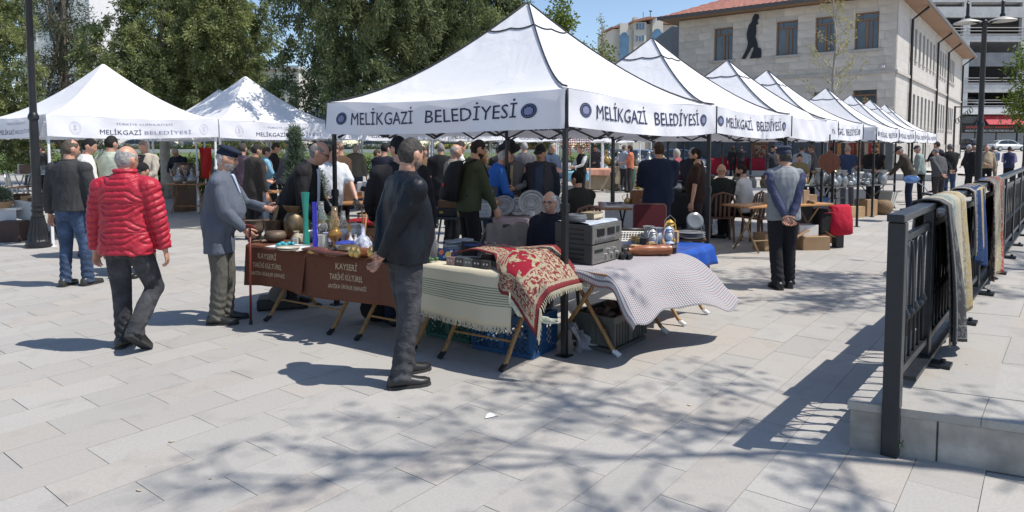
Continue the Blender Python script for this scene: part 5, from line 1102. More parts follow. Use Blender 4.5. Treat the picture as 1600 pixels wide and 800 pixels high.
tag(m.build('fringe',mat((.55,.49,.36),.95),o),kind='stuff')
m=MB()
pts=[FA(3.06,-.03,.66),FA(3.09,-.05,.56),FA(3.16,-.06,.49),FA(3.30,-.03,.455),FA(3.44,-.0,.45)]
for q in range(3): m.tube([Vector(p)+Vector((.014*math.cos(q*2.1+i*1.4),0,.014*math.sin(q*2.1+i*1.4))) for i,p in enumerate([pts[0].lerp(pts[1],.5),pts[1],pts[1].lerp(pts[2],.5),pts[2],pts[2].lerp(pts[3],.4),pts[3],pts[3].lerp(pts[4],.5),pts[4]])],[.016]*7+[.006],6)
m.build('braid',mat((.50,.50,.38),.95,0,.3,60),o)
# red rug lying over the goods
def rug_mat(name,field,motif,border,sc=7,bw=.16,axis_v=1.0):
    m,t=newmat(name); uv=t.n('SeparateXYZ'); t.l(t.co('UV'),uv.inputs[0]); x,y=uv.outputs[0],uv.outputs[1]
    dx=t.math('MINIMUM',x,t.math('SUBTRACT',1.0,x)); dy=t.math('MULTIPLY',t.math('MINIMUM',y,t.math('SUBTRACT',1.0,y)),axis_v); d=t.math('MINIMUM',dx,dy)
    n=t.noise(sc,3,t.co('UV'),1.2); vo=t.n('TexVoronoi'); vo.inputs['Scale'].default_value=sc*2.6; t.l(t.co('UV'),vo.inputs['Vector']); fl=t.ramp(n,[(.50,(0,)*3),(.53,(1,)*3)],'LINEAR')
    c=t.mix(fl,field,motif); c=t.mix(t.math('MULTIPLY',t.ramp(t.noise(sc*3.5,2,t.co('UV'),.8),[(.5,(0,)*3),(.56,(1,)*3)]),fl),c,tuple(q*.35+.1 for q in motif))
    inb=t.math('LESS_THAN',d,bw); nb=t.noise(sc*5,2,t.co('UV'),.6); bc=t.mix(t.ramp(nb,[(.46,(0,)*3),(.54,(1,)*3)]),border[0],border[1]); c=t.mix(inb,c,bc)
    for p,wd,col in ((bw,.007,border[2]),(bw*.22,.008,border[2]),(bw*.06,.02,border[0])): c=t.mix(t.math('LESS_THAN',t.math('ABSOLUTE',t.math('SUBTRACT',d,p)),wd),c,col)
    g=t.noise(160,2,t.co('UV')); t.l(t.mix(t.math('MULTIPLY',g,.35),c,(.05,.04,.035)),t.b.inputs['Base Color']); t.b.inputs['Roughness'].default_value=.95; t.b.inputs['Specular IOR Level'].default_value=.1; t.bump(g,.5,.01); return m
M_RUG=rug_mat('rug_pile',(.27,.010,.028),(.42,.37,.22),((.20,.03,.035),(.40,.35,.24),(.36,.30,.22)),8,.20,.62)
def rugf(a,b):
    h=smooth01(.40,.62,a); y0=.13-.155*h; B0=.36*h; x=2.40+1.0*a; z=.872+.012*math.sin(6*a+3*b)+.010*math.sin(11*a-5*b)
    if b>=B0: y=y0+(.68-y0)*(b-B0)/(1-B0); z-=.075*h*(1-min(1,(b-B0)/.16))**2
    else: k=B0-b; y=y0-.012-.10*k-.012*math.sin(a*16); z-=.075*h+k*.52
    if x>3.05: e=x-3.05; x=3.05+e*.75; z-=e*.45+e*e*.9
    return FA(x,y,z-.03*(1-smooth01(0,.25,a)))
m=MB().grid(rugf,40,30); o=m.build('rug',M_RUG,None,True,fix=False); sd_=o.modifiers.new('solid','SOLIDIFY'); sd_.thickness=.010; tag(o,'red and beige floral rug spread over the cassettes, one corner hanging','rug')
m=MB(); r=random.Random(3)
for k in range(60):
    p=Vector(rugf(1,k/59)); m.tube([p,p+Vector((.012,-.004,-.02)),p+Vector((.016+r.uniform(-.01,.01),-.006,-.05))],[.005,.004,.002],4,cap=False)
tag(m.build('fringe',mat((.52,.47,.34),.95),o),kind='stuff')
# crates
def crate(label,P,rz,L,Wd,H,mt,lat=True):
    t=thing('plastic_crate',label,'crate',P,rz,'plastic crates under the tables'); m=MB(); th=.02
    m.box((L/2,th/2,H-.03),(L,th,.06)).box((L/2,Wd-th/2,H-.03),(L,th,.06)).box((th/2,Wd/2,H-.031),(th,Wd-2*th,.06)).box((L-th/2,Wd/2,H-.031),(th,Wd-2*th,.06)); m.build('rim',mt,t)
    m=MB().box((L/2,Wd/2,.02),(L-.01,Wd-.01,.03))
    for x in (.02,L/2,L-.02):
        for y in (.012,Wd-.012): m.box((x,y,H/2),(.05,.018,H-.11))
    for y in (.02,Wd/2,Wd-.02):
        for x in (.012,L-.012): m.box((x,y,H/2),(.018,.05,H-.11))
    m.build('frame',mt,t); m=MB(); s=.055
    def bars(p0,p1,n):
        d=(Vector(p1)-Vector(p0)); Ld=d.length; k=-H
        while k<Ld:
            for sg in (1,-1):
                a0=max(0,k) ; a1=min(Ld,k+H); 
                if a1>a0:
                    za=(a0-k); zb=(a1-k)
                    if sg<0: za=H-za; zb=H-zb
                    q0=Vector(p0)+d*(a0/Ld)+Vector((0,0,za)); q1=Vector(p0)+d*(a1/Ld)+Vector((0,0,zb)); m.tube([q0,q1],.0065,4,cap=False)
            k+=s
    if lat: bars((0,.012,0),(L,.012,0),0); bars((.012,0,0),(.012,Wd,0),0); bars((L-.012,0,0),(L-.012,Wd,0),0)
    else:
        k=.03
        while k<L: m.box((k,.014,H/2),(.012,.012,H-.09)).box((k,Wd-.014,H/2),(.012,.012,H-.09)); k+=.05
        m.box((L/2,.02,H/2),(L-.03,.006,H-.1)).box((L/2,Wd-.02,H/2),(L-.03,.006,H-.1)).box((.016,Wd/2,H/2),(.006,Wd-.03,H-.1)).box((L-.016,Wd/2,H/2),(.006,Wd-.03,H-.1))
    tag(m.build('lattice',mt,t),kind='stuff'); return t
crate('bright blue lattice crate under the cream striped cloth',FA(2.42,.36),FA.rz,.60,.40,.33,mat((.010,.065,.17),.5)); crate('green lattice crate behind the legs of the crinkled jacket',FA(1.84,.45),FA.rz,.50,.36,.30,mat((.01,.075,.055),.5))
KC=Vector((.74,5.29,0)); FC=Fr(KC,UANG)
crate('dark grey crate full of odds and ends under the checked cloth',FC(.22,.06),UANG,.58,.40,.30,mat((.075,.078,.072),.55),False)
m=MB(); r=random.Random(8)
for k in range(16): m.ell((r.uniform(.08,.5),r.uniform(.08,.32),r.uniform(.22,.31)),(r.uniform(.03,.09),r.uniform(.03,.08),r.uniform(.02,.05)),8,6,Matrix.Rotation(r.uniform(0,3),3,'X'))
tag(m.build('rags',[mat((.10,.07,.06),.9,0,.5,8)],None,True,loc=FC(.22,.06),rz=UANG),'dark rags and tools heaped in the grey crate','rags')
tag(MB().grid(lambda a,b:(.2*a-.06*b+.03*math.sin(b*9),.1*math.sin(3*a)+.08*b+.04*math.sin(a*11+b*5),.01+.24*math.sin(b*2.2)*(1-.4*a*a)+.02*math.sin(a*13)),10,10).build('plastic_bag',mat((.34,.34,.36),.4),None,True,loc=FC(.04,.25,.0),rz=UANG,fix=False),'crumpled white plastic bag behind the tent leg','bag')
table('folding table with white tipped curved legs under the checked cloth',FC(0,0),UANG,1.22,.62,.70,capm=M_WHITEMETAL); table('second table behind the cassette decks under the blue tarpaulin',FC(1.28,-.02),UANG,.78,.66,.70,capm=M_WHITEMETAL)
# checked cloth with a flap lifted by the wind
m_chk,t=newmat('checked_cloth'); uv=t.n('SeparateXYZ'); t.l(t.co('UV'),uv.inputs[0]); L_=lambda s,k,w_:t.math('LESS_THAN',t.math('FRACT',t.math('MULTIPLY',s,k)),w_)
c=t.mix(t.math('MULTIPLY',L_(uv.outputs[0],62,.36),.8),(.47,.46,.46),(.055,.06,.09)); c=t.mix(t.math('MULTIPLY',L_(uv.outputs[0],20.67,.11),.6),c,(.30,.13,.11)); c=t.mix(t.math('MULTIPLY',L_(uv.outputs[1],66,.36),.6),c,(.12,.11,.16)); c=t.mix(t.math('MULTIPLY',L_(uv.outputs[1],22,.1),.5),c,(.30,.15,.13))
t.l(c,t.b.inputs['Base Color']); t.b.inputs['Roughness'].default_value=.9; t.bump(t.noise(30,3,t.co('UV')),.3,.01)
def chk(a,b):
    # b 0..1 : left edge of the table -> right edge -> flap; a along the table from the near end
    x=-.045+1.33*a; tot=.62+.62; s=b*tot; dz=0
    near=max(0,.045-1.33*a)
    if s<=.60: y=.61-s; z=.706+.003*math.sin(9*a+7*b); 
    else:
        e=(s-.60)/.64; out=(.22+.38*a+.05*math.sin(a*9+1))*e**.95; dr=(.31+.08*a)*e**1.25+.035*math.sin(a*8.5+.6)*e+.02*math.sin(a*17)*e; y=.01-out; z=.706-dr; x+=.10*e*(a-.2)
        z+=.05*math.sin(math.pi*min(1,e*1.3))*(.3+.7*a)
    if near>0: z-=near*2.1+.02*math.sin(s*14); x+=near*.55
    return FC(x,y,z)
o=MB().grid(chk,48,56).build('tablecloth',m_chk,None,True,fix=False); sd_=o.modifiers.new('solid','SOLIDIFY'); sd_.thickness=.004; tag(o,'checked tablecloth with its loose side blown outwards by the wind','tablecloth')
BLUET=mat((.012,.07,.36),.35,0,.2,6,bump=.5,bs=14)
o,fn,tot=drape('tarpaulin','shiny blue tarpaulin over the table with lanterns',FC,1.30,2.05,-.02,.62,.705,.18,BLUET,seed=9,amp=.03); o['category']='tarpaulin'
# cassette decks
def deck(label,P,rz,top):
    t=thing('cassette_deck',label,'stereo deck',P,rz,'stacked stereo decks'); L,Dp,H=.49,.36,.165; body=mat((.05,.048,.044),.5,0,.15); face=mat((.21,.20,.18),.42,.4,.12)
    MB().box((L/2,Dp/2+.004,H/2),(L,Dp,H)).build('case',body,t,bev=.004); f=MB().box((L/2,-.006,H/2),(L-.004,.012,H-.01)).build('front_panel',face,t,bev=.002)
    for k in range(3): MB().box((-.003,Dp*.5+.0,.04+.04*k),(.006,Dp*.6,.012)).build('vent',BLKP,t)
    if top:
        for x in (.10,.27): MB().box((x+.03,-.014,.095),(.115,.008,.06)).build('cassette_window',mat((.02,.02,.022),.15),t)
        for k in range(10): MB().box((.06+.033*k,-.017,.035),(.022,.016,.018)).build('key',STEEL,t)
        MB().box((.42,-.014,.1),(.05,.006,.05)).build('display',mat((.03,.05,.04),.2),t)
        for k in range(3): MB().box((.05+.02*k,-.014,.135),(.012,.006,.006)).build('key',STEEL,t)
    else:
        for k in range(5): MB().lathe([(.017,0),(.016,.016),(.01,.018)],12,(.22+.048*k,-.012,.10 if k%2 else .06),Matrix.Rotation(R(90),3,'X')).build('knob',STEEL,t,True,angle=40)
        for k in range(6): MB().box((.05+.022*k,-.014,.05),(.014,.006,.012)).build('key',STEEL,t)
        MB().box((.10,-.014,.11),(.13,.006,.025)).build('display',mat((.02,.03,.025),.15),t)
    return t
DR=UANG
deck('lower tuner deck with round knobs on the checked cloth',FC(.22,.28,.712),DR,0); deck('upper twin cassette deck stacked on the tuner',FC(.22,.28,.880),DR,1)
tag(MB().grid(lambda a,b:(.47*a-.005,.36*b-.01,.006+.012*math.sin(7*a+5*b)**2+(-.03 if b<.03 else 0)),20,12).build('plastic_sheet',mat((.42,.47,.55),.25,0,.1),None,True,loc=FC(.23,.29,1.046),rz=DR,fix=False),'pale plastic sheet over the top cassette deck','sheet')
single('ashtray',MB().lathe([(.0,.0),(.085,0),(.095,.02),(.085,.05),(.07,.055),(.06,.03),(0,.028)],24,cap=False),mat((.10,.105,.11),.5),'round grey metal tin on top of the cassette decks','tin',FC(.30,.48,1.066),0,smooth=True,angle=40)
ob('book','thick old book lying on the cassette decks','book',FC(.45,.40,1.066),[('cover',MB().box((.09,.06,.004),(.19,.13,.006)).box((.09,.06,.051),(.19,.13,.006)).box((-.002,.06,.027),(.006,.13,.046)),mat((.22,.17,.10),.7)),('pages',MB().box((.092,.06,.0275),(.178,.122,.038)),mat((.58,.50,.36),.9))],DR+.1)
# further goods on the checked cloth and the blue tarpaulin
ob('camera','black folding camera lying right of the cassette decks','camera',FC(.80,.30,.712),[('body',MB().box((.06,.03,.04),(.13,.06,.08)),BLKP,False,.006),('lens',MB().lathe([(.028,0),(.026,.03),(.02,.032)],14,(.06,.0,.042),Matrix.Rotation(R(90),3,'X')),STEEL,True)],DR)
ob('binoculars','small black binoculars in front of the turned wooden club','binoculars',D(985,5.9,.712),[('tube',MB().tube([(0,0,.028),(.12,.02,.028)],[.022,.028],12),BLKP,True),('tube',MB().tube([(0,.06,.028),(.12,.07,.028)],[.022,.028],12),BLKP,True),('bridge',MB().box((.05,.034,.03),(.03,.05,.02)),BLKP)],DR+.6)
ob('wooden_club','turned orange brown wooden club lying on the checked cloth','club',D(1013,6.15,.76),[('body',MB().lathe([(.02,-.20),(.03,-.19),(.026,-.15),(.046,-.10),(.05,-.0),(.044,.09),(.052,.12),(.044,.15),(.05,.17),(.046,.21),(.03,.215)],16,(0,0,0),Matrix.Rotation(R(90),3,'Y')),wood_mat((.30,.10,.04),.35,axis=0),True)],DR-.75)
single('wood_block',MB().box((0,0,.025),(.20,.06,.05),Matrix.Rotation(R(18),3,'Y')),PALEW,'pale wooden block leaning behind the turned club','block',D(1010,6.45,.73),DR+1.0,bev=.003)
ob('pepper_mill','small pale wooden mill standing at the edge of the checked cloth','mill',FC(1.22,.12,.712),[('body',MB().lathe([(.03,0),(.026,.03),(.018,.06),(.026,.09),(.016,.11),(.012,.125)],14),PALEW,True),('foot',MB().box((0,0,.006),(.08,.08,.012)),PALEW)],DR)
ob('cup','black and silver beaker at the far edge of the checked cloth','cup',FC(1.235,.02,.712),[('cup',MB().lathe([(.028,0),(.032,.06),(.033,.085),(.029,.086),(.027,.01)],14),BLKP,True),('band',MB().lathe([(.0345,.055),(.0355,.085)],14,cap=False),STEEL,True)],0)
single('blue_cloth',MB().grid(lambda a,b:(.34*a,.16*b,.012+.03*math.sin(9*a)*math.sin(7*b)**2),16,10),cloth_mat((.02,.05,.22)),'crumpled navy cloth between the camera and the typewriter','cloth',FC(.98,.36,.712),DR)
def case():
    t=thing('suitcase','open brown suitcase with a red lining behind the typewriter','suitcase',D(988,7.35,.712),-.18); t.scale=(.72,.8,.86); sk=mat((.10,.045,.03),.5,0,.2); ln=mat((.085,.006,.010),.85)
    m=MB().box((.25,-.17,.05),(.50,.34,.10)); m.build('base',sk,t,bev=.02); MB().box((.25,-.17,.101),(.46,.30,.008)).build('lining',ln,t)
    M=Matrix.Rotation(R(-12),3,'X'); m=MB()
    pl=[(.0+.03*(1-math.cos(a)) if i<5 else 0,0) for i,a in enumerate([0]*6)]
    rp=[(.0,0),(.0,.28),(.012,.315),(.04,.33),(.46,.33),(.488,.315),(.5,.28),(.5,0)]; m.prism(rp,0,.11,M,(0,.0,.11)); m.build('lid',sk,t)
    MB().prism([(.02,.02),(.02,.275),(.045,.31),(.455,.31),(.48,.275),(.48,.02)],-.006,-.002,M,(0,0,.11)).build('lining',ln,t)
    MB().tube([(.2,-.345,.05),(.2,-.37,.055),(.3,-.37,.055),(.3,-.345,.05)],.009,6).build('handle',BLKP,t); return t
case()
t=thing('typewriter','pale grey typewriter in front of the open suitcase','typewriter',D(985,6.75,.712),-.1); m=MB().prism([(0,0),(.36,0),(.36,.10),(.22,.12),(.0,.045)],-.15,.15,Matrix.Rotation(R(90),3,'Z')@Matrix.Rotation(0,3,'Z')); m.build('body',mat((.52,.50,.45),.45),t)
MB().tube([(-.12-.08,.32,.12),(.20,.32,.12)],.022,12).build('roller',BLKP,t,True)
for rw in range(4):
    for k in range(9): MB().lathe([(.011,0),(.01,.008)],8,(-.12+.028*k+.006*rw,.04+.038*rw,.055+.018*rw)).build('key',mat((.1,.1,.1),.4),t)
def lantern(label,P,sc,mt,gl,cat='lantern'):
    t=thing('lantern',label,cat,P,.4); t.scale=(sc,)*3
    MB().lathe([(.075,0),(.082,.02),(.08,.055),(.05,.075),(.035,.085)],18).build('fuel_tank',mt,t,True,angle=40); MB().lathe([(.036,.09),(.052,.12),(.055,.16),(.038,.205)],16).build('globe',gl,t,True)
    MB().lathe([(.04,.205),(.05,.215),(.035,.235),(.05,.25),(.02,.275),(.015,.28)],16).build('chimney_cap',mt,t,True,angle=40)
    for sd in (-1,1): MB().tube([(sd*.07,0,.06),(sd*.085,0,.12),(sd*.075,0,.21),(sd*.03,0,.262)],.009,8).build('side_tube',mt,t,True)
    MB().tube([(-.08,0,.2),(-.07,0,.28),(0,0,.335),(.07,0,.28),(.08,0,.2)],.0035,6).build('handle',STEEL,t); return t
lantern('yellow storm lantern standing on the blue tarpaulin',D(1046,6.95,.71),.86,mat((.55,.33,.03),.4,.1),glass()); lantern('squat blue and white enamel lantern before the yellow one',D(1044,6.7,.71),.72,mat((.35,.42,.55),.35,.1,.6,20),mat((.62,.62,.60),.3)); lantern('slim white and grey lantern left of the yellow one',D(1019,6.6,.71),.66,mat((.55,.55,.53),.4,.2),mat((.5,.5,.48),.3))
for k in range(3): single('metal_plate',MB().lathe([(0,.0),(.10,.002),(.15,.016),(.155,.02),(.10,.008),(0,.006)],24,cap=False),STEEL if k!=1 else TIN,('lowest','middle','topmost')[k]+' of the flat metal plates piled beside the yellow lantern','plate',D(1078,7.15,.738+.022*k),k,smooth=True)
single('glass_plate',MB().lathe([(0,.0),(.06,.002),(.09,.016),(.095,.022),(.06,.009),(0,.008)],24,(0,0,.10),Matrix.Rotation(R(70),3,'X')@Matrix.Rotation(R(15),3,'Y'),cap=False),mat((.17,.18,.19),.2),'pressed glass plate standing on edge behind the metal plates','plate',D(1084,7.25,.80),-.2,smooth=True)
single('small_tray',MB().box((0,0,.012),(.34,.24,.024)),DARKWOOD,'dark wooden tray under the piled metal plates','tray',D(1076,7.2,.712),-.2,bev=.006)
# goods on the brown cloth: (profile vessels)
def vessel(name,label,P,prof,mt,sc=1,handle=0,spout=0,cat=None,n=18,group=None,rz=0,sy=1):
    pr=[(r*sc,z*sc) for r,z in prof]; t=None; h=pr[-1][1]; rm=max(r for r,z in pr)
    t=thing(name,label,cat or name.replace('_',' '),P,rz,group); MB().lathe(pr,n,sy=sy).build('body',mt,t,True,angle=50)
    if handle: MB().tube([(rm*.75,0,h*.82),(rm*1.5,0,h*.78),(rm*1.55,0,h*.5),(rm*.85,0,h*.3)],rm*.10,6).build('handle',mt,t,True)
    if spout: MB().tube([(-rm*.8,0,h*.3),(-rm*1.5,0,h*.55),(-rm*1.75,0,h*.9)],[rm*.16,rm*.10,rm*.07],8).build('spout',mt,t,True)
    return t
ZA=.757
POT=[(.05,0),(.055,.01),(.10,.06),(.115,.12),(.095,.17),(.10,.185),(.09,.18),(.08,.16)]; GOB=[(.07,0),(.075,.012),(.035,.03),(.03,.05),(.09,.10),(.10,.16),(.085,.20),(.10,.23),(.09,.23)]; VAS=[(.08,0),(.11,.08),(.12,.17),(.09,.24),(.07,.27),(.11,.33),(.115,.345),(.10,.34)]
EWER=[(.06,0),(.10,.04),(.115,.11),(.09,.17),(.04,.22),(.032,.28),(.045,.32),(.03,.33),(.012,.36),(.014,.375)]; BOT=[(.045,0),(.048,.01),(.048,.12),(.018,.17),(.016,.22),(.02,.225)]; BOWL=[(.04,0),(.05,.008),(.09,.045),(.10,.07),(.094,.07),(.04,.015)]; FLASK=[(.05,0),(.075,.03),(.08,.08),(.05,.13),(.018,.16),(.016,.24),(.022,.245)]
def clutter(names,fr,x0,x1,y0,y1,z,n,seed,where,sc=(.6,1.1),group=None):
    """n separate small goods of mixed kinds standing on a stall"""
    r=random.Random(seed); kinds=names; ordn=['first','second','third','fourth','fifth','sixth','seventh','eighth','ninth','tenth','eleventh','twelfth','thirteenth','fourteenth','fifteenth','sixteenth','seventeenth','eighteenth','nineteenth','twentieth']
    protos={}; cnt={}
    for k in range(n):
        nm,prof,mt,adj=kinds[r.randrange(len(kinds))]; x=x0+(x1-x0)*(k+.5)/n; y=y0+(y1-y0)*r.random(); s=r.uniform(*sc); P=fr(x,y,z); cnt[(nm,adj)]=cnt.get((nm,adj),0)+1; c=cnt[(nm,adj)]
        lb=f"{adj} {nm.replace('_',' ')} {where}, {ordn[min(c,20)-1]} from left"
        if prof=='box': b=(r.uniform(.12,.3)*s,r.uniform(.1,.22)*s,r.uniform(.08,.26)*s); single(nm,MB().box((0,0,b[2]/2),b),mt,lb,nm.replace('_',' '),P,fr.rz+r.uniform(-.4,.4),group or where,bev=.003)
        else:
            t=thing(nm,lb,nm.replace('_',' '),P,r.uniform(0,6),group or 'goods '+where); t.scale=(s,)*3; key=(nm,adj)
            if key not in protos: q=MB().lathe(prof,12).build('body',mt,t,True,angle=50); h=prof[-1][1]; rm=max(a for a,b in prof); hd=MB().tube([(rm*.8,0,h*.8),(rm*1.45,0,h*.75),(rm*1.45,0,h*.45),(rm*.85,0,h*.3)],rm*.09,5).build('handle',mt,t,True) if nm in('jug','teapot','ewer','coffee_pot') else None; protos[key]=(q.data,hd.data if hd else None)
            else: link('body',protos[key][0],t); protos[key][1] and link('handle',protos[key][1],t)
MET=[('copper_pot',POT,COPPER,'copper'),('ewer',EWER,BRASS,'brass'),('jug',VAS,TIN,'grey metal'),('bowl',BOWL,STEEL,'shiny steel'),('vase',VAS,BRONZE,'dark bronze'),('goblet',GOB,BRASS,'brass'),('coffee_pot',EWER,TIN,'tin')]
GLS=[('bottle',BOT,mat((.10,.16,.09),.15),'green glass'),('bottle',BOT,mat((.16,.08,.03),.15),'brown glass'),('vase',FLASK,CERAM,'white china'),('jar',POT,mat((.35,.4,.45),.2),'bluish glass'),('teapot',POT,CERAM,'white china'),('bowl',BOWL,mat((.3,.06,.05),.3),'red glazed')]
BOXES=[('box','box',mat((.30,.20,.12),.7),'cardboard'),('radio','box',mat((.05,.045,.045),.4),'black'),('box','box',DARKWOOD,'dark wooden'),('book','box',mat((.42,.40,.36),.8),'pale'),('box','box',mat((.22,.03,.03),.6),'red')]
def LA(px,d): return D(px,d,ZA)
vessel('goblet_bowl','dark footed metal bowl at the left end of the brown cloth',LA(399,6.75),GOB,CLAY,.92,cat='bowl'); vessel('metal_pot','squat brown metal pot right of the footed bowl',LA(431,6.72),[(.06,0),(.10,.03),(.11,.065),(.09,.10),(.08,.105)],CLAY,1.0)
t=vessel('mortar','dark mortar with its pestle sticking out behind the squat pot',LA(427,7.0),[(.07,0),(.08,.05),(.10,.15),(.12,.20),(.10,.2),(.07,.08)],CLAY,.95); MB().tube([(.0,0,.12),(.05,.02,.33)],[.018,.022],8).build('pestle',CLAY,t)
vessel('metal_vase','wide dark metal vase with flared rim on the brown cloth',LA(461,7.0),VAS,BRONZE,.98,cat='vase'); vessel('small_vase','little tan clay vase before the flared vase',LA(464,6.6),[(.03,0),(.05,.02),(.055,.05),(.03,.085),(.022,.11),(.03,.12)],mat((.42,.36,.25),.6),1.0,cat='vase')
vessel('teal_vase','tall slender teal glass vase',LA(479,6.5),[(.035,0),(.035,.02),(.026,.10),(.024,.28),(.032,.42),(.040,.505),(.034,.505),(.02,.3)],mat((.02,.26,.20),.15,0,.08,coat=.5),1.0,cat='vase'); vessel('blue_vase','tall straight cobalt blue glass tube vase',LA(493,6.3),[(.024,0),(.024,.01),(.021,.05),(.021,.42),(.024,.43),(.018,.43)],mat((.03,.03,.50),.15,0,.08,coat=.5),1.0,cat='vase')
m=MB(); [m.ell((.03*k-.06,.02*math.sin(k*2),.025+.01*(k%2)),(.028,.022,.02),8,6) for k in range(5)]; single('teal_figurine',m,mat((.03,.28,.32),.4),'turquoise knotted ornament beside the white papers','ornament',LA(447,6.35),.3,smooth=True)
for k in range(4): single('paper_sheet',MB().box((0,0,.002),(.36,.24,.004)),mat((.62,.62,.6),.8),('bottom','second','third','top')[k]+' white printed sheet of the pile on the brown cloth','paper',LA(462-3*k,6.3)+Vector((0,0,.005*k)),FA.rz+.15*(k%2)-.05)
for k in range(2): single('paper_plate',MB().lathe([(0,0),(.09,.002),(.125,.015),(.09,.006),(0,.004)],20,cap=False,sy=.7),mat((.50,.46,.36),.5),('lower','upper')[k]+' oval cream dish at the edge of the brown cloth','dish',LA(450,6.18)+Vector((0,0,.014*k)),.2*k+FA.rz,smooth=True)
GOLDG=mat((.42,.22,.06),.12,.5,.2,10)
def oil_lamp(label,P,sc,base,sh):
    t=thing('oil_lamp',label,'oil lamp',P,0); t.scale=(sc,)*3; MB().lathe([(.06,0),(.065,.01),(.03,.03),(.022,.07),(.05,.11),(.065,.15),(.05,.185),(.03,.20)],18).build('base',base,t,True,angle=50); MB().lathe([(.036,.20),(.055,.25),(.03,.32),(.028,.40),(.026,.40),(.027,.32),(.05,.25),(.033,.20)],16,cap=False).build('chimney',sh,t,True); MB().lathe([(.036,.19),(.04,.20),(.034,.215)],12).build('burner',BRASS,t); return t
oil_lamp('gold glass oil lamp with a tall chimney on the brown cloth',LA(524,6.2),.98,GOLDG,glass((.95,.8,.55))); oil_lamp('clear glass oil lamp behind the cobalt vase',LA(503,6.7),1.0,glass(),glass()); oil_lamp('small frosted oil lamp right of the gold one',LA(537,6.55),.8,mat((.60,.60,.62),.3),glass())
vessel('glass_decanter','round glass decanter with blue pattern near the crinkled jacket',LA(568,6.05),FLASK,mat((.45,.48,.58),.12,0,.7,30),1.0); vessel('glass_jug','thick white glass jug before the cobalt vase',LA(506,6.2),[(.045,0),(.05,.01),(.045,.10),(.05,.14),(.044,.14)],mat((.62,.60,.52),.2),1.0,handle=1); vessel('lilac_cup','lilac frosted tumbler behind the white jug',LA(513,6.4),[(.035,0),(.042,.12),(.038,.12)],mat((.34,.36,.60),.3),1.1,cat='tumbler')
vessel('white_bowl','white plastic bowl with a blue lid right of the gold lamp',LA(541,6.15),[(.07,0),(.095,.05),(.10,.065),(.06,.075)],CERAM,1.0,cat='bowl'); single('lid',MB().lathe([(.098,0),(.10,.008),(.06,.02),(0,.022)],18),mat((.03,.05,.30),.4),'navy lid on the white plastic bowl','lid',LA(541,6.15)+Vector((0,0,.066)),0,smooth=True,angle=40)
for k,(px,d) in enumerate(((556,6.2),(548,6.3))): vessel('small_bottle',('little white bottle beside the blue patterned decanter','little white bottle behind the white bowl')[k],LA(px,d),BOT,CERAM,.62)
vessel('brass_bowl','shallow hammered brass bowl near the edge of the brown cloth',LA(545,5.92),[(.05,0),(.09,.03),(.10,.055),(.085,.075),(.06,.085)],BRONZE,1.0,cat='bowl'); vessel('copper_dish','low copper dish at the right end of the brown cloth goods',LA(572,5.85),BOWL,COPPER,.8,cat='dish'); vessel('copper_dish','copper dish behind the brass bulbs',LA(566,6.0),BOWL,COPPER,.7,cat='dish')
for k,(px,d) in enumerate(((551,5.78),(559,5.72),(580,5.75))): vessel('brass_bulb',('round brass bulb lying at the cloth edge','second brass bulb right of the first','brass bulb beside the copper dish')[k],LA(px,d),[(.012,0),(.035,.02),(.042,.05),(.02,.08),(.014,.10)],BRASS,.95,cat='bulb')
for k,(px,d,rz,lb) in enumerate(((500,5.98,.2,'long dark wooden sheath on the brown cloth'),(512,5.9,-.1,'reddish wooden case before the gold lamp'),(525,5.84,.3,'thin dark wooden box beside the reddish case'),(493,6.08,.5,'brown wooden ladle head left of the gold lamp'))): single('wooden_case',MB().ell((0,0,.022),(.13,.035,.022),12,8),wood_mat((.12+.06*(k==1),.045,.03),.35,axis=0),lb,'wooden case',LA(px,d),rz+FA.rz,smooth=True)
r=random.Random(15)
for k in range(9): single('trinket',MB().ell((0,0,.012),(r.uniform(.02,.045),r.uniform(.015,.03),r.uniform(.01,.02)),8,6),[BRASS,CLAY,COPPER,TIN][k%4],['brass','dark clay','copper','tin'][k%4]+' trinket lying '+['beside the wooden sheath','before the teal vase','in front of the gold lamp','behind the copper dish','near the white papers','by the brass bulbs','left of the brass bowl','behind the reddish case','at the edge near the clasped hands'][k],'trinket',LA(488+11*k,5.95+.25*r.random()),r.random()*3,smooth=True)
# goods on the cream cloth
vessel('glass_cruet','faceted glass cruet on the cream cloth beside the crinkled jacket',D(678,5.75,ZA),BOT,glass(),.95); 
def cds(label,P,n,cols,rz):
    t=thing('cassette_stack',label,'stack of cassettes',P,rz,'cases stacked on the cream cloth')
    for k in range(n): MB().box((random.uniform(-.01,.01),random.uniform(-.01,.01),.0085+.0175*k),(.125,.115,.015),Matrix.Rotation(random.uniform(-.15,.15),3,'Z')).build('case',mat(cols[k%len(cols)],.15,0,.3,20),t)
cds('leaning stack of clear cassette cases left of the blue lidded stack',D(708,5.95,ZA),7,[(.35,.36,.38),(.5,.5,.52),(.22,.23,.25)],.4); cds('stack of cassette cases with a dark blue top',D(741,5.9,ZA),6,[(.28,.3,.34),(.4,.4,.42),(.06,.10,.30)],-.2); cds('middle stack of pale cassette cases',D(725,6.05,ZA),7,[(.45,.45,.46),(.3,.3,.32)],.8)
t=thing('picture_disc_case','dark blue case with a coloured planets picture','case',D(697,5.6,ZA),FA.rz+.1); M=Matrix.Rotation(R(-14),3,'X'); MB().box((0,0,.05),(.16,.014,.10),M).build('case',mat((.02,.035,.12),.2),t)
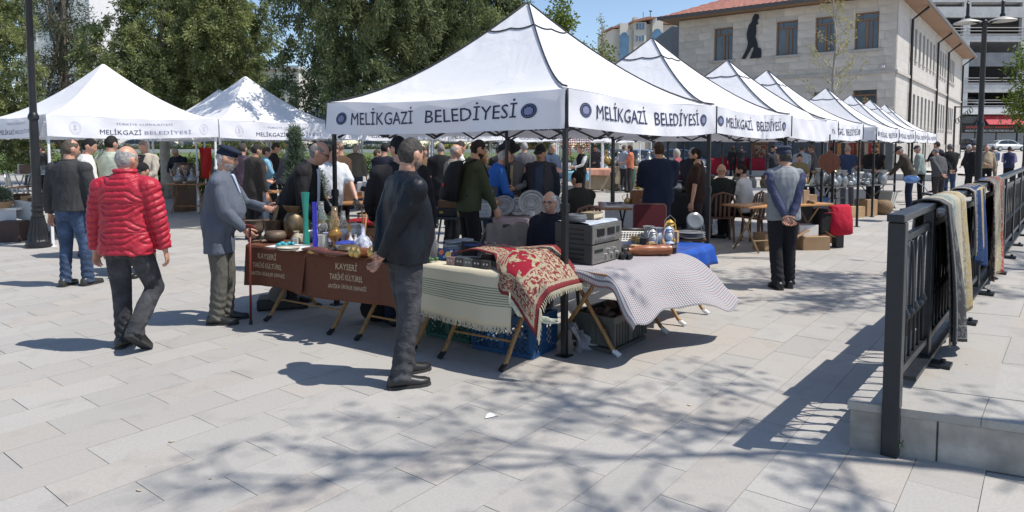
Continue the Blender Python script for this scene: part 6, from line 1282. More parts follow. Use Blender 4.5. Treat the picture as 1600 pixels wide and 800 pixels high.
for x,z,q,c in ((-.04,.065,.022,(.45,.12,.05)),(.03,.05,.028,(.5,.36,.1)),(.055,.078,.012,(.4,.4,.45)),(-.005,.03,.012,(.1,.3,.4))): MB().lathe([(q,0),(q,.003)],14,M@Vector((x,-.012,z-.05))+Vector((0,0,.05)),M@Matrix.Rotation(R(90),3,'X')).build('printed_planet',mat(c,.4),t)
for k in range(5):
    t=thing('audio_cassette',('first','second','third','fourth','fifth','sixth','seventh')[k]+' audio cassette from the left along the front under the red rug','cassette',FA(2.40+.085*k,.05+.004*(k%2),.752),FA.rz+.04*(k%3-1),'audio cassettes under the red rug'); c=[(.35,.22,.19),(.05,.05,.055),(.14,.15,.15),(.03,.03,.035),(.08,.07,.07),(.03,.035,.04),(.06,.06,.06)][k]
    MB().box((.04,.01,.036),(.082,.018,.066)).build('shell',mat(c,.3),t); 
    for sx in (.025,.055): MB().lathe([(.008,0),(.008,.003)],10,(sx,.001,.04),Matrix.Rotation(R(90),3,'X')).build('reel',mat((.5,.5,.5),.4),t)
for j in range(2):
    for k in range(5): single('cassette_box',MB().box((0,0,.022),(.115,.07,.042)),mat([(.04,.04,.045),(.12,.08,.07),(.09,.1,.1)][(j+k)%3],.3,rand=.2),'cassette box in the '+('front','back')[j]+' row holding up the red rug, '+('first','second','third','fourth','fifth')[k]+' from the left','box',FA(2.56+.125*k,.22+.2*j,.752),FA.rz,'boxes under the red rug')
m=MB(); r=random.Random(2); [m.ell((r.uniform(-.05,.05),r.uniform(-.04,.04),.015+r.random()*.02),(.022,.016,.012),7,5) for _ in range(9)]; single('green_beads',m,mat((.05,.14,.05),.4),'little heap of green beads at the left of the cream cloth','beads',D(672,5.52,ZA),0,smooth=True)
clutter([('goblet',GOB,BRASS,'brass'),('copper_pot',POT,COPPER,'copper'),('bottle',BOT,glass(),'clear glass'),('jar',POT,mat((.35,.4,.45),.2),'bluish glass'),('bowl',BOWL,BRONZE,'dark bronze'),('vase',VAS,CERAM,'white china'),('bottle',BOT,mat((.16,.08,.03),.15),'brown glass')],FA,.15,1.95,.36,.66,.758,24,201,'at the back of the brown cloth',(.35,.7))
clutter([('bowl',BOWL,COPPER,'copper'),('box','box',DARKWOOD,'dark wooden'),('goblet',GOB,TIN,'tin'),('book','box',mat((.42,.40,.36),.8),'pale')],FA,.35,1.9,.12,.34,.758,13,202,'near the front of the brown cloth',(.25,.42))
clutter([('radio','box',BLKP,'black'),('box','box',mat((.22,.03,.03),.6),'red'),('bottle',BOT,glass(),'clear glass'),('bowl',BOWL,STEEL,'shiny steel')],FA,2.25,3.0,.5,.68,.757,8,203,'along the back of the cream cloth',(.35,.6))
clutter([('box','box',BLKP,'small black'),('box','box',PALEW,'pale wooden'),('goblet',GOB,BRASS,'brass'),('jar',POT,CERAM,'white china')],FC,.80,1.25,.10,.58,.712,9,204,'beyond the decks on the checked cloth',(.3,.5))
clutter([('box','box',mat((.03,.05,.2),.5),'dark blue'),('jug',VAS,TIN,'grey metal'),('box','box',PALEW,'pale wooden'),('goblet',GOB,BRASS,'brass')],FC,1.32,2.0,.30,.58,.714,8,205,'on the blue tarpaulin',(.35,.6))
# under the brown cloth
t=thing('old_scale','black iron weighing scale standing under the brown cloth','scale',D(436,7.15),.3); MB().box((0,0,.06),(.42,.3,.12)).build('base',BLKP,t,bev=.02); MB().lathe([(.04,.12),(.03,.25),(.05,.33)],12).build('column',BLKP,t); MB().box((0,0,.34),(.36,.2,.03)).build('tray',TIN,t); MB().lathe([(.09,0),(.09,.03)],16,(0,-.16,.18),Matrix.Rotation(R(90),3,'X')).build('dial',mat((.1,.1,.1),.3),t)
single('black_bag',MB().ell((0,0,.12),(.17,.12,.13),14,8),cloth_mat((.014,.014,.016),fold=.8),'black bag on the paving behind the brown cloth','bag',D(590,6.6),0,smooth=True)
# ---------------------------------------------------------------- inside the front stall
def chair(label,P,rz,seatm=DARKWOOD,mt=None,kind='plastic',group='chairs among the stalls'):
    mt=mt or mat((.13,.06,.035),.45); t=thing('chair',label,'chair',P,rz,group); MB().box((0,0,.43),(.44,.44,.03)).build('seat',seatm if kind!='plastic' else mt,t,bev=.015)
    for x in (-.19,.19):
        for y in (-.18,.18): MB().tube([(x,y,.42),(x*1.12,y*1.16,0)],[.024,.018],6).build('leg',mt,t)
    MB().tube([(-.20,-.20,.43),(-.215,-.25,.68),(-.16,-.275,.84),(0,-.285,.885),(.16,-.275,.84),(.215,-.25,.68),(.20,-.20,.43)],.021,8).build('back_frame',mt,t,True)
    for k in (-1.5,-.5,.5,1.5): MB().box((.075*k,-.258+.008*abs(k),.655),(.035,.014,.40),Matrix.Rotation(R(9),3,'X')).build('back_slat',mt,t)
    return t
chair('dark metal chair under the seated man behind the cassette decks',D(862,7.0),R(152),mt=BLKP)
chair('chair draped with a grey brown coat between the tables',D(806,6.75),R(200),mt=BLKP)
CH=Fr(D(806,6.75),R(200)); P_=lambda a,b:CH((a-.5)*.52,-.255+(-.13 if b<.5 else .11)*min(1,abs(b-.5)*4),.90-abs(b-.5)*1.15+.02*math.sin(a*9))
o=MB().grid(lambda a,b:P_(a,b)+CH.M@Vector((.02*math.sin(b*9)*(a-.5)*4,.02*math.sin(a*17+b*3),0)),24,30).build('coat',cloth_mat((.20,.172,.15),fold=.7),None,True,fix=False); sd_=o.modifiers.new('solid','SOLIDIFY'); sd_.thickness=.02; tag(o,'grey brown coat hung over the chair back behind the red rug','coat')
chair('brown chair of the dark haired man with his back turned',D(905,9.6),R(22)); chair('brown plastic chair of the bald man in the dark shirt',D(1124,12.2),R(-8)); chair('brown plastic chair of the man in the white t-shirt',D(1165,12.4),R(40)); chair('empty brown plastic chair beside the white t-shirt',D(1184,12.1),R(25)); single('stool',MB().lathe([(.12,0),(.11,.48),(.13,.50)],14),DARKWOOD,'low dark stool under the seated man in the black cap','stool',D(231,9.35),0)
TD=D(712,9.3); FD=Fr(TD-Vector((.45,.1,0)),R(-8))
table('dark metal topped table with a briefcase and picture frame',FD(0,0),FD.rz,.98,.55,.74,mat((.06,.06,.065),.4,.3),STEEL,'straight')
t=thing('briefcase','black open briefcase full of small things on the dark table','briefcase',FD(.05,.12,.741),FD.rz); MB().box((.2,.15,.055),(.42,.32,.11)).build('base',BLKP,t,bev=.01); MB().box((.2,-.015,.06),(.05,.012,.03)).build('latch',BRASS,t)
single('wooden_box',MB().box((0,0,.05),(.24,.15,.10)),wood_mat((.17,.08,.035),.5,axis=0),'brown wooden box standing on the black briefcase','box',FD(.30,.26,.853),FD.rz+.1,bev=.004)
ob('framed_picture','dark picture frame leaning on the dark table beside the white basket','framed picture',FD(.84,.34,.742),[('frame',MB().box((0,0,.20),(.26,.03,.40),Matrix.Rotation(R(-10),3,'X')),mat((.05,.045,.04),.5)),('glass',MB().box((0,-.018,.20),(.19,.012,.32),Matrix.Rotation(R(-10),3,'X')),mat((.22,.24,.22),.15,0,.3,5))],FD.rz-.3)
t=thing('white_basket','small white plastic basket in front of the picture frame','basket',FD(.82,.12,.742),FD.rz); m=MB()
for k in range(9):
    for sy in (0,.14): m.box((-.08+.02*k,sy,.09),(.010,.008,.17))
for sx in (-.09,.09): m.box((sx,.07,.09),(.008,.14,.17))
for z in (.01,.06,.11,.17): m.box((0,-.006,z),(.19,.006,.016)).box((0,.146,z),(.19,.006,.016))
m.build('slats',M_WHITEMETAL,t)
for k,(x,lb) in enumerate(((.50,'amber glass figurine left of the white basket'),(.58,'amber glass jar between figurine and basket'),(.66,'small brass jug left of the white basket'))): vessel('amber_jar',lb,FD(x,.12,.742),BOT,BRASS if k==2 else mat((.4,.25,.08),.2),.7,cat='jar')
FT=Fr(D(770,9.0),R(-4)); o,fn,tot=drape('tablecloth','pinkish plastic sheet over the table with round trays',FT,0,.95,0,.6,.745,.12,mat((.32,.25,.26),.35,0,.15),seed=21,amp=.02); table('table carrying the round metal trays',FT(0.02,.01),FT.rz,.92,.58,.738,DARKWOOD,STEEL,'straight')
for k,(x,q,tl,lb) in enumerate(((.12,.15,62,'dark round tray leaning behind the coat, leftmost'),(.32,.14,58,'tarnished round tray next to the leftmost'),(.50,.185,66,'largest silver round tray with engraved rings'),(.76,.15,74,'round tray tilted beside the seated man'))):
    M=Matrix.Rotation(R(tl),3,'X')@Matrix.Rotation(0,3,'Z'); P0=FT(x,.32+.02*k,.755+q*math.sin(R(tl))); t=thing('round_tray',lb,'tray',P0,FT.rz+.1*(k-1.5),'metal trays behind the coat'); MB().lathe([(0,.0),(q*.8,.0),(q*.84,.012),(q,.016),(q,.008),(q*.82,-.006),(0,-.006)],28,(0,0,0),M,cap=False).build('dish',TIN,t,True,angle=40)
    for rr_ in (.35,.55): MB().tube([M@Vector((q*rr_*math.cos(a),q*rr_*math.sin(a),.006)) for a in [i*math.pi/10 for i in range(21)]],.003,4).build('engraved_ring',mat((.12,.12,.12),.5),t)
vessel('paper_cup','white paper cup on the pinkish sheet before the trays',FT(.52,.08,.75),[(.027,0),(.036,.085),(.033,.085),(.025,.01)],mat((.7,.7,.7),.7),1.0,cat='cup')
table('small brown square table with a paper and cup',D(926,10.5),R(6),.62,.55,.74,TEAK,BLKP,'straight'); vessel('tea_glass','pink tea glass on the small brown table',D(938,10.6,.742),[(.022,0),(.03,.04),(.026,.08)],mat((.5,.3,.3),.3),1.2,cat='glass'); single('newspaper',MB().box((0,0,.004),(.28,.2,.008)),mat((.6,.6,.58),.8),'folded newspaper on the small brown table','newspaper',D(958,10.75,.742),.3)
FW_=Fr(D(944,11.7),R(4)); o,fn,tot=drape('tablecloth','white sheet over the long low table behind the small brown table',FW_,0,1.0,0,.7,.68,.5,cloth_mat((.45,.45,.47)),seed=31); table('low table under the white sheet',FW_(.02,.02),FW_.rz,.96,.66,.672,DARKWOOD,STEEL,'straight')
single('wooden_chest',MB().box((0,0,.12),(.20,.18,.24)),wood_mat((.24,.10,.04),.5,axis=2),'upright brown wooden chest on the white sheet','chest',FW_(.62,.25,.685),.1,bev=.004)
clutter(MET[:4]+BOXES[2:3],FW_,.05,.95,.05,.3,.686,8,41,'on the white sheet',(.35,.55))
FB=Fr(D(1040,13.5),R(8)); o,fn,tot=drape('tablecloth','black cloth over the table beside the brown t-shirt',FB,0,.95,0,.7,.75,.62,cloth_mat((.02,.022,.026)),seed=33,amp=.03); table('table under the black cloth',FB(.02,.02),FB.rz,.9,.66,.74,DARKWOOD,STEEL,'straight')
clutter([('bowl',BOWL,STEEL,'shiny steel'),('jug',VAS,STEEL,'silver'),('teapot',POT,TIN,'grey')],FB,.1,.9,.1,.5,.755,7,43,'on the black cloth',(.5,.9))
for k in range(2): single('suitcase',MB().box((0,0,.16),(.5,.2,.32)),mat((.18,.02,.02),.6),('red suitcase standing behind the black cloth','red case lying on the suitcase behind the black cloth')[k],'suitcase',FB(.35+.1*k,.85,.0 if k==0 else .33)+Vector((0,0,.45)),.2,bev=.02)
single('suitcase_stand',MB().box((0,0,.22),(.6,.3,.44)),DARKWOOD,'low dark chest carrying the red suitcases','chest',FB(.38,.85,0),.2)
# ---------------------------------------------------------------- right hand stalls
FR=Fr(W(1172,392),math.atan2(.787,.617)*.86); FRT=Fr(D(1166,10.6),R(21))
table('folding table with an orange wooden top behind the grey waistcoat',FRT(0,0),FRT.rz,1.75,.62,.755,wood_mat((.48,.24,.09),.5,axis=0),wood_mat((.34,.22,.11),.5,axis=2),'straight',plank=True)
clutter(BOXES[:1]+BOXES[3:]+GLS[2:3]+MET[3:4],FRT,.75,1.7,.1,.5,.757,9,51,'on the orange wooden table',(.5,.9))
single('cardboard_box',MB().box((0,0,.14),(.42,.32,.28)),CARD,'cardboard box under the orange wooden table','box',FRT(.75,.35),.3,bev=.004); single('cardboard_box',MB().box((0,0,.11),(.46,.30,.22)),CARD,'flat open cardboard box at the right of the orange table','box',FRT(1.45,.15),.1,bev=.004); single('white_box',MB().box((0,0,.09),(.34,.24,.18)),CERAM,'white box with a blue end standing on the cardboard','box',FRT(1.38,.24,.222),.2,bev=.004)
for k,a in enumerate((-1,1)): single('box_flap',MB().box((0,0,.0),(.30,.16,.006),Matrix.Rotation(R(28*a),3,'Y')),CARD,('left','right')[k]+' flap of the flat open cardboard box','flap',FRT(1.45+.28*a,.13,.26),.1)
t=thing('red_bag','bright red and black cloth bag hanging at the end of the orange table','bag',FRT(2.0,.12),FRT.rz); rg=[]
for z,wx,wy in ((.22,.22,.12),(.24,.25,.15),(.45,.25,.14),(.68,.22,.10),(.72,.20,.06)): rg.append([(wx*math.cos(2*math.pi*k/16)*abs(math.cos(2*math.pi*k/16)+1e-9)**-.3,wy*math.sin(2*math.pi*k/16),z) for k in range(16)])
MB().rings(rg).build('bag',cloth_mat((.42,.012,.035),fold=.9,fs=5),t,True); MB().box((-.33,.05,.45),(.26,.2,.42)).build('side_panel',cloth_mat((.016,.015,.016)),t,bev=.04); MB().box((-.3,-.06,.6),(.2,.012,.012)).build('piping',mat((.4,.02,.03),.7),t)
for z in (0,): MB().tube([(-.1,0,.72),(-.08,0,.83),(.08,0,.83),(.1,0,.72)],.01,6).build('handle',BLKP,t); MB().box((0,.02,.11),(.16,.1,.22)).build('stand',BLKP,t)
single('dark_crate',MB().box((0,0,.2),(.5,.36,.4)),mat((.05,.05,.055),.5),'dark plastic box between the red bag and the pots','box',FRT(2.15,.75,.30),.3,bev=.01); single('wooden_stool',MB().box((0,0,.15),(.5,.4,.3)),DARKWOOD,'low dark bench carrying the dark plastic box','bench',FRT(2.15,.75),.3)
FPt=Fr(D(1300,15.6),R(34)); table('long table crowded with grey pots behind the red bag',FPt(0,0),FPt.rz,2.7,.75,.76,mat((.10,.10,.10),.6),wood_mat((.22,.15,.09),.5,axis=2),'straight')
clutter([('pot',POT,TIN,'grey'),('pot',[(.10,0),(.12,.02),(.125,.11),(.12,.115),(.10,.02)],STEEL,'steel'),('jug',VAS,TIN,'grey metal'),('kettle',EWER,TIN,'dull tin')],FPt,.1,2.6,.06,.3,.762,15,61,'in the front row of the pot stall',(.75,1.1)); clutter(MET+GLS[2:3],FPt,.1,2.6,.4,.7,.762,14,62,'in the back row of the pot stall',(.8,1.3))
single('cardboard_box',MB().box((0,0,.2),(.4,.35,.4)),CARD,'tall cardboard box under the right end of the pot table','box',FPt(1.75,.2),.5,bev=.004); single('wooden_crate',MB().box((0,0,.13),(.45,.3,.26)),PALEW,'pale wooden crate under the pot table','crate',FPt(1.1,.15),.4,bev=.004); vessel('wicker_basket','round brown wicker basket at the right end of the pot stall',FPt(2.35,.1),[(.14,0),(.22,.10),(.24,.20),(.20,.32),(.12,.36),(.10,.36)],mat((.20,.13,.07),.8,0,.3,30,bump=.6,bs=50),1.0,cat='basket')
for k in range(3): single('white_board',MB().box((0,0,.28),(.03,.4,.56),Matrix.Rotation(R(14+4*k),3,'Y')),mat((.62,.60,.55),.7),('first','second','third')[k]+' pale board leaning at the right end of the pot stall','board',FPt(2.62+.09*k,.2),.3)
t=thing('cello_back','big carved brown wooden violin shaped board hanging by a tent pole','wooden board',D(1291,11.9),R(-20)); pl=[]; 
for k in range(24): a=2*math.pi*k/24; rr_=.16+.05*math.cos(2*a)+.03*math.cos(4*a); pl.append((rr_*math.cos(a)*.75,1.42+rr_*1.55*math.sin(a)))
MB().prism(pl,-.03,.03).build('body',wood_mat((.20,.055,.025),.35,axis=2),t); MB().tube([(0,0,1.72),(.0,0,1.90)],.012,6).build('cord',BLKP,t)
FQ=Fr(D(1228,15.8),R(18)); table('table with rows of bottles beyond the waistcoat',FQ(0,0),FQ.rz,1.5,.6,.80,mat((.4,.42,.36),.7),STEEL,'straight'); clutter(GLS[:4]+[('figurine',BOT,mat((.5,.4,.25),.5),'tan')],FQ,.05,1.45,.1,.5,.802,18,71,'on the table beyond the waistcoat',(.7,1.15))
single('blue_crate',MB().box((0,0,.11),(.62,.4,.22)),mat((.02,.08,.20),.5),'navy blue box under the bottles','crate',FQ(.75,.05,.28),FQ.rz,bev=.01); single('green_box',MB().box((0,0,.14),(.9,.5,.28)),mat((.30,.36,.24),.7),'pale green box below the navy one','box',FQ(.75,.1),FQ.rz,bev=.01)
FX=Fr(D(1108,14.2),R(12)); table('table with white and brass pieces behind the white t-shirt',FX(0,0),FX.rz,1.45,.6,.80,CLOTHW,STEEL,'straight'); clutter(MET+GLS[2:],FX,.05,1.4,.1,.5,.802,14,73,'behind the white t-shirt',(.6,1.0))
FR2=Fr(D(1092,40.6,0),R(38)); 
FRd=Fr((D(1122,39.6)),R(0)); o,fn,tot=drape('tablecloth','long dark red tablecloth at the foot of the stone building',FRd,-.6,2.2,0,.8,.98,.9,cloth_mat((.24,.012,.025)),seed=41,amp=.03); table('long table under the dark red cloth',FRd(-.55,.02),0,2.7,.76,.97,DARKWOOD,STEEL,'straight')
o2,fn,tot=drape('tablecloth','second dark red tablecloth right of the people in black',Fr(D(1172,39.2),0),0,1.5,0,.8,.98,.9,cloth_mat((.26,.014,.028)),seed=42,amp=.03); table('table under the second dark red cloth',D(1173,39.25),0,1.42,.76,.97,DARKWOOD,STEEL,'straight')
clutter(BOXES,FRd,-.4,2.1,.1,.6,.99,7,81,'on the dark red cloth',(.6,.9)); o3,fn,tot=drape('tablecloth','pale grey cloth on a table right of the dark red ones',Fr(D(1204,34),.1),0,1.3,0,.8,.85,.6,cloth_mat((.36,.34,.34)),seed=43); table('table under the pale grey cloth',D(1205,34.05),.1,1.25,.76,.84,DARKWOOD,STEEL,'straight')
RUGM=[rug_mat('hung_rug_red',(.30,.06,.04),(.5,.35,.2),((.35,.16,.06),(.1,.05,.05),(.5,.42,.3)),4),rug_mat('hung_rug_blue',(.02,.09,.30),(.3,.35,.45),((.05,.08,.2),(.4,.4,.4),(.5,.45,.3)),4),rug_mat('hung_rug_dark',(.10,.03,.03),(.3,.2,.12),((.2,.05,.05),(.35,.25,.2),(.4,.3,.2)),4)]
def hung(label,P,wd,h,mt,rz=0): o=MB().grid(lambda a,b:((a-.5)*wd,.02*math.sin(a*9),h*b),10,12).build('hanging_rug',mt,None,True,loc=P,rz=rz,fix=False); sd_=o.modifiers.new('solid','SOLIDIFY'); sd_.thickness=.012; tag(o,label,'rug',None)
BW_=lambda s,z:BP+V*s+U*(-.14)+Vector((0,0,z))
hung('orange red rug hanging on the dark plinth of the stone building',BW_(7.05,.55),1.0,1.4,RUGM[0],UANG-R(90)); hung('blue rug hanging right of the orange one',BW_(5.7,.55),1.0,1.4,RUGM[1],UANG-R(90)); hung('dark red kilim hanging nearest the building corner',BW_(1.3,.55),1.6,1.4,RUGM[2],UANG-R(90))
# textiles on a rail behind the blue t-shirt
t=thing('clothes_rail','rail of red and brown textiles behind the blue t-shirt man','clothes rail',D(1335,24),R(20)); MB().tube([(-1.3,0,0),(-1.3,0,1.9),(1.3,0,1.9),(1.3,0,0)],.02,6).build('rail',STEEL,t); r=random.Random(6)
for k in range(14): c=[(.25,.03,.03),(.12,.04,.03),(.35,.2,.08),(.06,.05,.06),(.3,.28,.25)][k%5]; MB().grid(lambda a,b:(-1.2+.175*k+.13*a,.06*math.sin(a*5)*b,1.88-(.8+.3*((k*7)%5)/5)*b),5,6).build('textile',cloth_mat(c),t,True,fix=False)
# ---------------------------------------------------------------- centre back: brass stall, vase, light blue table
FY=Fr(D(944,28.5),R(2)); o,fn,tot=drape('tablecloth','beige cloth on the brass stall behind the tent poles',FY,0,2.3,0,.9,.85,.80,cloth_mat((.36,.30,.21)),seed=51,amp=.03,end=.2); table('table under the beige cloth of the brass stall',FY(.02,.02),FY.rz,2.25,.85,.84,DARKWOOD,STEEL,'straight'); clutter(MET[1:2]+MET[4:]+[('figurine',BOT,BRASS,'brass')],FY,.1,2.2,.1,.7,.855,16,91,'on the beige brass stall',(1.0,1.9))
FZ=Fr(D(905,25),R(3)); o,fn,tot=drape('tablecloth','salmon coloured cloth on a stall left of the brass',FZ,0,1.2,0,.8,.86,.25,cloth_mat((.52,.27,.19)),seed=52); table('table under the salmon cloth',FZ(.02,.02),FZ.rz,1.15,.76,.85,PALEW,PALEW,'straight'); single('pale_board',MB().box((.6,.12,.42),(1.15,.05,.62)),mat((.30,.235,.15),.8),'brown board under the salmon cloth','board',FZ(0,0),FZ.rz)
vessel('green_vase','big dark green glazed floor vase standing on the paving',D(982,26.2),[(.14,0),(.20,.15),(.26,.45),(.27,.70),(.22,.86),(.24,.90),(.20,.9)],mat((.025,.075,.055),.3),1.0,cat='vase'); 
for k,(px,d,s) in enumerate(((956,26.6,1.0),(997,27.5,1.05))):
    t=thing('brass_stack',('tiered brass stand piled with bowls left of the green vase','tiered brass stand right of the green vase')[k],'brass stand',D(px,d),0); t.scale=(s,)*3
    for j in range(5): MB().lathe([(.03,.16*j),(.30-.045*j,.16*j+.03),(.31-.045*j,.16*j+.06),(.26-.045*j,.16*j+.05),(.03,.16*j+.16)],14).build('tier',BRONZE if j%2 else BRASS,t,True,angle=40)
single('oval_mirror',MB().lathe([(.0,0),(.40,.0),(.42,.02),(.4,.04),(0,.03)],24,(0,0,.55),Matrix.Rotation(R(78),3,'X')@Matrix.Diagonal((.55,1.15,1))),mat((.45,.5,.46),.25),'pale oval tray leaning against the brass stall','tray',D(944,26.8),.2,smooth=True)
clutter(MET,Fr(D(918,26.5),0),0,.5,0,.4,0,5,93,'on the paving before the salmon stall',(.9,1.4)); clutter(MET,Fr(D(960,25.6),0),0,1.3,0,.5,0,9,94,'on the paving around the green vase',(.5,.9))
FG=Fr(D(866,22),R(-4)); o,fn,tot=drape('tablecloth','light blue cloth on a stall behind the puffer waistcoat',FG,-.2,1.1,0,.8,.87,.3,cloth_mat((.22,.42,.55)),seed=55); table('table under the light blue cloth',FG(-.18,.02),FG.rz,1.2,.76,.86,DARKWOOD,BLKP,'straight')
for k in range(4): ob('framed_picture',('first','second','third','fourth')[k]+' little framed picture from the left on the light blue stall','framed picture',FG(-.1+.28*k,.4,.875),[('frame',MB().box((0,0,.16),(.22,.03,.32),Matrix.Rotation(R(-15),3,'X')),BLKP),('print',MB().box((0,-.02,.16),(.16,.01,.25),Matrix.Rotation(R(-15),3,'X')),mat([(.5,.42,.38),(.4,.3,.3),(.55,.5,.48),(.3,.35,.3)][k],.5,0,.5,9))],FG.rz)
t=thing('bead_rail','rail hung with orange and red bead strings near the waiter','bead rail',D(898,23),0); MB().tube([(-.5,0,0),(-.5,0,2.0),(.5,0,2.0),(.5,0,0)],.02,6).build('rail',STEEL,t); r=random.Random(2)
for k in range(16): c=[(.45,.10,.03),(.35,.03,.02),(.2,.05,.03)][k%3]; m=MB(); [m.ell((-.45+.06*k,0,1.95-.075*j),(.025,.025,.032),6,4) for j in range(4+k%6)]; m.build('bead_string',mat(c,.4),t)
clutter(MET+BOXES[:2]+GLS[2:3],Fr(D(1000,30),0),0,3.0,0,.6,.8,10,95,'on the far stall before the blue car',(.8,1.5)); table('far table before the blue car',D(1000,30),0,3.0,.7,.795,CLOTHW,STEEL,'straight')
# ---------------------------------------------------------------- left centre stalls
FL1=Fr(D(368,13.8),R(-6)); table('brown wooden table with the bell behind the old man in the cap',FL1(0,0),FL1.rz,.85,.55,.78,TEAK,TEAK,'straight')
vessel('bronze_bell','grey bronze bell with a pointed handle on the brown table','x' and FL1(.40,.2,.782),[(.115,0),(.11,.015),(.10,.10),(.095,.17),(.06,.20),(.03,.22),(.022,.28),(.012,.34)],TIN,1.0,cat='bell'); vessel('glass_bottle','clear glass bottle left of the bell',FL1(.16,.2,.782),FLASK,mat((.36,.40,.38),.15),1.0,cat='bottle')
t=thing('wooden_disc','round pale wooden disc standing behind the bell','disc',FL1(.40,.36,.782),0); MB().lathe([(.13,0),(.13,.03)],24,(0,0,.44),Matrix.Rotation(R(84),3,'X')).build('disc',PALEW,t); MB().tube([(0,0,0),(0,0,.32)],.012,6).build('stand',DARKWOOD,t)
clutter(BOXES[3:]+MET[3:4],FL1,.05,.8,.04,.14,.782,5,96,'at the front of the bell table',(.4,.7))
FL2=Fr(D(258,17.0),R(-3)); table('brown table with ewers under the left white tent',FL2(0,0),FL2.rz,1.0,.5,.76,TEAK,TEAK,'straight'); vessel('ewer','left of the two dark ewers on the brown table',FL2(.28,.2,.762),EWER,TIN,1.1,1,1); vessel('ewer','right of the two dark ewers on the brown table',FL2(.62,.2,.762),EWER,TIN,1.05,1,1); vessel('bowl','small pale bowl between the two ewers',FL2(.46,.15,.762),BOWL,CERAM,.6)
vessel('cauldron','large dark round pot behind the ewers',FL2(.1,.8,.9),[(.15,0),(.26,.10),(.28,.22),(.22,.32),(.24,.36)],CLAY,1.0,cat='cauldron'); single('pot_stand',MB().box((0,0,.45),(.4,.4,.9)),DARKWOOD,'dark wooden stand under the large round pot','stand',FL2(.1,.8),0)
FL3=Fr(D(520,12.6),R(2)); table('brown wooden table with small boxes left of the dark haired man',FL3(0,0),FL3.rz,1.0,.55,.76,TEAK,TEAK,'straight'); table('brown wooden folding table beside the tent pole, nearer one',D(505,11.2),R(4),.75,.5,.76,TEAK,TEAK,'straight')
ob('small_stereo','white portable stereo on the brown wooden table','stereo',FL3(.42,.28,.762),[('case',MB().box((.2,.1,.13),(.42,.2,.26)),CERAM,False,.01),('speaker',MB().lathe([(.055,0),(.05,.012)],14,(.11,-.004,.13),Matrix.Rotation(R(90),3,'X')),BLKP),('speaker',MB().lathe([(.055,0),(.05,.012)],14,(.29,-.004,.13),Matrix.Rotation(R(90),3,'X')),BLKP)],FL3.rz)
ob('speaker_box','little black speaker with a square white label on the wooden table','speaker',FL3(.30,.12,.762),[('case',MB().box((0,.06,.1),(.12,.12,.2)),BLKP,False,.006),('cone_plate',MB().box((0,-.004,.09),(.07,.006,.07)),CERAM)],FL3.rz)
clutter(BOXES[:3],FL3,.05,.95,.05,.16,.762,5,97,'along the front of the wooden table',(.5,.8)); single('red_cushion',MB().ell((0,0,.07),(.38,.25,.07),16,8),cloth_mat((.24,.012,.02)),'flat red cushion on the bench under the wooden table','cushion',D(572,12.0,.30),0,smooth=True); single('low_bench',MB().box((0,0,.14),(.9,.4,.28)),DARKWOOD,'low dark bench under the red cushion','bench',D(572,12.0),0); single('wooden_box',MB().box((0,0,.2),(.34,.3,.4)),PALEW,'tan wooden box left of the red cushion','box',D(541,11.6),.1,bev=.005)
chair('brown folding chair left of the dark haired man in black',D(583,13.0),R(160),mt=TEAK,kind='w')
# leftmost
FM=Fr(D(12,22.5),R(4)); table('white topped table with curved metal legs by the left edge',FM(0,0),FM.rz,1.5,.7,.78,CERAM,STEEL,'curve',STEEL); clutter(BOXES[:1]+BOXES[2:4],FM,.1,1.4,.1,.5,.782,6,98,'on the white topped table',(.9,1.5)); chair('grey metal chair beside the white topped table',D(46,21.5),R(80),mt=STEEL,kind='w'); chair('grey metal chair turned away near the left edge',D(30,21),R(-70),mt=STEEL,kind='w')
t=thing('display_trestle','dark slanted wooden trestle with a white board behind the lamp post','trestle',D(28,12.6),R(-12)); MB().box((.35,.2,.62),(.75,.45,.03),Matrix.Rotation(R(10),3,'Y')).build('board',CERAM,t); MB().box((.2,-.04,.5),(.42,.02,.3),Matrix.Rotation(R(10),3,'Y')).build('flap',mat((.5,.5,.5),.6),t)
for x in (.08,.62):
    for sd in (-1,1): MB().box((x,.2+sd*.02,.30),(.05,.03,.66),Matrix.Rotation(R(24*sd),3,'Y')).build('leg',DARKWOOD,t)
for k in range(3): single('wooden_box',MB().box((0,0,.07),(.22,.16,.14)),DARKWOOD if k!=1 else PALEW,('left dark','middle pale','right dark')[k]+' box on the slanted trestle by the lamp','box',D(36+11*k,12.8,.67-.04*k),.2,bev=.004)
single('brown_box',MB().box((0,0,.18),(.42,.36,.36)),mat((.055,.03,.025),.6),'dark brown box on the paving at the left edge','box',D(21,12.2),.15,bev=.01)
t=thing('low_counter','low counter with a white hanging cloth at the left edge','counter',D(-22,12.4),R(0)); MB().box((.25,.25,.56),(.75,.6,.04)).build('top',CERAM,t); MB().box((.0,.2,.27),(.3,.4,.54)).build('cabinet',DARKWOOD,t)
MB().grid(lambda a,b:(.15+.48*a,-.06-.03*math.sin(a*6),.55-(.12+.22*a)*b),10,6).build('cloth',CLOTHW,t,True,fix=False)
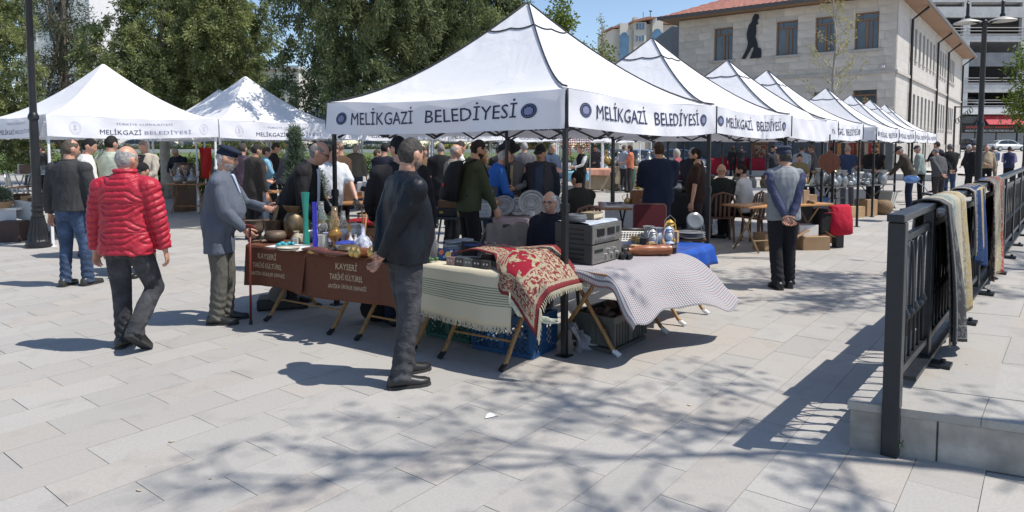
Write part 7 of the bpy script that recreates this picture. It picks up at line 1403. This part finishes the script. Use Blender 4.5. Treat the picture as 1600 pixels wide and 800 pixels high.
def plant(label,P,rad,h,mats,n,potm,seed,pot_r=.16,pot_h=.25,cat='plant',name='potted_plant'):
    t=thing(name,label,cat,P,0); MB().lathe([(pot_r*.75,0),(pot_r,pot_h),(pot_r*.9,pot_h),(pot_r*.8,pot_h-.03)],16).build('pot',potm,t,True,angle=40); MB().tube([(0,0,pot_h-.05),(0,0,pot_h+h*.8)],[.02,.006],6).build('stem',BARK,t)
    r=np.random.default_rng(seed); z=r.random(n); a=r.uniform(0,6.28,n); q=rad*(1-z**1.3*.85)*r.uniform(.3,1,n); P_=np.stack([q*np.cos(a),q*np.sin(a),pot_h+.05+h*z],1); O=np.stack([np.cos(a),np.sin(a),.5+0*a],1); leaves('crown',t,mats,P_,O,22,.03,.06,.014,-.2,seed); return t
SPRUCE=[leaf_mat((.20,.25,.17)),leaf_mat((.14,.18,.13)),leaf_mat((.10,.13,.09))]
plant('slender grey green potted spruce behind the bending man in the suit',D(466,9.3),.24,1.62,SPRUCE,420,CLAY,61,cat='spruce'); plant('second potted spruce right of the bending man in the suit',D(497,8.7),.2,1.05,SPRUCE,300,CLAY,62,cat='spruce'); plant('small grey green plant on the counter at the left edge',D(4,12.4,.58),.16,.14,SPRUCE,120,CARD,63,.2,.12)
# jacket hung on a white pole
t=thing('red_jacket','red and yellow jacket hanging on a white tent pole','jacket',D(325,17.3),0); o_=MB().grid(lambda a,b:((a-.5)*.34*(1-.3*b),.05*math.sin(a*5+b*2),1.66-.78*b),12,16).build('shell',cloth_mat((.42,.02,.02),fold=.8),t,True,fix=False); s_=o_.modifiers.new('solid','SOLIDIFY'); s_.thickness=.05; MB().box((.06,-.04,.98),(.14,.05,.22)).build('yellow_panel',mat((.5,.34,.03),.7),t)
MB().tube([(-.02,0,0),(-.02,0,1.85)],.02,6).build('rail',M_WHITEMETAL,t)
# ================================================================ RAILING, LAMPS, VEHICLES
rail=thing('railing','black iron railing with arched bars and hung rugs on the terrace edge','railing',(0,0,0)); RM=mat((.018,.022,.028),.38,.2,.15,20,bump=.05)
RP=W(1391,710); RP.z=0
def rp(t,s=0,z=0): return RP+FW*t+FN*s+Vector((0,0,z))
ZT=1.335; rot=Matrix.Rotation(R(90-39.7),3,'Z'); LEN=14.0
MB().box(rp(LEN/2-.03,0,ZT-.02),(LEN+.10,.085,.042),rot).build('handrail',RM,rail,bev=.006)
for z,hh in ((ZT-.15,.04),(TZ+.16,.045)): MB().box(rp(LEN/2,0,z),(LEN-.02,.036,hh),rot).build('rail',RM,rail,bev=.004)
MB().box(rp(LEN/2+.2,0,TZ+.055),(LEN-.4,.10,.025),rot).build('base_channel',RM,rail)
pm=None
for k in range(11):
    t=0 if k==0 else 1.0+1.40*(k-1); PL=1.0 if k==0 else 1.40; NB=7 if k==0 else 10
    if t>LEN: break
    z0=0 if k==0 else TZ; b=MB().box(rp(t,0,(z0+ZT-.045)/2),(.085,.085 if k==0 else .06,ZT-.045-z0),rot).build('post',RM,rail,bev=.006)
    if k: MB().box(rp(t-.02,.075,TZ+.014),(.13,.16,.02),rot).tube([rp(t-.02,.11,TZ+.02),rp(t-.02,.11,TZ+.05)],.016,8).build('bracket',RM,rail)
    for j in range(1,NB):
        tt=t+PL*j/NB
        if tt>LEN: break
        if pm is None:
            zb=TZ+.18; zt=ZT-.17; h=zt-zb; pm=MB().lathe([(.0095,0),(.0095,h*.33),(.017,h*.335),(.017,h*.35),(.027,h*.37),(.027,h*.395),(.017,h*.415),(.017,h*.43),(.0095,h*.435),(.0095,h)],8).mesh('baluster',RM,True)
        link('baluster',pm,rail,rp(tt,0,TZ+.18))
    for j in range(0,NB-1):
        a=t+PL*j/NB; 
        if a+.284>LEN: break
        MB().tube([rp(a+.141-.141*math.copysign(abs(math.cos(q))**.75,math.cos(q)),.012 if j%2 else -.012,ZT-.60+.43*math.sin(q)**.9) for q in [math.pi*i/12 for i in range(13)]],.008,5).build('arch',RM,rail,True)
def rail_rug(label,t0,t1,zf,zb,mt,seed,sk=0,bulge=.05,nx=18,lean=0,th=.010,lb=None,w0=1,out=0):
    r=random.Random(seed); ph=[r.uniform(0,6) for _ in range(4)]; Lf=ZT-zf; Lb=ZT-zb; tot=Lf+Lb+.12
    def fn(a,b):
        s=b*tot; t=t0+(t1-t0)*a; wv=.016*math.sin(a*9+ph[0])+.012*math.sin(a*19+ph[1])
        if s<Lb: y=-.062-.02-bulge*.4*math.sin(min(1,(Lb-s)/Lb)*2)-abs(wv)*(Lb-s); z=ZT+.008-(Lb-s); k=(Lb-s)
        elif s<Lb+.12: y=-.062+(s-Lb)/.12*.124; z=ZT+.014+.006*math.sin((s-Lb)/.12*math.pi); k=0
        else: k=s-Lb-.12; y=.062+.012+bulge*math.sin(min(1,k/max(Lf,.01))*1.8)+wv*k*1.6+.01; z=ZT+.008-k*(1+sk*(a-.5))
        return rp(t0+(t-t0)*(w0+(1-w0)*min(1,k/max(Lf,.01)))+(lean if (s>Lb or lb is None) else lb)*k,y+(out if s>=Lb+.12 else 0),z)
    o=MB().grid(fn,nx,46).build('rug',mt,None,True,fix=False); s_=o.modifiers.new('solid','SOLIDIFY'); s_.thickness=th; s_.offset=0; tag(o,label,'rug','rugs hung over the railing'); return o,fn
def vrug(name,cols,edge,sc=9,streak=1.0):
    m,t=newmat(name); uv=t.n('SeparateXYZ'); t.l(t.co('UV'),uv.inputs[0]); mp=t.n('Mapping'); mp.inputs['Scale'].default_value=(1,streak,1); t.l(t.co('UV'),mp.inputs[0]); n=t.noise(sc,4,mp.outputs[0],1.0)
    x=t.math('ADD',uv.outputs[0],t.math('MULTIPLY',t.math('SUBTRACT',n,.5),.10)); c=t.ramp(x,[(p,col) for p,col in cols],'CONSTANT'); mp2=t.n('Mapping'); mp2.inputs['Scale'].default_value=(1,2.4,1); t.l(t.co('UV'),mp2.inputs[0]); sp=t.noise(24,3,mp2.outputs[0],.8); c=t.mix(t.ramp(sp,[(.48,(0,)*3),(.58,(.85,)*3)]),c,edge); g=t.noise(150,2,t.co('UV'))
    t.l(t.mix(t.math('MULTIPLY',g,.4),c,tuple(q*.35 for q in edge)),t.b.inputs['Base Color']); t.b.inputs['Roughness'].default_value=.95; t.b.inputs['Specular IOR Level'].default_value=.1; t.bump(t.math('ADD',g,sp),.6,.012); return m
rail_rug('beige teal and gold mottled rug over both sides of the railing beside the grey one',1.00,1.95,.42,.42,vrug('mottled_rug',[(0,(.20,.21,.20)),(.10,(.40,.36,.27)),(.22,(.16,.24,.25)),(.42,(.36,.36,.30)),(.54,(.46,.40,.28)),(.68,(.22,.19,.14)),(.76,(.40,.30,.13)),(.92,(.5,.45,.34))],(.40,.37,.30),4),72,-.15,.035,lean=.16,lb=-.25)
rail_rug('grey patterned rug back hanging lowest on the railing, widening downwards',0.92,1.62,.37,1.25,rug_mat('grey_rug',(.085,.088,.092),(.20,.20,.19),((.065,.07,.08),(.18,.18,.185),(.25,.25,.23)),9,.16,1.6),71,.10,.06,lean=.02,w0=.22,out=.02)
rail_rug('blue and yellow shaggy rug in the middle of the railing',2.5,3.3,.80,.85,vrug('yellow_rug',[(0,(.35,.33,.30)),(.10,(.02,.06,.25)),(.28,(.45,.40,.28)),(.42,(.42,.31,.14)),(.60,(.40,.33,.18)),(.8,(.43,.33,.16))],(.46,.40,.29),7),73,0,.02)
rail_rug('navy rug end showing under the yellow one',2.6,3.2,.68,1.1,vrug('navy_rug',[(0,(.02,.05,.14)),(.5,(.03,.06,.17))],(.05,.08,.15)),74,.2,.03)
rail_rug('cream and red long rug farthest along the railing',4.1,5.3,.34,.6,vrug('red_rug',[(0,(.10,.05,.045)),(.13,(.50,.45,.34)),(.34,(.55,.49,.36)),(.45,(.48,.42,.2)),(.52,(.45,.04,.05)),(.72,(.52,.12,.09)),(.8,(.25,.22,.18)),(.92,(.42,.38,.31))],(.42,.37,.3),6),75,0,.02)
t=thing('weed','small green weed growing at the foot of the railing post','weed',W(1396,708),0); r=np.random.default_rng(3); MB().tube([(0,0,0),(.005,0,.09)],[.004,.002],5).build('stem',HEDGE[2],t); leaves('leaves',t,SPRUCE[:2]+SPRING[:1],np.stack([r.normal(0,.018,26),r.normal(0,.018,26),r.uniform(.01,.12,26)],1),r.normal(0,.6,(26,3))+np.array([0,0,.5]),6,.006,.03,.014,0,3)
# scooter behind the rugs: mirrors, handlebar, body
sc=thing('motor_scooter','scooter with a blue tinted oval mirror parked behind the rugs','scooter',Vector((5.87,9.33,0)),R(50.3)); SB=mat((.03,.04,.055),.3,.1,.1,coat=.5)
rgs=[]
for x,zb,zt,wd in ((-.75,.45,.72,.06),(-.5,.34,.80,.16),(-.15,.26,.74,.17),(.05,.22,.40,.15),(.35,.22,.38,.15),(.42,.25,.92,.17),(.52,.32,.98,.12),(.58,.5,.9,.05)): rgs.append([(x,wd*math.cos(2*math.pi*k/14),(zb+zt)/2+(zt-zb)/2*math.sin(2*math.pi*k/14)) for k in range(14)])
MB().rings(rgs).build('body',SB,sc,True); MB().ell((-.4,0,.82),(.36,.14,.06),14,8).build('seat',BLKP,sc,True)
for x in (-.52,.66):
    w_=MB(); Mw=Matrix.Rotation(R(90),3,'X'); w_.tube([Vector((x,0,.23))+Mw@Vector((.185*math.cos(a),.185*math.sin(a),0)) for a in [i*math.pi/12 for i in range(25)]],.05,8); wo=w_.build('wheel',BLKP,sc,True); MB().lathe([(.13,-.03),(.13,.03)],14,(x,0,.23),Mw).build('rim',STEEL,wo)
MB().tube([(.66,0,.23),(.5,0,.95)],.03,8).build('fork',STEEL,sc); MB().tube([(.46,-.32,1.02),(.5,-.15,.99),(.5,.15,.99),(.46,.32,1.02)],.018,8).build('handlebar',BLKP,sc)
hdl=MB().ell((.54,0,.93),(.05,.09,.07),12,8).build('headlight',mat((.5,.5,.5),.1),sc,True)
for sd in (-1,1):
    MB().tube([(.48,sd*.22,1.0),(.49,sd*.30,1.12),(.49,sd*.40,1.19)],.007,6).build('mirror_stalk',STEEL,sc); mr=MB().ell((.49,sd*.46,1.215),(.022,.115,.062),16,8).build('mirror',mat((.10,.11,.12),.3),sc,True); MB().ell((.4695,sd*.46,1.215),(.006,.105,.054),16,8).build('mirror_glass',mat((.22,.38,.72),.08,.3,.02),mr,True)
# lamp posts
def lamp_post(label,P,rz=0):
    t=thing('lamp_post',label,'lamp post',P,rz,'black lamp posts of the square'); n=32; rg=[]
    for z,r0,fl in ((0,.20,0),(.05,.205,0),(.055,.19,0),(.10,.185,0),(.11,.165,0),(.13,.15,.006),(.22,.145,.009),(.36,.118,.009),(.50,.093,.007),(.52,.09,0)): rg.append([((r0+fl*math.cos(16*2*math.pi*k/64))*math.cos(2*math.pi*k/64),(r0+fl*math.cos(16*2*math.pi*k/64))*math.sin(2*math.pi*k/64),z) for k in range(64)])
    MB().rings(rg).build('base',M_BLACK,t,True,angle=35)
    for z,r0 in ((.52,.10),(.62,.095),(.70,.09)): MB().lathe([(r0-.015,z-.02),(r0,z-.01),(r0,z+.012),(r0-.015,z+.02)],20).build('ring',M_BLACK,t,True,angle=40)
    MB().lathe([(.085,.52),(.078,.72),(.07,.9),(.066,2.0),(.062,2.15)],20).build('lower_pole',M_BLACK,t,True,angle=40); MB().lathe([(.066,2.13),(.082,2.15),(.082,2.20),(.066,2.23),(.055,2.26)],20).build('ring',M_BLACK,t,True,angle=35); MB().lathe([(.056,2.2),(.05,4.35),(.06,4.37),(.06,4.42),(.035,4.45)],18).build('upper_pole',M_BLACK,t,True,angle=40)
    for sd in (-1,1):
        MB().tube([(0,0,4.30),(sd*.16,0,4.42),(sd*.30,0,4.46)],.022,8).build('arm',M_BLACK,t,True); sh=MB().lathe([(.03,.05),(.10,.03),(.26,-.03),(.275,-.05),(.25,-.045),(.08,-.01),(0,-.008)],24,(sd*.32,0,4.45),cap=False).build('lamp_shade',mat((.42,.41,.38),.55,.2,.2),t,True,angle=40); MB().lathe([(.05,0),(.055,.04),(.03,.08),(.035,.12),(.03,.30),(.04,.32),(.012,.36),(.02,.385),(.004,.41)],14,(sd*.32,0,4.50)).build('finial',M_BLACK,sh,True,angle=40)
    return t
L1=lamp_post('black lamp post with a fluted base at the left behind the red jacket',W(61,386),R(0)); copy_tree(L1,D(1524,15.2),R(-25),'black lamp post with two dish lamps beyond the railing'); copy_tree(L1,D(1597,38),R(10),'small looking lamp post far off at the right edge'); copy_tree(L1,D(47,30),0,'distant lamp post behind the left white tent')
# vehicles
def car(label,P,rz,rgb,L=4.4,H=1.46,coat=.6,dark=False):
    t=thing('parked_car',label,'car',P,rz,'cars parked around the square'); bm_=mat(rgb,.3,.2,.03,coat=coat,name='car_paint'); k=L/4.4; hz=H/1.46; S=lambda x,y,z:(x*k,y,z*hz)
    rg=[]
    for x,zb,zt,wd in ((-2.2,.42,.72,.70),(-2.14,.30,.86,.80),(-1.7,.24,.96,.87),(-.6,.22,.95,.89),(.5,.22,.93,.89),(1.3,.22,.88,.88),(1.85,.26,.78,.84),(2.12,.32,.68,.76),(2.2,.42,.60,.64)):
        rg.append([S(x,wd*math.copysign(abs(math.cos(a))**.55,math.cos(a)),(zb+zt)/2+(zt-zb)/2*math.copysign(abs(math.sin(a))**.6,math.sin(a))) for a in [2*math.pi*i/20 for i in range(20)]])
    MB().rings(rg).build('body',bm_,t,True)
    rg=[]
    for x,zb,zt,wd in ((-1.85,.92,.95,.74),(-1.25,.90,1.34,.66),(-.75,.9,1.44,.65),(.0,.9,1.46,.65),(.5,.88,1.36,.66),(1.2,.86,.90,.74)):
        rg.append([S(x,wd*q,zb) if i in (0,3) else S(x,(wd-.10)*q,zt) for i,q in ((0,1),(1,1),(2,-1),(3,-1))])
    MB().rings(rg).build('cabin',bm_,t,bev=.03)
    gl=mat((.02,.025,.03),.08,0,.1,spec=.8)
    for sd in (-1,1):
        for pl in ([(-1.45,.96),(-1.15,1.28),(-.72,1.38),(-.30,1.40),(-.30,.96)],[(-.22,.96),(-.22,1.40),(.05,1.39),(.42,1.30),(.98,.94)]):
            m=MB(); i0=0
            for off in (.0,.012):
                for x,z in pl: yy=.662+(.10)*(1-(z-.9)/.5)-.075+off+.018; m.v.append(Vector(S(x,sd*yy,z)))
            n=len(pl); m.face(range(n)); m.face(range(n,2*n)); [m.face((q,(q+1)%n,n+(q+1)%n,n+q)) for q in range(n)]; m.build('window',gl,t)
    MB().quad(S(.56,-.52,1.34),S(.56,.52,1.34),S(1.16,.62,.94),S(1.16,-.62,.94)).build('windscreen',gl,t,loc=(.02,0,.02)); MB().quad(S(-1.30,-.52,1.32),S(-1.30,.52,1.32),S(-1.80,.62,.98),S(-1.80,-.62,.98)).build('rear_window',gl,t,loc=(-.02,0,.02))
    for x in (-1.38,1.38):
        for sd in (-1,1): w_=MB().lathe([(.20,-.1),(.30,-.1),(.315,-.07),(.315,.07),(.30,.1),(.2,.1)],20,S(x,sd*.82,.315/hz),Matrix.Rotation(R(90),3,'X')).build('wheel',mat((.015,.015,.016),.8),t,True,angle=40); MB().lathe([(.20,-.105),(.20,.105),(.05,.112)],16,S(x,sd*.82,.315/hz),Matrix.Rotation(R(90),3,'X')).build('rim',STEEL,w_,True,angle=40)
    for sd in (-1,1): MB().ell(S(2.08,sd*.58,.64),(.08,.16,.07),10,6).build('headlight',mat((.6,.6,.6),.1),t,True); MB().ell(S(-2.1,sd*.62,.76),(.07,.13,.08),10,6).build('tail_light',mat((.3,.01,.01),.2),t,True); MB().ell(S(.72,sd*.93,.98),(.07,.09,.06),8,6).build('wing_mirror',bm_,t,True)
    return t
car('light blue grey estate car parked beyond the brass stall',D(985,40),R(185),(.24,.33,.45),4.6,1.52); c2=copy_tree(bpy.data.objects['parked_car'],D(1046,44),R(178),'second blue grey car behind the navy jacket')
car('white saloon parked in front of the roller shutters',D(1570,88)+Vector((0,0,1.03)),R(2),(.72,.73,.74),4.7,1.45); car('black car partly hidden by the building corner',D(1511,86)+Vector((0,0,1.0)),R(95),(.015,.016,.018),4.4,1.6)
car('pale grey car on the lower deck of the car park',(56+gx(1533),GD+3.2,gz(168)+.16),R(-80),(.40,.42,.44)); 
r=random.Random(9); cols=[((.6,.6,.62),'white'),((.25,.03,.03),'red'),((.05,.07,.12),'navy'),((.35,.36,.38),'silver'),((.10,.10,.11),'black'),((.5,.42,.1),'yellow')]
pl={}
for k in range(14):
    c,n=cols[k%6]; px=20+k*62+r.uniform(-10,10); lb=f"{n} car parked on the road behind the lawn, "+('first','second','third')[k//6]+' '+n+' one from the left'
    P=D(px,74)+Vector((0,0,.98))
    if n in pl: copy_tree(pl[n],P,R(4+180*(k%2)),lb)
    else: pl[n]=car(lb,P,R(4+180*(k%2)),c)
# flowers along the lawn
r=np.random.default_rng(12)
for k,(px,lb,c) in enumerate(((318,'low bed of yellow flowers beside the red jacket on the pole',(.5,.4,.03)),(440,'patch of yellow blossom beyond the grey jacket',(.45,.38,.05)))):
    t=thing('flower_bed',lb,'flowers',D(px,21+18*k,0),0); P=np.stack([r.uniform(-.6,.6,200),r.uniform(-.3,.3,200),r.uniform(.1,.7,200)],1); leaves('leaves',t,HEDGE,P,r.normal(0,.5,P.shape)+np.array([0,0,.6]),6,.05,.12,.04,0,k); P[:,2]+=.12; leaves('flowers',t,[mat(c,.6)],P[:120],r.normal(0,.5,(120,3))+np.array([0,0,.8]),4,.04,.05,.05,0,k)
bake()
